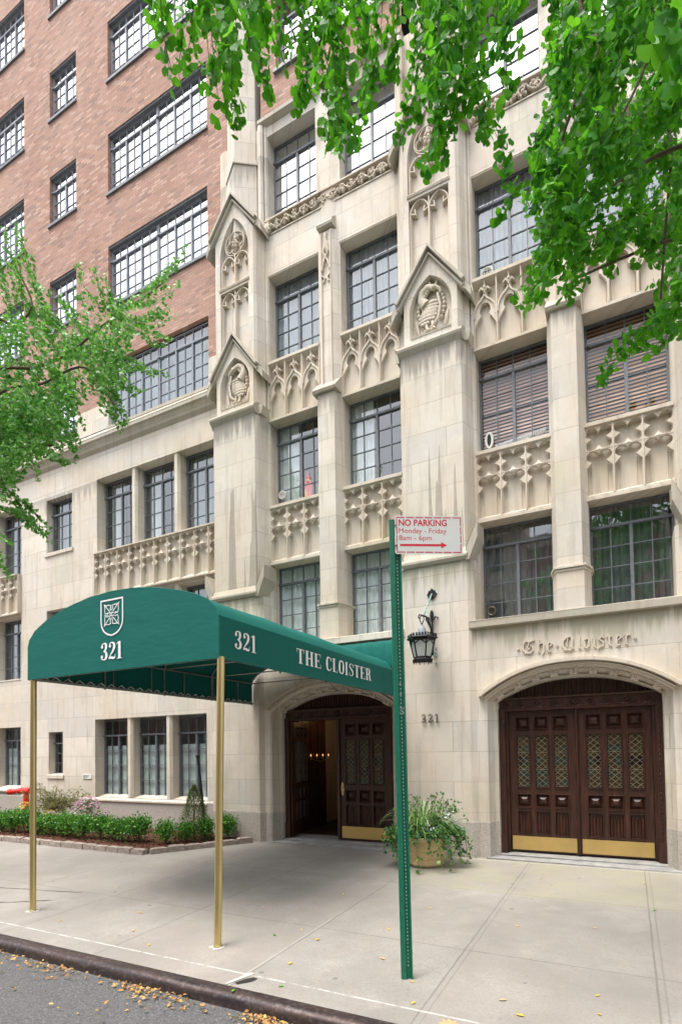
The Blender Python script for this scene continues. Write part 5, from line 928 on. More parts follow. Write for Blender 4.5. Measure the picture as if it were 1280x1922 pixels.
def bird(mb, cx, zb, y, mir=1, drag=False):
    X = lambda u: cx+mir*u
    mb.ball((X(.02), y, zb+.27), (.125,.06,.18), 12, 8, mir*.35)              # body
    for r_ in range(7):                                                         # rows of breast feathers
        for q in range(6):
            u = -.09+.036*q+(.018 if r_ % 2 else 0); v = .13+.042*r_
            if ((u-.02)/.12)**2+((v-.27)/.17)**2 < 1: mb.ball((X(u+.02-(v-.27)*.3), y-.052+.9*abs(u)**1.6, zb+v), (.023,.010,.021), 6, 4)
    nk = [(X(.07), y-.01, zb+.38), (X(.13), y-.01, zb+.47), (X(.12), y-.02, zb+.56), (X(.04), y-.03, zb+.60), (X(-.03), y-.04, zb+.57)]
    mb.tube(nk, .05, 8, rs=[.075,.06,.05,.045,.04])
    for i in range(6): mb.ball((X(.10-.02*i), y-.03, zb+.46+.026*i), (.03,.035,.02), 6, 4)
    mb.ball((X(-.045), y-.05, zb+.555), (.05,.045,.038), 8, 6)                 # head
    mb.tube([(X(-.07), y-.06, zb+.55), (X(-.12), y-.06, zb+.51), (X(-.13), y-.055, zb+.45)], .02, 6, rs=[.024,.018,.005])
    if drag:
        for s_ in (-1, 1): mb.tube([(X(-.03+.03*s_), y-.04, zb+.58), (X(-.04+.05*s_), y-.04, zb+.65), (X(-.0+.09*s_), y-.03, zb+.70)], .012, 6, rs=[.018,.012,.004])
    for s_, u0 in ((1, .13), (-1, -.12)):                                       # wings
        for i in range(7):
            mb.ball((X(u0+s_*.045*math.sin(i*.5)), y+.005, zb+.50-.055*i), (.032,.04,.034), 6, 5)
        for i in range(3): mb.ball((X(u0+s_*.05+s_*.014*i), y+.01, zb+.12+.01*i), (.014,.03,.12), 6, 6, -mir*s_*.15)
    for i in range(4): mb.ball((X(.10+.028*i*(1 if not drag else -1)-.03), y, zb+.06+.006*i), (.015,.025,.085), 6, 5, mir*(.9-.1*i))   # tail
    mb.tube([(X(-.09), y-.05, zb+.47), (X(-.125), y-.055, zb+.30), (X(-.10), y-.06, zb+.14), (X(.0), y-.05, zb+.05)], .016, 6)
    for u in (-.03, .05):
        mb.tube([(X(u+.02), y-.03, zb+.14), (X(u), y-.05, zb+.03)], .018, 6)
        for q in (-1, 0, 1): mb.tube([(X(u), y-.05, zb+.03), (X(u+.035*q), y-.085, zb+.01)], .011, 5)
def buttress(c, bi):
    m_ = MB(); e = .0
    plan = lambda hw, yf, so, z0, z1: m_.prism_z([(c-hw-so,8.06),(c-hw-so,7.80),(c-hw-.03,yf+.05),(c-hw,yf),(c+hw,yf),(c+hw+.03,yf+.05),(c+hw+so,7.80),(c+hw+so,8.06)], z0, z1)
    m_.prism_z([(c-.60,8.06),(c-.60,7.60),(c-.46,7.50),(c+.46,7.50),(c+.54,7.565),(c+.56,8.06)], .70, 4.30)
    plan(.44, 7.50, .10, 4.30, 7.44)
    for s_ in (-1, 1): m_.prism_z([(c+s_*.515,8.06),(c+s_*.515,7.80),(c+s_*.425,7.60),(c+s_*.395,7.55),(c+s_*.392,7.66),(c+s_*.392,8.06)][::s_], 7.44, 8.25)
    m_.box(c-.391, c+.391, 7.668, 8.0, 7.44, 8.25)
    m_.build('buttress_shaft', M['stone'], BLD, bevel=.004)
    g = MB(); g.prism_z([(c-.60,7.9),(c-.60,7.59),(c-.472,7.488),(c+.472,7.488),(c+.55,7.553),(c+.56,7.9)], .0, .70)
    g.prism_z([(c-.59,7.9),(c-.59,7.60),(c-.465,7.494),(c+.465,7.494),(c+.545,7.56),(c+.55,7.9)], .70, .715); g.build('granite_base', M['granite'], BLD, bevel=.004)
    # lower weathering: raking shoulders and front drip
    w_ = MB()
    w_.prism_x([(7.44,4.34),(7.44,4.37),(7.50,4.48),(7.56,4.48),(7.56,4.30),(7.47,4.30)], c-.47, c+.47)
    for s_ in (-1, 1):
        pts = [(c+s_*.44, 4.30), (c+s_*.62, 4.74)]
        a = [(c+s_*.46,4.29),(c+s_*.50,4.29),(c+s_*.62,4.58),(c+s_*.62,4.80),(c+s_*.46,4.47)]
        if s_ < 0: a = a[::-1]
        w_.prism_y(a, 7.46, 7.80)
    w_.build('lower_weathering', M['mossy'], BLD, bevel=.008)
    # upper ledge under the first gable
    w_ = MB(); w_.prism_x([(7.44,7.47),(7.43,7.50),(7.44,7.53),(7.55,7.60),(7.6,7.60),(7.6,7.40),(7.50,7.41)], c-.475, c+.475)
    for s_ in (-1, 1):
        a = [(c+s_*.475,7.41),(c+s_*.475,7.55),(c+s_*.56,7.55),(c+s_*.53,7.41)]
        w_.prism_y(a, 7.56, 7.80)
    w_.build('gable_ledge', M['mossy'], BLD, bevel=.008)
    # first gable: body with pointed niche
    m_ = MB(); ni = pointed(c+.0, 7.72, .29, 8.06, 8.51)
    m_.box(c-.39, c+.39, 7.552, 7.70, 7.44, 7.61)
    m_.plate([(c-.395,7.60),(c+.395,7.60),(c+.395,8.24),(c,8.83),(c-.395,8.24)], [ni], 7.545, 7.655, .08)
    m_.prism_y([(c-.395,7.60),(c+.395,7.60),(c+.395,8.24),(c,8.83),(c-.395,8.24)], 7.655, 7.80)
    m_.prism_x([(7.535,7.675),(7.53,7.69),(7.64,7.735),(7.654,7.735),(7.654,7.675)], c-.30, c+.30)
    m_.build('niche_gable', M['stone'], BLD)
    m_ = MB(); m_.ribbon([(c-.50,8.23),(c,8.92),(c+.50,8.23)], .06, 7.46, 7.60, .8)
    m_.ribbon([(c-.485,8.16),(c,8.83),(c+.485,8.16)], .07, 7.50, 7.60, .5)
    for s_ in (-1, 1): m_.prism_y([(c+s_*.47,8.14),(c+s_*.52,8.11),(c+s_*.59,8.00),(c+s_*.59,8.12),(c+s_*.50,8.26)][::s_], 7.52, 7.80)
    for s_ in (-1, 1):  # sloping roof planes behind the coping
        m_.add([(c+s_*.50,7.52,8.24),(c,7.52,8.95),(c,7.82,8.95),(c+s_*.50,7.82,8.24)], [(0,1,2,3)])
    m_.build('gable_coping', M['mossy'], BLD, bevel=.005)
    m_ = MB(); bird(m_, 0, 0, 7.640, 1 if bi != 1 else -1, bi == 1); m_.v = [(c-.005+x*1.14, y, 7.735+z*1.12) for x, y, z in m_.v]; m_.build('bird_relief', M['carved'], BLD, smooth=True, sharp=50)
    # second stage with blind tracery
    m_ = MB(); hw = .405
    body = [(c-hw,8.25),(c+hw,8.25),(c+hw,10.72),(c,11.33),(c-hw,10.72)]
    body = [(c-hw,8.25),(c-.30,8.25),(c-.30,9.77),(c+.30,9.77),(c+.30,8.25),(c+hw,8.25),(c+hw,10.72),(c,11.33),(c-hw,10.72)]
    up = pointed(c, 9.86, .30, 10.35, 11.02)
    m_.plate(body, [up], 7.56, 7.66, .04)
    for s_ in (-1, 1): m_.prism_z([(c+s_*(hw+.13),8.06),(c+s_*(hw+.13),7.80),(c+s_*(hw+.04),7.60),(c+s_*hw,7.56),(c+s_*(hw-.003),7.655),(c+s_*(hw-.003),8.06)][::s_], 8.25, 10.72)
    m_.box(c-hw+.004, c+hw-.004, 7.661, 8.0, 8.25, 10.72)
    m_.prism_y([(c-hw,10.72),(c+hw,10.72),(c,11.33)], 7.657, 7.9)
    m_.build('tracery_stage', M['stone'], BLD)
    t_ = MB()
    t_.prism_x([(7.545,9.81),(7.535,9.84),(7.56,9.87),(7.66,9.88),(7.66,9.79)], c-.32, c+.32)
    trefoil_pair(t_, c-.29, c+.29, 8.6, 9.77, 7.585, 7.66)
    trefoil_pair(t_, c-.29, c+.29, 9.88, 10.42, 7.585, 7.66)
    zr = 10.60; rr = .17
    t_.ribbon([(c+(rr+.035)*math.cos(a), zr+(rr+.035)*math.sin(a)) for a in [2*PI*i/28 for i in range(28)]], .03, 7.58, 7.66, .4, closed=True)
    for q in range(4):
        a0 = q*PI/2+.3; cx, cz = c+.092*math.cos(a0), zr+.092*math.sin(a0)
        t_.ribbon([(cx+.095*math.cos(a0-2.0+4.0*i/12), cz+.095*math.sin(a0-2.0+4.0*i/12)) for i in range(13)], .026, 7.586+.002*q, 7.66, .4)
    for q in range(5):
        a0 = q*2*PI/5; t_.ball((c+.045*math.cos(a0), 7.60, zr+.045*math.sin(a0)), (.036,.035,.028), 7, 5, a0)
    t_.ball((c, 7.585, zr), (.022,.03,.022), 7, 5)
    t_.build('blind_tracery', M['carved'], BLD)
    m_ = MB(); m_.ribbon([(c-.50,10.77),(c,11.42),(c+.50,10.77)], .06, 7.47, 7.62, .8)
    m_.ribbon([(c-.485,10.70),(c,11.33),(c+.485,10.70)], .07, 7.51, 7.62, .5)
    for s_ in (-1, 1):
        m_.prism_y([(c+s_*.47,10.68),(c+s_*.52,10.65),(c+s_*.59,10.54),(c+s_*.59,10.66),(c+s_*.50,10.80)][::s_], 7.53, 7.80)
        m_.add([(c+s_*.50,7.53,10.78),(c,7.53,11.45),(c,8.0,11.45),(c+s_*.50,8.0,10.78)], [(0,1,2,3)])
    m_.build('gable_coping', M['mossy'], BLD, bevel=.005)
    # prow-shaped shaft above
    m_ = MB(); pr = lambda d, z0, z1: m_.prism_z([(c-.31-d,8.06),(c-.31-d,7.80),(c,7.60-d),(c+.31+d,7.80),(c+.31+d,8.06)], z0, z1)
    pr(.02, 10.7, 12.05); pr(0, 12.05, 16.4)
    pr(.045, 12.03, 12.07); pr(.03, 12.07, 12.13)
    m_.prism_z([(c-.55,8.06),(c-.55,7.86),(c-.45,7.83),(c+.45,7.83),(c+.55,7.86),(c+.55,8.06)], 10.7, 12.7)
    m_.build('prow_shaft', M['stone'], BLD, bevel=.004)
for bi, c in enumerate(CP): buttress(c, bi)

# ---------------- doors -----------------------------------------------------------
def door_leaf(x0, y, z0, z1, wd, parent=BLD, name='oak_door', plate=True, flip=False, handle=None):
    # built flat facing -y, hinge handled by the caller
    mb = MB(); pitch = wd*.282; pw = wd*.205
    first = wd/2-pitch; H = z1-z0
    rows = [(.872, .958, 'sq'), (.462, .826, 'gl'), (.318, .408, 'sq'), (.128, .288, 'ln')]
    holes = []; 
    for r_ in rows:
        for k in range(3):
            cx = x0+first+pitch*k; holes.append((cx-pw/2, cx+pw/2, z0+H*r_[0], z0+H*r_[1], r_[2], k))
    mb.wall(x0, x0+wd, z0, z1, [h[:4] for h in holes], y, .03)
    mb.box(x0, x0+wd, y+.035, y+.055, z0, z1)
    for s in ((x0, y, x0, y+.035), ): pass
    mb.add([(x0,y,z0),(x0,y+.04,z0),(x0,y+.04,z1),(x0,y,z1)], [(0,1,2,3)]); mb.add([(x0+wd,y,z0),(x0+wd,y+.04,z0),(x0+wd,y+.04,z1),(x0+wd,y,z1)], [(3,2,1,0)])
    for a, b, c, d, ty, k in holes:
        cx, cz = (a+b)/2, (c+d)/2
        fr = .014
        # moulded frame round each panel, with a weathered lower edge
        mb.ribbon([(a,c),(b,c),(b,d),(a,d)], .022, y-.012, y+.002, .4, closed=True)
        if ty == 'sq':
            e = .02; mb.add([(a+e,y+.025,c+e),(b-e,y+.025,c+e),(b-e,y+.025,d-e),(a+e,y+.025,d-e),
                             (cx-.022,y-.008,cz-.018),(cx+.022,y-.008,cz-.018),(cx+.022,y-.008,cz+.018),(cx-.022,y-.008,cz+.018),
                             (a,y+.03,c),(b,y+.03,c),(b,y+.03,d),(a,y+.03,d)],
                            [(0,1,5,4),(1,2,6,5),(2,3,7,6),(3,0,4,7),(4,5,6,7),(8,9,1,0),(9,10,2,1),(10,11,3,2),(11,8,0,3)])
        if ty == 'ln':   # linenfold
            n_ = 24; zt = d-.035; pts = []
            for i in range(n_+1):
                t = i/n_; yy = y+.022-.014*abs(math.sin(t*PI*4.0)); x = a+.008+(b-a-.016)*t
                top = zt-.022*abs(math.sin(t*PI*2)); pts += [(x, yy, c+.01), (x, yy, top)]
            mb.add(pts, [(2*i,2*i+2,2*i+3,2*i+1) for i in range(n_)])
            mb.box(a, b, y+.024, y+.03, c, d)
            mb.prism_y([(cx-.012,zt-.01),(cx,zt-.04),(cx+.012,zt-.01),(cx,zt+.005)], y+.004, y+.022)
            for q in (-.6, .6): mb.ball((cx+q*(b-a)/2, y+.016, zt-.012), (.010,.010,.014), 6, 4)
        # lower bevel catching the light
        mb.add([(a-.008,y-.016,c-.016),(b+.008,y-.016,c-.016),(b-.004,y+.02,c+.006),(a+.004,y+.02,c+.006)], [(0,1,2,3)])
    o = mb.build(name, M['wood'], parent)
    for a, b, c, d, ty, k in holes:
        if ty != 'gl': continue
        g = MB(); g.box(a, b, y+.018, y+.022, c, d); gp = g.build('leaded_light', M['paneamber'], o)
        dk = MB(); l_ = MB(); nr = 8; W_ = b-a; Hh = (d-c)/9.0
        rr = random.Random(int((a+9)*97)); pal = {'paneblack': MB(), 'panegrn': MB()}
        for i in range(9):
            for j in range(2):
                cx = a+W_*(.25+.5*j); cz = c+Hh*(i+.5)
                q = rr.random(); 
                star = abs(i-(4, 1, 4)[k]) <= 1 if not flip else abs(i-(4, 6, 4)[k]) <= 1
                nm = ('paneblack' if q < .45 else 'panegrn') if star else ('panegrn' if q < .15 else None)
                if nm: pal[nm].add([(cx-W_*.24,y+.014,cz),(cx,y+.014,cz-Hh*.95),(cx+W_*.24,y+.014,cz),(cx,y+.014,cz+Hh*.95)], [(0,1,2,3)]) if i % 2 == 0 else None
        for nm, q in pal.items():
            if q.v: q.build('dark_quarry', M[nm], gp) if False else None
        for i in range(0, 10):
            for s_ in (-1, 1):
                xa, xb = (a, b) if s_ > 0 else (b, a)
                za, zb = c+Hh*i, c+Hh*(i+2)
                if zb > d+.001:
                    t = (d-za)/(zb-za); 
                    if t <= 0.02: continue
                    xb = xa+(xb-xa)*t; zb = d
                l_.ribbon([(xa, za), (xb, zb)], .006, y+.008+.0006*s_, y+.018, .6)
            # half diamonds crossing on the other diagonal set
        for s_ in (-1, 1):
            l_.ribbon([((a+b)/2, c), ((a if s_ > 0 else b), c+Hh)], .006, y+.0085+.0006*s_, y+.018, .6)
        for i in (3, 6): l_.ribbon([(a, c+Hh*i), (b, c+Hh*i)], .006, y+.0065, y+.018, .6)
        l_.ribbon([(a+.003,c+.003),(b-.003,c+.003),(b-.003,d-.003),(a+.003,d-.003)], .008, y+.005, y+.018, .6, closed=True)
        l_.build('lead_came', M['lead'], o)
        for nm, q in pal.items():
            if q.v: q.build('coloured_quarry', M[nm], o)
    if plate:
        k_ = MB(); k_.box(x0+.018, x0+wd-.012, y-.008, y-.001, z0+.02, z0+H*.108)
        for i in range(6):
            for zz in (z0+.035, z0+H*.108-.015): k_.ball((x0+.04+(wd-.08)*i/5, y-.009, zz), (.005,.003,.005), 6, 4)
        k_.build('kick_plate', M['brassplate'], o)
    if handle is not None:
        h_ = MB(); hz = z0+H*.42
        h_.prism_y([(handle+.028*math.sin(t)*(1-.25*abs(math.cos(t))), hz+.11*math.cos(t)) for t in [2*PI*i/20 for i in range(20)]], y-.012, y-.001)
        h_.ball((handle, y-.03, hz+.02), (.014,.02,.018), 8, 6); h_.ball((handle, y-.022, hz-.045), (.012,.012,.02), 8, 6)
        h_.build('door_knob', M['brass'], o)
    return o
YD = 7.87
def portal_woodwork(cb, z0, open_left=False):
    zt = 2.20
    f = MB()
    def col(x0, x1, a, b): f.box(x0, x1, a, b, z0, zt)
    f.box(cb-.978, cb-.90, 7.79, 7.93, .24, 2.24); f.box(cb+.90, cb+.978, 7.79, 7.93, .24, 2.24)
    f.box(cb-.90, cb-.865, 7.83, 7.92, z0, zt); f.box(cb+.865, cb+.90, 7.83, 7.92, z0, zt)
    f.box(cb-.99, cb-.895, 7.775, 7.79, .24, .52); f.box(cb+.895, cb+.99, 7.775, 7.79, .24, .52)
    for s_ in (-1, 1):    # rope mouldings
        x = cb+s_*.932; f.tube([(x+.006*math.cos(i*1.5), 7.787+.004*math.sin(i*1.5), .54+i*.014) for i in range(118)], .008, 6)
    f.box(cb-.90, cb+.90, 7.80, 7.93, zt, zt+.035)
    f.tube([(cb-.89+i*.014, 7.80+.005*math.sin(i*1.5), zt+.045+.005*math.cos(i*1.5)) for i in range(127)], .009, 6)
    f.box(cb-.978, cb+.978, 7.83, 7.94, zt+.035, zt+.16)       # carved beam
    for i in range(9):
        x = cb-.86+i*.215; f.ribbon([(x-.09, zt+.10), (x-.045, zt+.125), (x, zt+.10), (x-.045, zt+.075)], .014, 7.815, 7.832, .5, closed=True)
    f.prism_x([(7.80,zt+.16),(7.79,zt+.175),(7.81,zt+.19),(7.94,zt+.19),(7.94,zt+.16)], cb-.978, cb+.978)
    for q in range(8):
        an = q*PI/4; f.ball((cb+.03*math.cos(an), 7.812, zt+.10+.03*math.sin(an)), (.02,.016,.011), 6, 4, an)
    f.ball((cb, 7.808, zt+.10), (.013,.016,.013), 8, 5)
    A = arch(.978, 2.335, .272)
    poly = [(cb-.978, zt+.19)]+[(cb+x, z) for x, z in A]+[(cb+.978, zt+.19)]
    f.prism_y(poly[::-1], 7.89, 7.93)
    for i in range(41):      # upright reeding in the tympanum
        x = -.95+i*.0475; zz = 2.335+.272*(1-abs(x/.978)**2.25)
        if zz > zt+.21: f.ribbon([(cb+x, zt+.192), (cb+x, zz-.004)], .03, 7.868, 7.895, .35)
    f.build('door_surround', M['wood'], BLD)
    s_ = MB(); s_.prism_x([(7.70,.20),(7.70,.262),(7.74,.268),(8.2,.285),(8.2,.20)], cb-.985, cb+.985)
    s_.prism_x([(7.50,.15),(7.50,.238),(7.70,.246),(7.70,.15)], cb-1.12, cb+1.12); s_.build('threshold', M['thresh'], BLD, bevel=.005)
M['thresh'] = plain('bluestone_threshold', (.30,.30,.29), .7, 0, .35, 6, .3)
portal_woodwork(CB[1], .29)
door_leaf(CB[1]-.862, YD, .295, 2.195, .845)
door_leaf(CB[1]+.017, YD, .295, 2.195, .845, flip=True)
mb = MB(); mb.box(CB[1]-.017, CB[1]+.017, 7.84, 7.93, .29, 2.2); mb.tube([(CB[1], 7.838, .30), (CB[1], 7.838, 2.19)], .014, 8); mb.build('meeting_stile', M['wood'], BLD)
portal_woodwork(CB[2], .29); door_leaf(CB[2]-.862, YD, .295, 2.195, .845); door_leaf(CB[2]+.017, YD, .295, 2.195, .845)
# entrance: right leaf closed, left leaf swung inwards, vestibule behind
portal_woodwork(CB[0], .29)
E0 = CB[0]
door_leaf(E0+.017, YD, .295, 2.195, .845, handle=E0+.06)
mb = MB(); mb.box(E0-.03, E0+.017, 7.84, 7.93, .29, 2.2); mb.build('door_post', M['wood'], BLD)
lf = door_leaf(0, 0, .295, 2.195, .80, parent=BLD, name='open_oak_door', plate=False)
# hang the open leaf: its mesh was built at x=0..0.8, y=0 relative to the world; turn it about its hinge
W0 = WLOC[BLD]
hinge = Vector((E0-.862, 7.90, 0))
mt = Matrix.Translation(hinge) @ Matrix.Rotation(R(104), 4, 'Z')
lf.matrix_local = Matrix.Translation(-W0) @ mt @ Matrix.Translation(W0)
v = MB()   # vestibule shell
v.wall(E0-1.25, E0+1.10, .2, 2.9, [], 10.2, .1)
v.add([(E0-1.25,8.0,.2),(E0-1.25,10.2,.2),(E0-1.25,10.2,2.9),(E0-1.25,8.0,2.9)], [(0,1,2,3)])
v.add([(E0+1.10,8.0,.2),(E0+1.10,10.2,.2),(E0+1.10,10.2,2.9),(E0+1.10,8.0,2.9)], [(3,2,1,0)])
v.build('vestibule_wall', M['stone'], BLD)
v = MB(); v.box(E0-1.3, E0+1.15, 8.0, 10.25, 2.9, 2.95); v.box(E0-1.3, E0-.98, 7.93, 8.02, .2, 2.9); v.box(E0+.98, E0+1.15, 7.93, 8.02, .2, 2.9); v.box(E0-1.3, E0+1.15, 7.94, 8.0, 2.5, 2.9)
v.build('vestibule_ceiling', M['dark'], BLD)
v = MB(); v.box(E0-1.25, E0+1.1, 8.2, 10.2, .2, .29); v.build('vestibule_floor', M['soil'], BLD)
v = MB()   # inner door standing open, dark, panelled
v.box(-5.20, -5.17, 8.35, 9.32, .29, 2.5); 
for i in range(3): v.box(-5.168, -5.16, 8.48+.27*i, 8.68+.27*i, 1.2, 2.25); v.box(-5.168, -5.16, 8.48+.27*i, 8.68+.27*i, .45, 1.0)
v.build('inner_door', M['wood'], BLD)
# candle sconce inside the vestibule, lit
sc_ = empty('wall_sconce', (-5.14, 9.0, 1.55), 'small brass sconce with lit candle bulbs glowing inside the dark entrance', 'wall lamp')
s1 = MB(); s1.tube([(-5.165, 9.0, 1.52), (-5.11, 9.0, 1.51)], .010); s1.tube([(-5.11, 8.66, 1.56), (-5.11, 9.0, 1.50), (-5.11, 9.32, 1.56)], .005)
for yy in (8.66, 8.88, 9.1, 9.32): s1.tube([(-5.11, yy, 1.54), (-5.11, yy, 1.60)], .006)
s1.build('bracket', M['brass'], sc_)
em = bpy.data.materials.new('lit_bulb'); em.use_nodes = True; eb = em.node_tree.nodes['Principled BSDF']
eb.inputs['Emission Color'].default_value = (1, .42, .12, 1); eb.inputs['Emission Strength'].default_value = .7; eb.inputs['Base Color'].default_value = (.9,.5,.2,1)
for yy in (8.66, 8.88, 9.1, 9.32):
    b_ = MB(); b_.ball((-5.11, yy, 1.622), (.009,.009,.022), 8, 6); b_.build('bulb', em, sc_, smooth=True)
pl = bpy.data.lights.new('vestibule_lamp_light', 'POINT'); pl.energy = 1.1; pl.color = (1, .55, .22); pl.shadow_soft_size = .12
po = bpy.data.objects.new('vestibule_lamp_light', pl); COL.objects.link(po); po.location = (-4.75, 9.0, 2.35)
cl_ = empty('ceiling_lantern', (-4.75, 9.0, 2.9), 'small lantern hanging from the vestibule ceiling behind the open door', 'ceiling lamp')
c_ = MB(); c_.tube([(-4.75, 9.0, 2.9), (-4.75, 9.0, 2.6)], .008); c_.lathe([(.02,2.6),(.10,2.55),(.02,2.545)], (-4.75,9.0,0), 8); c_.build('canopy', M['black'], cl_)
c_ = MB(); c_.lathe([(.09,2.54),(.06,2.40),(.01,2.39)], (-4.75,9.0,0), 8, cap=False); c_.build('globe', em, cl_)

# ---------------- raised lettering and numbers on the stone -----------------------
def stroke_y(mb, pts, wds, yf, yb): mb.ribbon(pts, wds, yf, yb, .8)
def blackletter(mb, x0, z0, h, yf, yb):
    # "The Cloister" in raised black letter; each letter a list of strokes (u,v,width) on a unit square
    G = {
     'T': (.95, [[(.05,.78,.10),(.3,.95,.14),(.6,.88,.14),(.95,.98,.06)], [(.28,.90,.06),(.12,.62,.14),(.10,.35,.18),(.30,.08,.16),(.62,.05,.14),(.84,.25,.12),(.80,.50,.10),(.62,.60,.06)], [(.55,.85,.08),(.50,.62,.10),(.42,.45,.10)], [(.42,.45,.12),(.55,.32,.14),(.62,.45,.06)]]),
     'h': (.62, [[(.16,1.08,.04),(.20,.92,.15),(.20,.15,.15),(.30,.0,.05)], [(.22,.62,.06),(.50,.72,.15),(.56,.55,.14),(.56,.05,.14),(.44,-.18,.05)]]),
     'e': (.50, [[(.40,.08,.05),(.22,.02,.14),(.15,.18,.15),(.15,.55,.15),(.30,.72,.10)], [(.30,.72,.06),(.46,.56,.14),(.20,.36,.06)]]),
     'C': (1.0, [[(.92,.12,.05),(.60,.0,.14),(.30,.08,.16),(.14,.35,.20),(.16,.68,.18),(.40,.92,.14),(.66,.98,.10)], [(.50,.85,.08),(.44,.55,.10),(.46,.2,.10)], [(.66,.98,.05),(.80,.80,.16),(.74,.2,.15),(.86,.05,.05)]]),
     'l': (.32, [[(.14,1.06,.05),(.18,.92,.15),(.18,.12,.15),(.30,.0,.05)]]),
     'o': (.54, [[(.12,.55,.06),(.15,.45,.15),(.15,.15,.15),(.30,-.02,.08)], [(.15,.60,.08),(.38,.74,.14),(.44,.5,.15),(.44,.18,.15),(.28,.0,.08)]]),
     'i': (.30, [[(.06,.60,.05),(.17,.70,.15),(.17,.12,.15),(.28,.0,.05)]]),
     's': (.50, [[(.44,.62,.12),(.28,.76,.12),(.14,.58,.15),(.40,.32,.15),(.36,.10,.13),(.12,.02,.10),(.04,-.14,.05)], [(.34,1.0,.05),(.36,.72,.10)]]),
     't': (.42, [[(.20,.95,.05),(.20,.75,.15),(.20,.15,.15),(.34,.0,.06)], [(.04,.66,.08),(.38,.70,.08)]]),
     'r': (.46, [[(.06,.60,.05),(.17,.70,.15),(.17,.12,.15),(.28,.0,.05)], [(.22,.62,.06),(.40,.74,.15),(.44,.60,.05)]])}
    x = x0
    for ch in '.The.Cloister.':
        if ch == '.':
            c = x+h*.22; s_ = h*.10; z = z0+h*.42
            mb.prism_y([(c-s_,z),(c,z-s_),(c+s_,z),(c,z+s_)], yf, yb); x += h*.46; continue
        adv, st = G[ch]
        for k, s_ in enumerate(st):
            mb.ribbon([(x+u*h, z0+v*h) for u, v, w_ in s_], [w_*h for u, v, w_ in s_], yf-.0006*k, yb, .75)
        x += adv*h+h*.07
    return x
mb = MB(); xe = blackletter(mb, -1.30, 2.93, .175, 7.535, 7.562); print('blackletter end', xe)
mb.build('raised_building_name', M['carved'], BLD)

# serif figures and capitals for the canopy and wall: (u,v,width) strokes, heavy stems and hairlines
S = {
 '3': (.62, [[(.10,.80,.02),(.16,.90,.07),(.32,.975,.05),(.45,.90,.15),(.47,.75,.18),(.40,.58,.11),(.26,.525,.05)], [(.26,.515,.05),(.42,.47,.12),(.50,.30,.19),(.46,.12,.16),(.30,.03,.06),(.12,.10,.07),(.07,.20,.03)], 'b.15,.78,.085', 'b.14,.21,.085']),
 '2': (.62, [[(.09,.76,.03),(.14,.90,.07),(.30,.97,.06),(.45,.88,.15),(.48,.72,.18),(.40,.52,.14),(.22,.30,.07),(.07,.10,.05)], [(.05,.075,.10),(.22,.11,.12),(.40,.075,.14),(.52,.09,.10)], [(.53,.05,.05),(.56,.28,.02)], 'b.15,.77,.085']),
 '1': (.44, [[(.25,.0,.19),(.25,.98,.19)], [(.03,.84,.03),(.22,.96,.06)], [(.06,.018,.036),(.44,.018,.036)]]),
 'T': (.62, [[(.31,.0,.17),(.31,.99,.17)], [(.02,.975,.05),(.60,.975,.05)], [(.035,.99,.03),(.035,.74,.02)], [(.585,.99,.03),(.585,.74,.02)], [(.15,.018,.036),(.47,.018,.036)]]),
 'H': (.68, [[(.15,0,.16),(.15,1,.16)], [(.53,0,.16),(.53,1,.16)], [(.2,.5,.045),(.48,.5,.045)], [(.02,.018,.036),(.28,.018,.036)], [(.02,.982,.036),(.28,.982,.036)], [(.40,.018,.036),(.66,.018,.036)], [(.40,.982,.036),(.66,.982,.036)]]),
 'E': (.58, [[(.15,0,.16),(.15,1,.16)], [(.02,.978,.045),(.54,.978,.045)], [(.02,.022,.045),(.56,.022,.045)], [(.2,.5,.045),(.38,.5,.045)], [(.53,.99,.03),(.53,.74,.02)], [(.55,.01,.03),(.55,.28,.02)], [(.38,.62,.02),(.38,.38,.02)]]),
 'C': (.58, [[(.53,.74,.03),(.47,.90,.05),(.32,.98,.05),(.17,.88,.12),(.12,.5,.17),(.17,.12,.12),(.32,.02,.05),(.47,.10,.05),(.54,.27,.03)], [(.535,.98,.03),(.535,.70,.03)]]),
 'L': (.52, [[(.15,0,.16),(.15,1,.16)], [(.02,.022,.045),(.50,.022,.045)], [(.49,.01,.03),(.49,.30,.02)], [(.02,.982,.036),(.29,.982,.036)]]),
 'O': (.62, [[(.31,.98,.045),(.46,.90,.10),(.51,.5,.17),(.46,.10,.10),(.31,.02,.045)], [(.31,.02,.045),(.16,.10,.10),(.11,.5,.17),(.16,.90,.10),(.31,.98,.045)]]),
 'I': (.32, [[(.15,0,.16),(.15,1,.16)], [(.02,.018,.036),(.28,.018,.036)], [(.02,.982,.036),(.28,.982,.036)]]),
 'S': (.54, [[(.47,.74,.03),(.42,.90,.05),(.28,.98,.05),(.13,.88,.12),(.13,.72,.15),(.28,.55,.17),(.43,.38,.17),(.44,.16,.13),(.29,.02,.05),(.12,.10,.05),(.06,.28,.03)], [(.47,.98,.025),(.47,.72,.03)], [(.06,.02,.025),(.06,.30,.03)]]),
 'R': (.64, [[(.15,0,.16),(.15,1,.16)], [(.2,.975,.045),(.38,.96,.07),(.47,.76,.16),(.38,.55,.07),(.2,.52,.045)], [(.34,.52,.06),(.46,.40,.13),(.50,.10,.13),(.61,.03,.04)], [(.02,.018,.036),(.28,.018,.036)], [(.02,.982,.036),(.3,.982,.036)]]),
 ' ': (.30, []),
}
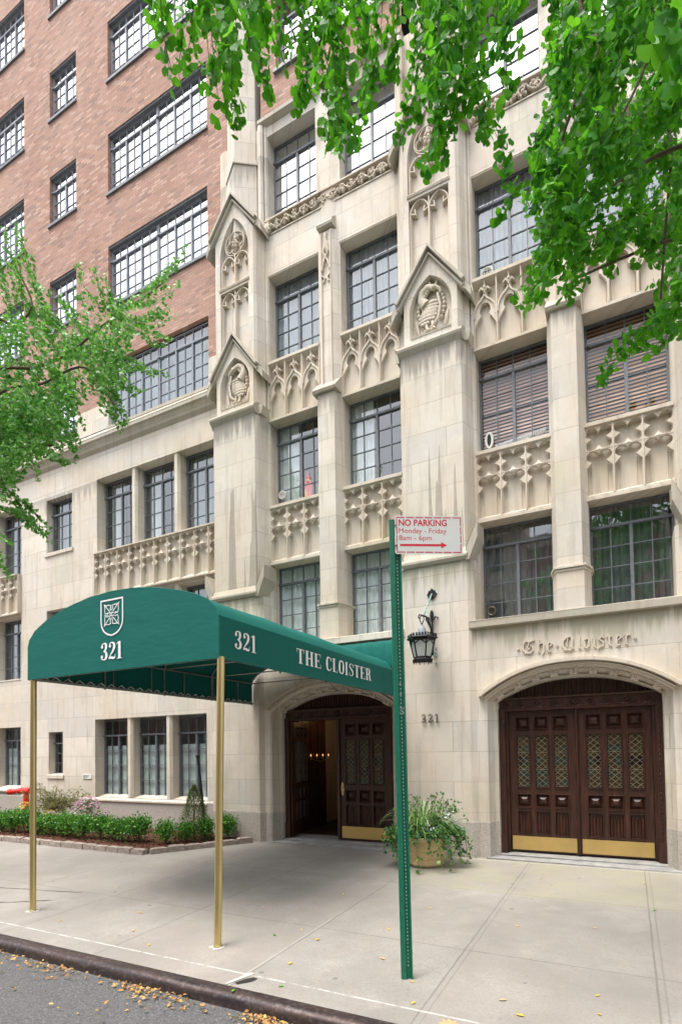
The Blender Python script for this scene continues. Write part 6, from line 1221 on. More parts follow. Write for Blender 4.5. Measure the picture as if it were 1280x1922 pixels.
def smoothpts(p, k=5):
    if len(p) < 3: return p
    out = []
    for i in range(len(p)-1):
        a, b, c, d = p[max(i-1,0)], p[i], p[i+1], p[min(i+2,len(p)-1)]
        for j in range(k):
            t = j/k
            out.append(tuple(.5*((2*b[q])+(-a[q]+c[q])*t+(2*a[q]-5*b[q]+4*c[q]-d[q])*t*t+(-a[q]+3*b[q]-3*c[q]+d[q])*t**3) for q in range(3)))
    return out+[p[-1]]
def text_strokes(txt, h, asp=1.0, gap=.06):
    # returns flat ribbons [(list of (u,v)), widths, level] in metres, and the width
    out = []; x = 0; lev = 0
    for ch in txt:
        adv, st = S[ch]
        for s_ in st:
            lev += 1
            if isinstance(s_, str):
                u, v_, r_ = map(float, s_[1:].split(',')); out.append(('disc', (x+u*h*asp, v_*h), r_*h*asp, lev)); continue
            s2 = smoothpts(s_); out.append(('st', [(x+u*h*asp, v_*h) for u, v_, w_ in s2], [max(w_, .006)*h*(asp if abs(s2[0][0]-s2[-1][0]) < .3 else 1) for u, v_, w_ in s2], lev))
        x += (adv+gap)*h*asp
    return out, x-gap*h*asp
def put_text(mb, txt, h, place, asp=1.0, gap=.06, lift=.004):
    # place(u, v, d) gives the world point for u along, v up, d off the surface
    st, wd = text_strokes(txt, h, asp, gap)
    for s_ in st:
        d = lift+.0004*s_[3]/1.0
        if s_[0] == 'disc':
            (u, v_), r_ = s_[1], s_[2]; k = 14
            mb.add([place(u+r_*math.cos(2*PI*i/k), v_+r_*1.05*math.sin(2*PI*i/k), d) for i in range(k)], [tuple(range(k))]); continue
        P, Wd = s_[1], s_[2]; n_ = len(P); vs = []
        for i in range(n_):
            a = P[max(i-1,0)]; b = P[min(i+1,n_-1)]; dx, dy = b[0]-a[0], b[1]-a[1]; L_ = math.hypot(dx, dy) or 1
            nx_, ny_ = -dy/L_, dx/L_
            vs += [place(P[i][0]-nx_*Wd[i]/2, P[i][1]-ny_*Wd[i]/2, d), place(P[i][0]+nx_*Wd[i]/2, P[i][1]+ny_*Wd[i]/2, d)]
        mb.add(vs, [(2*i,2*i+2,2*i+3,2*i+1) for i in range(n_-1)])
    return wd
# metal house number on the pier: three figures
xs = -2.595
for ch in '321':
    n_ = MB()
    for k, s_ in enumerate(S[ch][1]):
        if isinstance(s_, str): continue
        s2 = smoothpts(s_, 3); n_.ribbon([(xs+u*.115, 2.075+v_*.115) for u, v_, w_ in s2], [.015]*len(s2), 7.468-.001*k, 7.482, .6)
    n_.box(xs+.02, xs+.03, 7.48, 7.50, 2.12, 2.13)
    n_.build('house_number_figure', M['olebrass'], BLD); xs += .100
# small plaque on the wing wall
mb = MB(); mb.box(-10.12, -9.84, 7.785, 7.80, 1.20, 1.29); mb.build('wall_plaque', M['whiteplastic'], BLD)
mb = MB()
for i in range(3): mb.box(-10.09, -9.9-.03*i, 7.782, 7.785, 1.265-.022*i, 1.272-.022*i)
mb.build('plaque_lines', M['steel'], BLD)
# ================================================================== CANOPY
AW = empty('entrance_canopy', (-4.26, 5.5, .15), 'green canvas entrance canopy on two brass posts with white 321 and building name', 'canopy')
prof = [(-5.53,2.49),(-5.53,2.817),(-5.50,2.90),(-5.41,2.985),(-5.234,3.069),(-5.04,3.13),(-4.836,3.176),(-4.57,3.218),(-4.27,3.232),(-4.0,3.223),(-3.80,3.197),(-3.614,3.160),(-3.40,3.108),(-3.235,3.052),(-3.114,2.995),(-3.037,2.92),(-3.0,2.846),(-3.0,2.49)]
Y0, Y1 = 3.62, 7.48
def roofpt(i, y): return (prof[i][0], y, prof[i][1])
mb = MB()   # barrel roof, slightly sagging between the hoops
ny = 24; rows = []
for j in range(ny+1):
    y = Y0+(Y1-Y0)*j/ny; sag = .012*abs(math.sin(j/ny*PI*4))
    rows.append([(x, y, z-(sag if 2 < i < 15 else 0)) for i, (x, z) in enumerate(prof)][1:-1])
n_ = len(rows[0]); vs = [p for r_ in rows for p in r_]
mb.add(vs, [(j*n_+i, (j+1)*n_+i, (j+1)*n_+i+1, j*n_+i+1) for j in range(ny) for i in range(n_-1)])
mb.build('roof_canvas', M['canvas'], AW, smooth=True, sharp=60)
mb = MB(); mb.prism_y(prof, Y0-.012, Y0); mb.build('front_valance', M['canvas'], AW)
for nm, x in (('side_valance', -3.0), ('side_valance', -5.53)):
    mb = MB(); a, b = (x-.005, x+.004)
    mb.box(a, b, Y0, Y1, 2.49, prof[16][1] if x > -4 else prof[1][1]); mb.tube([((a+b)/2, Y0, 2.492), ((a+b)/2, Y1, 2.492)], .009, 6); mb.build(nm, M['canvas'], AW)
mb = MB(); mb.tube([(x, Y0-.006, z) for x, z in prof[1:-1]], .007, 6); mb.tube([(-5.53, Y0-.006, 2.49), (-3.0, Y0-.006, 2.49)], .007, 6); mb.tube([(-3.0, Y0-.004, 2.49), (-3.0, Y0-.004, 2.85)], .007, 6)
mb.build('seam_piping', M['canvas'], AW)
# gathered flap of canvas where the canopy meets the wall
mb = MB(); k = 30; vs = []
for i in range(k+1):
    x = -4.05+1.12*i/k; yy = 7.44+.012*math.sin(i*1.3)
    vs += [(x, yy+.03, 3.30+.004*math.sin(i*2.1)), (x, yy-.015, 3.22), (x, yy, 2.9)]
mb.add(vs, [(3*i,3*i+3,3*i+4,3*i+1) for i in range(k)]+[(3*i+1,3*i+4,3*i+5,3*i+2) for i in range(k)])
mb.build('wall_flap', M['canvas'], AW, smooth=True)
# frame of galvanised rods
mb = MB()
for y in (Y0+.03, 4.55, 5.5, 6.45, Y1-.04):
    mb.tube([(x+(.02 if x < -4.2 else -.02), y, z-.02) for x, z in prof], .011, 6)
    mb.tube([(-5.50, y, 2.83), (-3.03, y, 2.83)], .010, 6)
for x in (-5.505, -3.025):
    for z in (2.50, 2.83): mb.tube([(x, Y0, z), (x, Y1, z)], .012, 6)
    for j in range(13): mb.tube([(x, Y0+.15+j*.3, 2.50), (x, Y0+.15+j*.3, 2.83)] if j % 2 else [(x, Y0+.15+j*.3, 2.83), (x, Y0+.15+j*.3, 2.82)], .008, 6)
mb.tube([(-4.26, Y0, 3.21), (-4.26, Y1, 3.21)], .011, 6)
for x in (-5.0, -3.5): mb.tube([(x, Y0, 3.10), (x, Y1, 3.10)], .009, 6)
mb.tube([(-5.5, Y0+.03, 2.50), (-3.03, Y0+.03, 2.50)], .012, 6)
mb.tube([(-4.2, Y0+.03, 2.83), (-3.05, 5.0, 2.83)], .009, 6); mb.tube([(-3.4, 6.4, 2.84), (-3.15, 7.4, 2.55)], .009, 6)
mb.tube([(-3.95, 7.0, 2.83), (-3.85, 7.35, 2.60), (-3.80, 7.4, 2.58)], .009, 6)
mb.build('rod_frame', M['galv'], AW)
mb = MB()   # cord lacing along the left valance
for j in range(26):
    y = Y0+.1+j*.145; mb.tube([(-5.51, y, 2.505), (-5.47, y+.02, 2.535), (-5.51, y+.13, 2.50)], .004, 5)
mb.build('lacing_cord', M['white'], AW)
for (x, z0) in ((-3.035, GZ(3.62)), (-5.46, GZ(3.62))):
    mb = MB(); xt = x+.03 if x > -4 else x-.02
    yb_ = 3.60 if x > -4 else 3.62
    mb.tube([(x, yb_, z0-.02), (xt, 3.64, 2.50)], .031, 20); mb.lathe([(.034,0),(.034,.012),(.031,.016)], (x, yb_, z0), 20)
    po_ = mb.build('post', M['brass'], AW, smooth=True)
    c_ = MB(); rr = random.Random(int(-x*10)); pts = [(x+(.075+.035*rr.random())*math.cos(a), yb_+(.07+.04*rr.random())*math.sin(a)) for a in [2*PI*i/14 for i in range(14)]]
    c_.add([(x+(px_-x)*.72, yb_+(py_-yb_)*.72, GZ(py_)+.004) for px_, py_ in pts], [tuple(range(14))]); c_.build('mortar_collar', M['mortar'], po_)
# lettering
mb = MB(); put_text(mb, '321', .165, lambda u, v_, d: (-4.425+u, Y0-.012-d, 2.588+v_), 1.02, .03); mb.build('front_number', M['white'], AW)
mb = MB(); put_text(mb, '321', .160, lambda u, v_, d: (-3.0+.004+d, 3.80+u, 2.597+v_), 1.10, .04); mb.build('side_number', M['white'], AW)
mb = MB(); wd_ = text_strokes('THE CLOISTER', .150, 1, .05)[1]; asp = 1.78/wd_
put_text(mb, 'THE CLOISTER', .152, lambda u, v_, d: (-3.0+.004+d, 4.81+u, 2.607+v_), asp, .05); mb.build('side_lettering', M['white'], AW)
# shield with four-petalled flower, drawn in line
mb = MB(); yf = Y0-.0165; xc = -4.268
sh = [(xc-.145,3.152),(xc-.145,2.965)]+[(xc-.145+.145*(1-math.cos(t))*1.0, 2.965-.145*math.sin(t)**.9-.0) for t in [PI/2*i/8 for i in range(1,8)]]+[(xc,2.815)]
sh2 = sh+[(2*xc-x, z) for x, z in sh[::-1][1:]]
def flat(path, wd, lev=0, closed=False):
    P = path+([path[0], path[1]] if closed else []); n_ = len(P); vs = []
    for i in range(n_):
        a = P[max(i-1,0)]; b = P[min(i+1,n_-1)]; dx, dy = b[0]-a[0], b[1]-a[1]; L_ = math.hypot(dx, dy) or 1
        vs += [(P[i][0]+dy/L_*wd/2, yf-.0005*lev, P[i][1]-dx/L_*wd/2), (P[i][0]-dy/L_*wd/2, yf-.0005*lev, P[i][1]+dx/L_*wd/2)]
    mb.add(vs, [(2*i,2*i+2,2*i+3,2*i+1) for i in range(n_-1)])
flat(sh, .015); flat([(2*xc-x, z) for x, z in sh], .015, 1); flat([(xc-.1525,3.152),(xc+.1525,3.152)], .015, 2)
zc = 3.012
for q in range(4):
    sx, sz = ((1,1),(-1,1),(-1,-1),(1,-1))[q]
    pet = [(.018,.045),(.012,.085),(.045,.092),(.070,.088),(.100,.105),(.088,.070),(.092,.045),(.085,.012),(.045,.018)]
    flat([(xc+sx*a, zc+sz*b) for a, b in pet], .009, 3+q); flat([(xc+sx*.025, zc+sz*.03), (xc+sx*.092, zc+sz*.098)], .008, 8+q)
for i, (a, b) in enumerate(((0,.028),(0,-.028),(.028,0),(-.028,0),(0,0))):
    flat([(xc+a+(.017 if i < 4 else .012)*math.cos(t), zc+b+(.017 if i < 4 else .012)*math.sin(t)) for t in [2*PI*k/12 for k in range(12)]], .006, 13+i, True)
for i, (a, b) in enumerate(((0,1),(0,-1),(1,0),(-1,0))):
    flat([(xc+a*.048+b*.005, zc+b*.048+a*.005), (xc+a*.088+b*.005, zc+b*.088+a*.005)], .005, 19+i)
mb.build('shield_emblem', M['white'], AW)

# ================================================================== WALL LANTERN
LX, LY, LZ = -2.435, 7.12, 2.90
LN = empty('wall_lantern', (-2.40, 7.49, 3.3), 'black iron wall lantern with battlement rim and frosted panes, hung from a fleur-de-lis bracket', 'wall lamp')
mb = MB(); nS = 6; a0 = R(8)
def hexp(r, z, k): a = a0+2*PI*k/nS; return (LX+r*math.cos(a), LY+r*math.sin(a), z)
rb, rt = .115, .17; zb, zt = 2.935, 3.165
for k in range(nS):
    mb.tube([hexp(rb, zb, k), hexp(rt, zt, k)], .010, 4)
    for r_, z_, t_ in ((rb, zb, .012), (rb+.012, zb-.03, .016), (rt, zt, .013), (rt+.03, zt+.03, .015)):
        mb.tube([hexp(r_, z_, k), hexp(r_, z_, k+1)], t_, 4)
    a = Vector(hexp(rt-.004, zt, k)); b = Vector(hexp(rt-.004, zt, k+1)); l2 = Vector(hexp(rb+(rt-rb)*.75, zb+(zt-zb)*.75, k)); r2 = Vector(hexp(rb+(rt-rb)*.75, zb+(zt-zb)*.75, k+1))
    mb.tube([l2, (a+b)/2], .007, 4); mb.tube([r2, (a+b)/2], .007, 4)
    # battlements and pendent drops
    for i in range(5):
        t0, t1 = (i+.2)/5, (i+.75)/5; A_ = Vector(hexp(rt+.033, zt+.03, k)); B_ = Vector(hexp(rt+.033, zt+.03, k+1))
        p, q = A_.lerp(B_, t0), A_.lerp(B_, t1); mb.add([p, q, q+Vector((0,0,.055)), p+Vector((0,0,.055)), p*1+Vector((0,0,0))], [(0,1,2,3)])
        inn = Vector((LX, LY, 0)); 
        def pull(v): d = (Vector((LX, LY, v.z))-v).normalized()*.008; return v+d
        mb.add([pull(p), pull(q), pull(q)+Vector((0,0,.055)), pull(p)+Vector((0,0,.055))], [(3,2,1,0)])
        A_ = Vector(hexp(rb+.016, zb-.04, k)); B_ = Vector(hexp(rb+.016, zb-.04, k+1)); m = A_.lerp(B_, (i+.5)/5)
        mb.tube([m, m-Vector((0,0,.025 if i % 2 else .045))], .006, 4, rs=[.010,.002])
top = [hexp(rt+.01, zt+.02, k) for k in range(nS)]; apx = [hexp(.05, zt+.085, k) for k in range(nS)]
mb.add(top+apx, [(k,(k+1)%nS,(k+1)%nS+nS,k+nS) for k in range(nS)])
mb.add([hexp(rb, zb-.03, k) for k in range(nS)], [tuple(range(nS))])
mb.build('lantern_cage', M['black'], LN)
for k in range(nS):
    g = MB(); g.add([hexp(rb-.006, zb, k), hexp(rb-.006, zb, k+1), hexp(rt-.008, zt, k+1), hexp(rt-.008, zt, k)], [(0,1,2,3)]); g.build('frosted_pane', M['frost'], LN)
mb = MB(); mb.lathe([(.065,zt+.07),(.068,zt+.10),(.058,zt+.13),(.05,zt+.16),(.035,zt+.19),(.018,zt+.205),(.014,zt+.23),(.02,zt+.24),(.008,zt+.255)], (LX, LY, 0), 16); mb.build('vent_dome', M['steelblue'], LN, smooth=True)
mb = MB()
mb.tube([(LX+.03*math.sin(t), LY, zt+.295+.045*math.cos(t)) for t in [2*PI*i/14 for i in range(15)]], .007, 6)
arm = [(LX+.01, LY, zt+.34), (LX+.03, LY+.10, zt+.345), (LX+.04, LY+.22, zt+.27), (LX+.035, LY+.32, zt+.13), (LX+.03, 7.47, zt+.02)]
mb.tube(arm, .014, 6); mb.tube([(a_+.02, b_-.03, c_-.07) for a_, b_, c_ in arm[1:]], .010, 6)
mb.tube([(LX+.02, LY-.03, zt+.34), (LX-.02, LY-.05, zt+.345), (LX-.035, LY-.04, zt+.31), (LX-.01, LY-.02, zt+.30)], .010, 6)
mb.tube([(LX+.03, 7.475, zt-.15), (LX+.03, 7.475, zt+.36)], .013, 6)
mb.ball((LX+.03, 7.465, zt+.42), (.030,.012,.07), 8, 6)
for s_ in (-1, 1): mb.tube([(LX+.03+s_*.01, 7.465, zt+.33), (LX+.03+s_*.05, 7.465, zt+.39), (LX+.03+s_*.085, 7.465, zt+.375), (LX+.03+s_*.085, 7.465, zt+.34)], .012, 6, rs=[.010,.014,.012,.006])
mb.build('bracket', M['black'], LN)
mb = MB(); mb.tube([(LX+.03, 7.48, 3.885), (LX+.01, LY+.06, zt+.36)], .011, 6); mb.build('stay_rod', M['verd'], LN)
mb = MB(); zc2 = 3.885; mb.prism_y([(LX+.03-.075,zc2),(LX+.03,zc2-.085),(LX+.03+.075,zc2),(LX+.03,zc2+.085)], 7.485, 7.499)
for q in range(4): mb.ball((LX+.03+.05*math.cos(q*PI/2+PI/4), 7.485, zc2+.05*math.sin(q*PI/2+PI/4)), (.018,.008,.018), 6, 4)
mb.build('wall_plate', M['black'], LN, bevel=.003)
mb = MB()
for i in range(10): mb.ball((LX+.075+random.uniform(-.02,.02), 7.485, zt-.10+random.uniform(-.08,.06)), (.012,.01,.012), 6, 4)
for i in range(3): mb.ball((LX+.07, 7.485, zt-.27+.012*i), (.02,.012,.008), 6, 4)
mb.build('corroded_ornament', M['verd'], LN)

# ================================================================== PARKING SIGN
SG = empty('parking_sign', (-1.405, 3.66, GZ(3.66)), 'green perforated steel post carrying a white and red no parking sign', 'street sign')
th = R(31)
ux = Vector((math.cos(th), math.sin(th), 0)); nn = Vector((math.sin(th), -math.cos(th), 0))   # along the plate, towards the viewer
base = Vector((-1.408, 3.66, 0)); lean = Vector((-.030, .004, 0))/3.2
mb = MB(); z0, z1 = GZ(3.66)-.02, 3.34
# rolled U section with lips: web at the right carries the holes, broad flange to the left
def sec(z):
    o = base+lean*(z-.1)+Vector((0,0,z))
    pl = [(-.045,-.004),(-.038,-.010),(-.010,-.018),(-.002,.002),(.018,.002),(.026,-.016),(.036,-.018),(.036,-.013),(.029,-.011),(.021,.008),(-.006,.008),(-.012,-.012),(-.036,-.005),(-.043,.001)]
    return [o+ux*a-nn*b for a, b in pl]
A_, B_ = sec(z0), sec(z1); k = len(A_)
mb.add(A_+B_, [(i,(i+1)%k,(i+1)%k+k,i+k) for i in range(k)]+[tuple(range(k-1,-1,-1)), tuple(range(k,2*k))])
post = mb.build('post', M['signgreen'], SG)
hb = MB(); z = .2
while z < 3.3:
    o = base+lean*(z-.1)+Vector((0,0,z))+ux*.008+nn*(-.002+.0008)
    hb.add([o+ux*.0048*math.cos(t)+Vector((0,0,.0048*math.sin(t))) for t in [2*PI*i/8 for i in range(8)]], [tuple(range(8))]); z += .0254
hb.build('punched_holes', M['sticker'], post)
rb_ = MB(); rr = random.Random(4)
for zc_ in (2.13, 1.98):
    for i in range(26):
        a = rr.uniform(-.008,.030); h_ = rr.uniform(-.045,.045) if zc_ > 2 else rr.uniform(-.03,.03)
        if abs(h_) < .028 and 0 < a < .024 and zc_ > 2: continue
        o = base+lean*(zc_-.1)+Vector((0,0,zc_+h_))+ux*a+nn*(.001+.012*(a > .022)); s_ = rr.uniform(.002,.006)
        rb_.add([o+ux*s_*math.cos(t)*rr.uniform(.5,1)+Vector((0,0,s_*math.sin(t)*rr.uniform(.5,1.3))) for t in [2*PI*i/6 for i in range(6)]], [tuple(range(6))])
rb_.build('sticker_residue', M['sticker'], post)
# plate
PB = Vector((-1.437, 3.645, 0))+nn*.022; PW, PH, PZ = .485, .275, 3.083
def pp(u, v_, d=0): return tuple(PB+ux*u+Vector((0,0,PZ+v_))+nn*d)
mb = MB(); rc = .014; cor = []
for cx, cz, a in ((PW-rc, rc, -PI/2), (PW-rc, PH-rc, 0), (rc, PH-rc, PI/2), (rc, rc, PI)):
    for i in range(5): t = a+PI/2*i/4; cor.append((cx+rc*math.cos(t), cz+rc*math.sin(t)))
n_ = len(cor); mb.add([pp(u, v_, 0) for u, v_ in cor]+[pp(u, v_, -.003) for u, v_ in cor], [tuple(range(n_)), tuple(range(2*n_-1, n_-1, -1))]+[(i,i+n_,(i+1)%n_+n_,(i+1)%n_) for i in range(n_)])
plate = mb.build('sign_plate', M['signwhite'], SG)
mb = MB()
def rect(u0, u1, v0, v1, d=.0006): mb.add([pp(u0,v0,d),pp(u1,v0,d),pp(u1,v1,d),pp(u0,v1,d)], [(0,1,2,3)])
t_ = .007; e = .010
for k in range(7):
    L_ = (PW-2*e+.0)/7; a = e+L_*k
    rect(a+(.005 if k else 0), a+L_-(.005 if k < 6 else 0), e, e+t_); rect(a+(.005 if k else 0), a+L_-(.005 if k < 6 else 0), PH-e-t_, PH-e)
for k in range(4):
    L_ = (PH-2*e-2*t_)/4; a = e+t_+L_*k
    rect(e, e+t_, a+.004, a+L_-.004); rect(PW-e-t_, PW-e, a+.004, a+L_-.004)
mb.build('dashed_border', M['signred'], plate)
mb = MB(); rect(.035, .33, .056, .072); mb.add([pp(.33,.042,.0006),pp(.372,.064,.0006),pp(.33,.086,.0006)], [(0,1,2)]); mb.build('arrow', M['signred'], plate)
def font_mesh(txt, size, wx, name, mat, parent, place, off=0.0, target=None):
    cu = bpy.data.curves.new('t', 'FONT'); cu.body = txt; cu.size = size; cu.offset = off
    to = bpy.data.objects.new('t', cu); COL.objects.link(to); bpy.context.view_layer.update()
    me = bpy.data.meshes.new_from_object(to.evaluated_get(bpy.context.evaluated_depsgraph_get()))
    xs_ = [v.co.x for v in me.vertices]; x0, x1 = min(xs_), max(xs_)
    s_ = (target/(x1-x0)) if target else wx
    m_ = MB(); m_.add([place((v.co.x-x0)*s_, v.co.y) for v in me.vertices], [tuple(p.vertices) for p in me.polygons])
    bpy.data.objects.remove(to); bpy.data.curves.remove(cu); bpy.data.meshes.remove(me)
    return m_.build(name, mat, parent)
font_mesh('NO PARKING', .058, 1, 'heading_text', M['signred'], plate, lambda u, v_: pp(.028+u, .203+v_*1.08, .0006), .0015, .345)
font_mesh('Monday - Friday', .050, 1, 'days_text', M['signred'], plate, lambda u, v_: pp(.028+u, .150+v_, .0006), .0, .342)
font_mesh('8am - 6pm', .050, 1, 'hours_text', M['signred'], plate, lambda u, v_: pp(.028+u, .099+v_, .0006), .0, .235)
for v_ in (.205, .062):
    mb = MB(); c_ = Vector(pp(.004, v_, .003)); mb.ball(tuple(c_), (.008,.008,.008), 8, 6); mb.tube([c_, c_-nn*.03], .005, 6); mb.build('bolt', M['galv'], plate)

# ================================================================== PLANTER
PX, PY = -2.37, 6.90; PG = GZ(6.85)
PT = empty('clay_planter', (PX, PY, PG), 'octagonal sand-coloured clay planter with banded sides beside the entrance pier', 'planter')
mb = MB(); mb.lathe([(.20,0),(.235,.03),(.245,.10),(.25,.105),(.25,.115),(.247,.12),(.262,.20),(.268,.205),(.268,.215),(.264,.22),(.282,.31),(.31,.33),(.315,.38),(.285,.385),(.27,.33)], (PX, PY, PG), 8)
pot = mb.build('pot', M['pot'], PT, bevel=.006)
mb = MB(); mb.lathe([(.0,.33),(.27,.33),(.1,.36)], (PX, PY, PG), 10, cap=False); mb.build('soil', M['soil'], PT)
def blades(mb, cx, cy, cz, n, L0, L1, wd, rr, droop=1.0, spread=1.0):
    for i in range(n):
        a = rr.uniform(0, 2*PI); L_ = rr.uniform(L0, L1); el = rr.uniform(.55, 1.35); p = Vector((cx+rr.uniform(-.06,.06), cy+rr.uniform(-.06,.06), cz)); d = Vector((math.cos(a)*math.cos(el)*spread, math.sin(a)*math.cos(el)*spread, math.sin(el)))
        k = 9; pts = [p.copy()]
        for j in range(k):
            p = p+d*L_/k; d.z -= droop*(j+1)/k*.42; d.normalize() if d.length > 1 else None; pts.append(p.copy())
        side = Vector((-math.sin(a), math.cos(a), 0)); vs = []
        for j, q in enumerate(pts):
            w_ = wd*(1-(j/k)**2.2)*.5+.0006; vs += [q-side*w_, q+side*w_]
        mb.add(vs, [(2*j,2*j+2,2*j+3,2*j+1) for j in range(k)])
rr = random.Random(12)
GP = empty('arching_grass_plant', (PX, PY, PG+.34), 'arching green and cream striped grass growing out of the planter', 'plant')
mb = MB(); blades(mb, PX-.02, PY-.10, PG+.40, 110, .60, .95, .019, rr, .95, 1.0); mb.build('blades', M['grass'], GP)
mb = MB(); blades(mb, PX+.08, PY, PG+.4, 14, .55, .75, .004, rr, .7, 1.2); mb.build('seed_stalks', M['grass'], GP)
# oval leaf used by vines and shrubs
OV = [(0,0,0),(.32,.35,.06),(.30,.75,.05),(0,1,-.03),(-.30,.75,.05),(-.32,.35,.06),(0,.5,-.02)]
OF = [(0,1,6),(1,2,6),(2,3,6),(3,4,6),(4,5,6),(5,0,6)]
def leafcloud(name, pts, size, mat, parent, seed=1, up=.5, jit=1.0, bv=OV, bf=OF, svar=.35, axes=None):
    g = np.random.default_rng(seed); n = len(pts); pts = np.asarray(pts, float)
    ax = g.normal(size=(n,3))*jit; ax[:,2] += up
    if axes is not None: ax = ax*.6+np.asarray(axes)
    nr = g.normal(size=(n,3)); nr[:,2] += .6
    return scatter(name, bv, bf, pts, frames(ax, nr), size*(1+svar*g.uniform(-1,1,n)), mat, parent)
VN = empty('trailing_vine', (PX, PY, PG+.34), 'dark glossy vine spilling over the planter rim down to the pavement', 'plant')
pts = []; stems = MB()
for i in range(34):
    a = rr.uniform(0, 2*PI) if i > 14 else rr.choice([rr.uniform(-2.9,-2.1), rr.uniform(-1.0, .4)]); r0 = .22; out = rr.uniform(.06, .26); drop = rr.uniform(.05, .36)
    if i % 9 == 0: drop = .42; out = .22
    P0 = Vector((PX+r0*math.cos(a), PY+r0*math.sin(a), PG+.40)); path = []
    for j in range(12):
        t = j/11; r_ = r0+out*(1-(1-t)**2)+.09; path.append(Vector((PX+r_*math.cos(a+.25*t), PY+r_*math.sin(a+.25*t), max(PG+.02, PG+.42+.08*math.sin(t*PI)-drop*t*t))))
    stems.tube(path, .0022, 4, cap=False)
    for q in path:
        for _ in range(4): pts.append(q+Vector((rr.gauss(0,.018), rr.gauss(0,.018), rr.gauss(0,.018))))
for i in range(900):
    a = rr.uniform(0,2*PI); r_ = rr.uniform(.03,.46); pts.append(Vector((PX+r_*math.cos(a), PY+r_*math.sin(a)*.8, PG+.42+.26*(1-(r_/.46)**2)*rr.random()+rr.gauss(0,.03))))
pts = [p if p.y < 7.42 else Vector((p.x, 7.42-rr.random()*.05, p.z)) for p in pts]
leafcloud('leaves', pts, .042, M['ivy'], VN, 3, .1); stems.build('stems', M['bark'], VN)
SV = empty('silver_leaf_plant', (PX+.22, PY, PG+.4), 'pale silver leaved plant at the right side of the planter', 'plant')
pts = [Vector((PX+(.12 if i % 3 else .38)+rr.gauss(0,.035), PY-.20+rr.gauss(0,.04), PG+(.52 if i % 3 else .66)+rr.gauss(0,.05))) for i in range(45)]
leafcloud('leaves', pts, .045, M['silver'], SV, 5, .8)
BR = empty('twiggy_bronze_plant', (PX, PY, PG+.4), 'thin dark twiggy plant standing at the back of the planter', 'plant')
tw = MB(); pts = []
for i in range(46):
    a = rr.uniform(0,2*PI); p = Vector((PX+.04, PY+.04, PG+.36)); d = Vector((math.cos(a)*.75, math.sin(a)*.4, 1.0)).normalized(); path = [p.copy()]
    for j in range(7): p = p+d*rr.uniform(.06,.10); d = (d+Vector((rr.gauss(0,.2), rr.gauss(0,.2), rr.gauss(-.06,.15)))).normalized(); path.append(p.copy()); pts += [p+Vector((rr.gauss(0,.015),)*3) for _ in range(3 if j > 3 else 1)]
    tw.tube(path, .0025, 4, cap=False)
tw.build('twigs', M['bark'], BR); leafcloud('leaves', pts, .034, M['ivy'], BR, 8, .5)

# ================================================================== PLANTING BED
mb = MB()
bed = [(-16.5,6.14),(-6.55,6.14),(-5.56,7.46),(-5.56,7.50),(-6.2,7.50),(-6.2,7.77),(-16.5,7.77)]
g = []
mb.add([(x,y,GZ(y)+.045) for x,y in bed], [tuple(range(len(bed)))])
tag(mb.build('bark_mulch', M['mulch'], loc=(-9,6.9,.25)), kind='structure')
rr = random.Random(3)
cp = []
for i in range(5200):
    x = rr.uniform(-14,-5.7); y = rr.uniform(6.12,7.5)
    if x > -6.6 and (y-6.14) < (x+6.5)*1.35: continue
    cp.append((x, y, GZ(y)+.05+rr.random()*.02))
chip = [(-.5,-1,0),(.5,-1,.1),(.4,1,0),(-.5,.9,.1)]
gg = np.random.default_rng(4); n = len(cp)
ch = scatter('mulch_chips', chip, [(0,1,2,3)], np.array(cp), frames(gg.normal(size=(n,3))*[1,1,.25], gg.normal(size=(n,3))*.4+[0,0,1]), .010+.012*gg.random(n), M['mulch'], loc=(-9,6.9,.25))
tag(ch, 'red brown shredded bark spread over the planting bed', 'mulch', kind='stuff')
# granite setts edging the bed, each one a block of its own
def sett(L_, W_, H_, seed):
    rr = random.Random(seed); mb = MB(); nx_, ny_ = 5, 3; bm_ = []
    P = []
    for j in range(ny_+1):
        for i in range(nx_+1):
            x = -L_/2+L_*i/nx_; y = -W_/2+W_*j/ny_; ed = (i in (0,nx_))+(j in (0,ny_))
            P.append((x+rr.uniform(-.004,.004), y+rr.uniform(-.004,.004), H_-.010*ed+rr.uniform(-.004,.004)))
    nb = len(P); idx = lambda i, j: j*(nx_+1)+i
    F = [(idx(i,j),idx(i+1,j),idx(i+1,j+1),idx(i,j+1)) for j in range(ny_) for i in range(nx_)]
    ring = [idx(i,0) for i in range(nx_+1)]+[idx(nx_,j) for j in range(1,ny_+1)]+[idx(i,ny_) for i in range(nx_-1,-1,-1)]+[idx(0,j) for j in range(ny_-1,0,-1)]
    mid = []; lowr = []
    for r_ in ring:
        x, y, z = P[r_]; P.append((x*1.03+rr.uniform(-.003,.003), y*1.06+rr.uniform(-.004,.004), H_*.55)); mid.append(len(P)-1)
    for r_ in ring:
        x, y, z = P[r_]; P.append((x*1.02, y*1.05, -.03)); lowr.append(len(P)-1)
    m = len(ring)
    F += [(ring[i],mid[i],mid[(i+1)%m],ring[(i+1)%m]) for i in range(m)]+[(mid[i],lowr[i],lowr[(i+1)%m],mid[(i+1)%m]) for i in range(m)]
    mb.add(P, F); return mb
protos = [sett(.255,.115,.095,s_) .build('edging_sett', M['edging'], loc=(0,0,0), smooth=True, sharp=30) for s_ in range(4)]
line = []; d = .268
x = -6.62
while x > -14.2: line.append((x, 6.08, 0)); x -= d
A_ = Vector((-6.47,6.13)); B_ = Vector((-5.52,7.44)); Ld = (B_-A_).length; an = math.atan2(B_.y-A_.y, B_.x-A_.x); k = 0
rgt = []
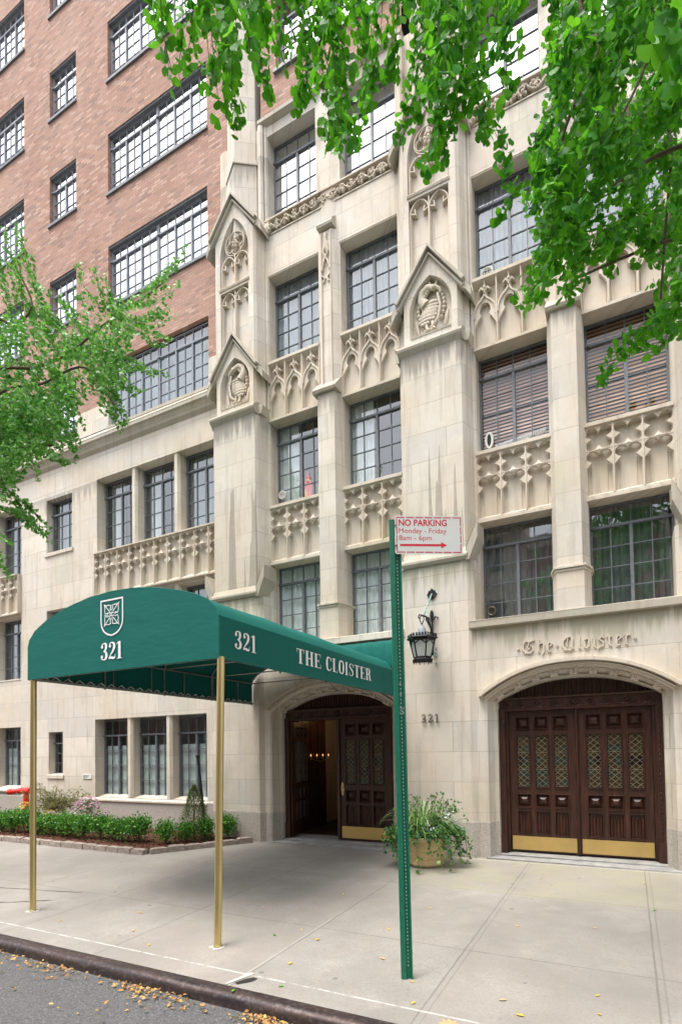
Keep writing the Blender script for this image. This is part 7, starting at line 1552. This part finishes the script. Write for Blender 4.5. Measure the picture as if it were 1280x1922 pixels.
while (k+.5)*d < Ld: q = A_+(B_-A_)*((k+.5)*d/Ld); rgt.append((q.x, q.y, an)); k += 1
def place_sett(i, x, y, a, label):
    o = protos[i] if i < 4 and not protos[i].get('label') else protos[i % 4].copy()
    if o.name not in COL.objects: COL.objects.link(o)
    o.location = (x, y, GZ(y)-.005); o.rotation_euler = (0, 0, a+random.uniform(-.03,.03)); o.scale = (random.uniform(.94,1.03), random.uniform(.9,1.05), random.uniform(.9,1.08))
    tag(o, label, 'edging stone', 'granite setts edging the planting bed')
for i, (x, y, a) in enumerate(line): place_sett(i, x, y, a, 'rough grey granite sett in the straight kerbside row edging the planting bed')
for i, (x, y, a) in enumerate(rgt): place_sett(i+4, x, y, a, 'rough grey granite sett in the slanting row edging the bed towards the entrance')

# boxwood hedge: three kinds of bush copied along the bed
def bush(seed, rx, ry, h, n, size, mat, loc):
    g = np.random.default_rng(seed); P = []; st = MB(); rr = random.Random(seed)
    for i in range(16):
        a = rr.uniform(0,2*PI); tip = Vector((rx*.75*math.cos(a)*rr.uniform(.3,1), ry*.75*math.sin(a)*rr.uniform(.3,1), h*rr.uniform(.75,1.08))); path = [Vector((0,0,0)), tip*.4+Vector((0,0,h*.05)), tip]
        st.tube([(p.x+loc[0], p.y+loc[1], p.z+loc[2]) for p in path], .004, 4, cap=False)
        for j in range(n//16):
            t = .30+.72*rr.random()**.7; q = path[1].lerp(tip, (t-.3)/.72); sp = .045+.05*(1-t)
            P.append((q.x+rr.gauss(0,sp), q.y+rr.gauss(0,sp), max(.03, q.z+rr.gauss(0,sp*.8))))
    return P, st
hedges = []
for s_ in range(3):
    e_ = empty('boxwood_shrub', (0,0,0)); P, st = bush(20+s_, .20, .19, .34, 1500, .02, None, (0,0,0))
    leafcloud('foliage', P, .030, M['box'], e_, 30+s_, .9, .8); st.build('stems', M['bark'], e_); hedges.append(e_)
spots = []
x = -13.6; i = 0
while x < -6.85: spots.append((x+random.uniform(-.04,.04), 6.52+random.uniform(-.05,.05))); x += .325
spots += [(-6.62,6.62),(-6.42,6.85),(-6.25,7.08),(-5.95,7.34)]
order = sorted(range(len(spots)), key=lambda i: spots[i][0])
nsp = len(spots)
for i, (x, y) in enumerate(spots):
    first = i < 3
    o = hedges[i] if first else copy_tree(hedges[i % 3], (x, y, GZ(y)+.04), random.uniform(0, 6.2))
    o.location = (x, y, GZ(y)+.04); s_ = random.uniform(.88, 1.10)*(1.05 if i < nsp-4 else .95); o.scale = (s_, s_, s_*random.uniform(.92,1.1)); WLOC[o] = Vector(o.location)
    last = i == nsp-1
    lab = 'small boxwood bush standing alone nearest the entrance, right of the brass post' if last else ('leafy boxwood bush in the slanting end of the hedge below the conical shrub' if i >= nsp-4 else 'low bright green boxwood bush in the straight hedge row behind the stone edging')
    tag(o, lab, 'shrub', 'boxwood bushes of the hedge')
    if last: o['group'] = 'boxwood bushes of the hedge'
# pink chrysanthemums, yellow flowers, orange ones
def mum(x, y, r_, h, mat, label, n, name):
    e_ = empty(name, (x, y, GZ(y)+.05), label, 'flowering plant'); rr = random.Random(int(x*-100)); P = []; F_ = []
    for i in range(n):
        a = rr.uniform(0,2*PI); u = rr.random()**.6; el = rr.uniform(.05,1.5); q = (x+r_*math.cos(a)*math.cos(el), y+r_*.8*math.sin(a)*math.cos(el), GZ(y)+.08+h*math.sin(el)); F_.append(q)
    for i in range(n*2):
        a = rr.uniform(0,2*PI); el = rr.uniform(.0,1.5); k = rr.uniform(.5,.97); P.append((x+r_*k*math.cos(a)*math.cos(el), y+r_*.8*k*math.sin(a)*math.cos(el), GZ(y)+.06+h*k*math.sin(el)))
    leafcloud('leaves', P, .035, M['mumleaf'], e_, 2, .4)
    pb = []; k = 9; pv = [(0,0,0)]; pf = []
    for i in range(k):
        a = 2*PI*i/k; pv += [(math.cos(a-.3), math.sin(a-.3), .25), (math.cos(a+.25), math.sin(a+.25), .25)]; pf.append((0, 1+2*i, 2+2*i))
    g = np.random.default_rng(6); c_ = np.array([x, y, GZ(y)]); Fp = np.array(F_); out = Fp-c_; ax = np.cross(out, g.normal(size=out.shape))
    scatter('blooms', pv, pf, Fp, frames(ax, out), .019*(1+.3*g.uniform(-1,1,len(Fp))), mat, e_)
mum(-9.05, 7.08, .42, .62, M['pink'], 'round mound of pink chrysanthemums behind the hedge', 300, 'pink_chrysanthemum')
mum(-10.6, 6.85, .34, .50, M['yelflower'], 'yellow flowering plant in front of the red standpipe', 150, 'yellow_chrysanthemum')
mum(-9.75, 6.8, .26, .38, M['yelflower'], 'yellow and orange flowering plant under the little maple', 90, 'orange_chrysanthemum')
# airy round shrub at the far left end
e_ = empty('rounded_shrub', (-13.0,7.2,GZ(7.2)+.04), 'pale round leafy shrub behind the far left end of the hedge', 'shrub'); P, st = bush(77, .30, .28, .52, 1800, .02, None, (-13.0,7.2,GZ(7.2)+.04))
leafcloud('foliage', [(a-13.0,b+7.2,c+GZ(7.2)+.04) for a,b,c in P], .032, M['spruce'], e_, 31, .8); st.build('stems', M['bark'], e_)
# Japanese maple: thin trunk, wide airy crown
e_ = empty('japanese_maple', (-9.98,7.1,GZ(7.15)+.04), 'small airy maple with thin reddish brown leaves behind the hedge', 'tree')
tm = MB(); br_ = MB(); P = []; rr = random.Random(9); b0 = Vector((-9.98,7.1,GZ(7.15)+.04))
tm.tube([b0, b0+Vector((.01,.0,.18)), b0+Vector((-.02,.01,.36))], .018, 8, rs=[.022,.017,.014]); tm.build('trunk', M['bark'], e_)
for i in range(54):
    a = rr.uniform(0,2*PI); L_ = rr.uniform(.30,.74); p = b0+Vector((-.02,.01,.34)); d = Vector((math.cos(a), math.sin(a)*.65, rr.uniform(.35,1.3))).normalized(); path = [p.copy()]
    for j in range(8):
        p = p+d*L_/8; d = (d+Vector((rr.gauss(0,.14), rr.gauss(0,.10), -.10))).normalized(); path.append(p.copy())
        if j > 2: P += [p+Vector((rr.gauss(0,.035), rr.gauss(0,.03), rr.gauss(0,.03))) for _ in range(9)]
    br_.tube(path, .004, 5, cap=False, rs=[.008-.0008*k for k in range(9)])
br_.build('branches', M['bark'], e_)
mv = [(0,0,0),(.10,.4,.02),(0,1,0),(-.10,.4,.02),(.55,.75,0),(.2,.3,.02),(-.55,.75,0),(-.2,.3,.02)]
leafcloud('foliage', P, .048, M['maple'], e_, 12, -.3, 1.0, mv, [(0,1,2,3),(0,5,4,1),(0,3,6,7)])
# conical dwarf spruce
e_ = empty('conical_shrub', (-6.44,7.08,GZ(7.1)+.04), 'cone-shaped dwarf evergreen below the right-hand window', 'shrub'); P = []; rr = random.Random(14); c0 = Vector((-6.44,7.08,GZ(7.1)+.04))
for i in range(5200):
    t = rr.random()**1.4; a = rr.uniform(0,2*PI); r_ = (.30*(1-t)**.8+.01)*rr.uniform(.6,1.06)*(1+.12*math.sin(a*3+t*9)); P.append((c0.x+r_*math.cos(a), c0.y+r_*math.sin(a), c0.z+.04+.86*t))
nv = [(-.10,0,0),(.10,0,0),(0,1,0)]
leafcloud('foliage', P, .045, M['spruce'], e_, 15, .7, .9, nv, [(0,1,2)], axes=np.array([[p[0]-c0.x, p[1]-c0.y, .05] for p in P])*6)
tt = MB(); tt.tube([c0, c0+Vector((0,0,.85))], .012, 6, rs=[.02,.004]); tt.build('trunk', M['bark'], e_)
# black pipe leaning out of the bed
e_ = empty('black_vent_pipe', (-6.31,7.22,.3), 'thin black pipe with flared cap leaning in front of the right-hand window', 'pipe')
mb = MB(); mb.tube([(-6.31,7.22,.26), (-6.46,7.2,1.64)], .024, 12); mb.build('pipe', M['black'], e_, smooth=True)
mb = MB(); mb.tube([(-6.459,7.2,1.62), (-6.463,7.2,1.655)], .04, 12, rs=[.028,.045]); mb.build('cap', M['black'], e_, smooth=True)
# red fire department standpipe
e_ = empty('fire_standpipe', (-11.00,7.15,.28), 'red fire department standpipe with twin inlets standing in the bed', 'standpipe')
mb = MB(); mb.tube([(-11.00,7.15,.2), (-11.00,7.15,.92)], .055, 16); mb.build('riser', M['red'], e_, smooth=True)
mb = MB(); mb.tube([(-10.87,7.15,.98), (-11.12,7.12,.98)], .065, 16); mb.tube([(-11.10,7.13,.98), (-11.28,7.02,.965)], .06, 16, rs=[.062,.055]); mb.tube([(-11.10,7.12,.98), (-11.26,7.24,.97)], .055, 16)
hd = mb.build('siamese_head', M['red'], e_, smooth=True)
for a, b in (((-11.28,7.02,.965), (-11.34,6.98,.96)), ((-11.26,7.24,.97), (-11.32,7.285,.965))):
    mb = MB(); mb.tube([a, b], .06, 16, rs=[.064,.055]); mb.build('inlet_cap', M['red'], e_, smooth=True)
# ================================================================== WINDOW THINGS
def thing(mb, name, mat, label, cat, group=None, **k):
    return tag(mb.build(name, mat, **k), label, cat, group)
b1 = CB[1]
def ringfan(x, z, r_, label, mat, slots=True):
    e_ = empty('window_fan', (x, 7.99, z), label, 'vent fan')
    m_ = MB(); m_.tube([(x+r_*math.cos(t), 7.985, z+r_*math.sin(t)) for t in [2*PI*i/20 for i in range(21)]], .012, 6); m_.build('rim', mat, e_)
    m_ = MB(); m_.tube([(x, 8.008, z), (x, 8.016, z)], r_, 20); m_.build('backing', M['dark'] if slots else M['whiteplastic'], e_)
    m_ = MB()
    for i in (-1, 0, 1): m_.box(x-r_*.9, x+r_*.9, 7.982, 7.986, z+i*r_*.5-.003, z+i*r_*.5+.003); m_.box(x+i*r_*.5-.003, x+i*r_*.5+.003, 7.987, 7.990, z-r_*.9, z+r_*.9)
    m_.build('grille', mat, e_)
ringfan(b1-1.08, 3.66, .055, 'round yellow-rimmed vent grille low in the dim window above the garage doors', M['olebrass'])
ringfan(b1-1.03, 8.60, .075, 'white round fan standing low in the top curtained window right of the carved dragon', M['whiteplastic'])
ringfan(CB[0]-1.09, 6.15, .065, 'white round vent disc in the window with the red ornaments', M['whiteplastic'], False)
m_ = MB(); m_.box(b1-1.13, b1-.98, 7.975, 7.99, 6.00, 6.27); m_.box(b1-1.08, b1-1.03, 7.965, 7.974, 6.04, 6.23)
e_ = empty('air_vent_plate', (b1-1.05, 7.98, 6.0), 'pale plate with an upright oval slot low in the pinkish blinds window', 'air vent')
m_ = MB(); m_.prism_y([(b1-1.055+.06*math.cos(t), 6.13+.12*math.sin(t)) for t in [2*PI*i/20 for i in range(20)]], 7.972, 7.99); m_.build('plate', M['whiteplastic'], e_)
m_ = MB(); m_.prism_y([(b1-1.055+.028*math.cos(t), 6.13+.085*math.sin(t)) for t in [2*PI*i/20 for i in range(20)]], 7.968, 7.974); m_.build('slot', M['dark'], e_)
m_ = MB(); m_.tube([(b1-.98+i*.0125, 8.055, 6.03+.0012*i) for i in range(56)], .05, 14, rs=[.05 if i % 2 else .043 for i in range(56)])
thing(m_, 'flexible_duct', M['silverduct'], 'ribbed silver duct lying along the sill of the pinkish blinds window', 'duct')
for dx, h_, s_ in ((-.62, .52, 1), (-.34, .66, -1)):
    x = CB[0]+dx; e_ = empty('glass_ornament', (x, 8.07, 5.97), 'tall red and yellow pointed ornament on the sill, the %s of the pair' % ('shorter left one' if dx < -.5 else 'taller right one'), 'ornament', 'pair of red ornaments in a window')
    m_ = MB(); z = 5.97; pr = [(x-.07,z),(x+.07,z),(x+.085,z+h_*.45),(x+.03,z+h_*.8),(x+.0,z+h_),(x-.05,z+h_*.72),(x-.08,z+h_*.35)]; m_.prism_y(pr, 8.058, 8.085); m_.build('red_body', M['redglow'], e_)
    m_ = MB(); m_.prism_y([(x-.075,z+.0),(x-.02,z+.01),(x-.01,z+h_*.3),(x-.04,z+h_*.45),(x-.07,z+h_*.3)], 8.052, 8.057); m_.ball((x+.01, 8.053, z+h_*.68), (.02,.006,.022), 8, 5); m_.build('yellow_inlay', M['yellow'], e_)

# ================================================================== STREET TREES
GV = [(0,0,0),(-.02,.36,0),(.02,.36,0),(-.50,.60,.07),(-.50,.78,.10),(-.36,.95,.10),(-.17,1.03,.05),(-.04,.99,.02),(0,.80,0),(.05,.98,.02),(.2,1.05,.05),(.38,.95,.10),(.5,.79,.10),(.52,.58,.07)]
GF = [(0,2,1),(1,8,7,6),(1,6,5,4),(1,4,3),(2,13,12),(2,12,11,10),(2,10,9,8),(1,2,8)]
def ginkgo(name, base, label, limbs, twigs, size, mat, seed, per, extra, twr, halfbox, dup=1, djit=.05):
    e_ = empty(name, base, label, 'tree', 'ginkgo street trees')
    rr = random.Random(seed); g = np.random.default_rng(seed)
    tr = MB(); lb = MB(); tw = MB()
    sites = []; dirs = []
    def walk(path, step):
        out = []
        for a, b in zip(path[:-1], path[1:]):
            L_ = (b-a).length; k = max(1, int(L_/step))
            for i in range(k): out.append((a.lerp(b, i/k), (b-a).normalized() if L_ > 0 else Vector((0,0,-1))))
        out.append((path[-1], (path[-1]-path[-2]).normalized())); return out
    for li, L_ in enumerate(limbs):
        P = [Vector(p)/100 for p in L_]; n = len(P)
        r0 = (.024 if li else .045) if twr < .01 else .022
        if L_[0][2] < 100: tr.tube([p for p in P], .13, 12, rs=[.16,.12,.10,.06][:n]); continue
        # smooth the limb
        SM = []
        for i in range(n-1):
            a, b, c, d = P[max(i-1,0)], P[i], P[i+1], P[min(i+2,n-1)]
            for j in range(6): t = j/6; SM.append(.5*((2*b)+(c-a)*t+(2*a-5*b+4*c-d)*t*t+(3*b-a-3*c+d)*t**3))
        SM.append(P[-1]); m = len(SM)
        rs_ = twr; lb.tube(SM, r0, 8, rs=[max(rs_*.6, (r0*(1-i/m)**1.3*.5+rs_)) for i in range(m)])
        for p, d in walk(SM, .05)[int(m*.3):]:
            if rr.random() < .55: sites.append(p+Vector((rr.gauss(0,.03), rr.gauss(0,.03), rr.gauss(-.01,.03)))); dirs.append((d.x*.3, d.y*.3, -.6))
        for _ in range(extra):     # crown outside the picture, around the limb
            q = SM[rr.randrange(m//3, m)]
            a = q+Vector((rr.gauss(0,.35), rr.gauss(0,.45), rr.gauss(.25,.3)))
            if halfbox(a): continue
            b = a+Vector((rr.gauss(0,.08), rr.gauss(0,.08), -rr.uniform(.15,.4))); twigs = twigs+[[[v*100 for v in a], [v*100 for v in b]]]
    T2 = list(twigs)
    for _ in range(dup):
        for T in twigs:
            o_ = [rr.gauss(0,djit)*100 for _k in range(3)]; T2.append([[p[k]+o_[k] for k in range(3)] for p in T])
    for T in T2:
        P = [Vector(p)/100 for p in T]; tw.tube(P, .0016 if twr < .02 else .003, 4, cap=False)
        for p, d in walk(P, .034):
            for _ in range(per if rr.random() < .6 else per-1):
                sites.append(p+Vector((rr.gauss(0,.014), rr.gauss(0,.014), rr.gauss(0,.010)))*1.0); dirs.append((d.x*.3+rr.gauss(0,.45), d.y*.3+rr.gauss(0,.45), -.75+rr.gauss(0,.35)))
    if tr.v: tr.build('trunk', M['bark'], e_, smooth=True)
    lb.build('limbs', M['bark'], e_, smooth=True); tw.build('twigs', M['bark'], e_)
    n = len(sites); S_ = np.array([tuple(s_) for s_ in sites]); D_ = np.array(dirs); nr = g.normal(size=(n,3))
    scatter('foliage', GV, GF, S_, frames(D_, nr), size*g.uniform(.62,1.12,n), mat, e_)
    # petioles are short; leave them to the twigs
    print(name, n, 'leaves')
inview = lambda a: False
CMi = (Matrix.Translation((0,0,1.7)) @ CM.to_4x4()).inverted()
def seen(a):
    c = CMi @ a
    if c.z > -.2: return False
    u = 640+1040*c.x/-c.z; v = 1378-1040*c.y/-c.z
    return -30 < u < 1310 and -25 < v < 1950
trunkR = [[[262,345,8],[262,346,180],[262,345,470],[200,310,562]]]
ginkgo('ginkgo_tree', (2.62,3.45,.1), 'ginkgo tree whose big fan leaves hang across the top right of the view', trunkR+R_LIMBS, R_TWIGS, .062, M['ginkgo'], 1, 3, 50, .007, seen, 1, .03)
ginkgo('ginkgo_tree', (-8.2,3.9,.1), 'ginkgo tree reaching in from the left in front of the brick wall', L_LIMBS, L_TWIGS, .056, M['ginkgofar'], 2, 3, 60, .011, seen, 2, .10)

# ================================================================== FALLEN LEAVES
rr = random.Random(21); g = np.random.default_rng(21)
P = []
for i in range(850):
    cl = rr.choice([(-1.95,.35),(-2.1,.2),(-1.55,.14),(-2.9,.4),(-3.2,.4),(-4.1,.45),(-4.9,.5),(-1.25,.2),(-6,.8),(-.9,.2)]) if rr.random() < .9 else (rr.uniform(-8,1),.1)
    x = cl[0]+rr.gauss(0, cl[1]*.5); y = 2.93-abs(rr.gauss(0,.075 if rr.random() < .8 else .3)); P.append((x, y, +.010+rr.random()*.028))
n = len(P); LV = [(0,-.6,0),(.28,-.25,.08),(.32,.15,.12),(0,.6,.02),(-.32,.15,.12),(-.26,-.25,.06)]
o = scatter('leaf_litter', LV, [(0,1,2,3),(0,3,4,5)], np.array(P), frames(g.normal(size=(n,3))*[1,1,.25], g.normal(size=(n,3))*.5+[0,0,1]), .014+.022*g.random(n), M['fallen'], loc=(-3,2.85,-.02))
tag(o, 'drifts of dry yellow brown leaves lying along the gutter', 'leaves', kind='stuff')
spots = [(-4.9,3.52,'yellow'),(-4.35,4.0,'tan'),(-3.95,5.2,'green'),(-2.75,5.3,'yellow'),(-4.0,3.6,'tan'),(-2.6,4.2,'yellow'),(-2.35,4.05,'yellow'),(-2.75,4.0,'green'),(-2.3,3.55,'yellow'),(-1.36,3.62,'yellow'),(-1.25,3.34,'yellow'),
 (-.93,3.12,'tan'),(-.62,3.45,'yellow'),(-.75,3.6,'tan'),(-.22,3.9,'yellow'),(-.2,3.65,'yellow'),(-1.75,5.2,'yellow'),(-.9,5.0,'yellow'),(.17,5.9,'green'),(-.9,6.9,'tan'),(-1.3,7.2,'yellow'),(.1,6.9,'tan'),(-3.1,6.35,'green'),
 (-2.15,3.2,'green'),(-3.3,4.6,'tan'),(-1.7,3.9,'tan'),(.2,7.65,'yellow'),(-1.0,6.2,'tan'),(-5.4,4.6,'yellow'),(-3.6,3.4,'yellow'),(-.3,5.2,'tan'),(-1.9,4.5,'yellow'),(-5.8,5.5,'tan'),(-2.4,3.0,'green')]
cm = {'yellow': leaf_mat('yellow_leaf', (.75,.45,.05), (.78,.50,.07), (.80,.55,.1), .6, .2), 'tan': leaf_mat('tan_leaf', (.55,.33,.16), (.60,.38,.2), (.6,.4,.2), .7, .15), 'green': leaf_mat('fresh_green_leaf', (.12,.35,.06), (.14,.38,.06), (.15,.4,.06), .5, .3)}
pr_ = {}
desc = {'yellow': 'small curled yellow leaf lying flat on the grey pavement', 'tan': 'small dry tan leaf lying on the grey pavement', 'green': 'small fresh green leaf lying on the grey pavement'}
for i, (x, y, c) in enumerate(spots):
    if c not in pr_:
        m_ = MB(); m_.add([(a*.045, b*.055, z_*.05+.006) for a, b, z_ in LV], [(0,1,2,3),(0,3,4,5)]); o = m_.build('fallen_leaf', cm[c], loc=(0,0,0)); pr_[c] = o
    else: o = pr_[c].copy(); COL.objects.link(o)
    o.location = (x, y, GZ(y)+.003 if y > 3.07 else .10); o.rotation_euler = (.03, 0, rr.uniform(0,6.2)); s_ = rr.uniform(.5,.95); o.scale = (s_,s_*.9,s_*.6)
    tag(o, desc[c], 'leaf', 'fallen leaves scattered on the pavement: '+c)
m_ = MB(); k = 7; pts = [(0,-.9)]
mp = [(0,-.9),(.25,-.35),(.85,-.55),(.6,-.05),(.95,.35),(.45,.35),(.35,.95),(0,.5),(-.3,.95),(-.42,.38),(-.95,.38),(-.6,-.02),(-.85,-.5),(-.25,-.35)]
m_.add([(a*.062, b*.062, .006+.014*(abs(a)+.3*abs(b))*(.6+.4*math.sin(i))) for i, (a, b) in enumerate(mp)]+[(0,0,.004)], [(14,i,(i+1)%14) for i in range(14)])
o = m_.build('fallen_leaf', cm['tan'], loc=(0,0,0)); o.location = (-.97,3.17,GZ(3.17)+.004); o.rotation_euler = (0,0,.7); tag(o, 'large dry lobed tan leaf on the pavement at the lower edge near the kerb', 'leaf')
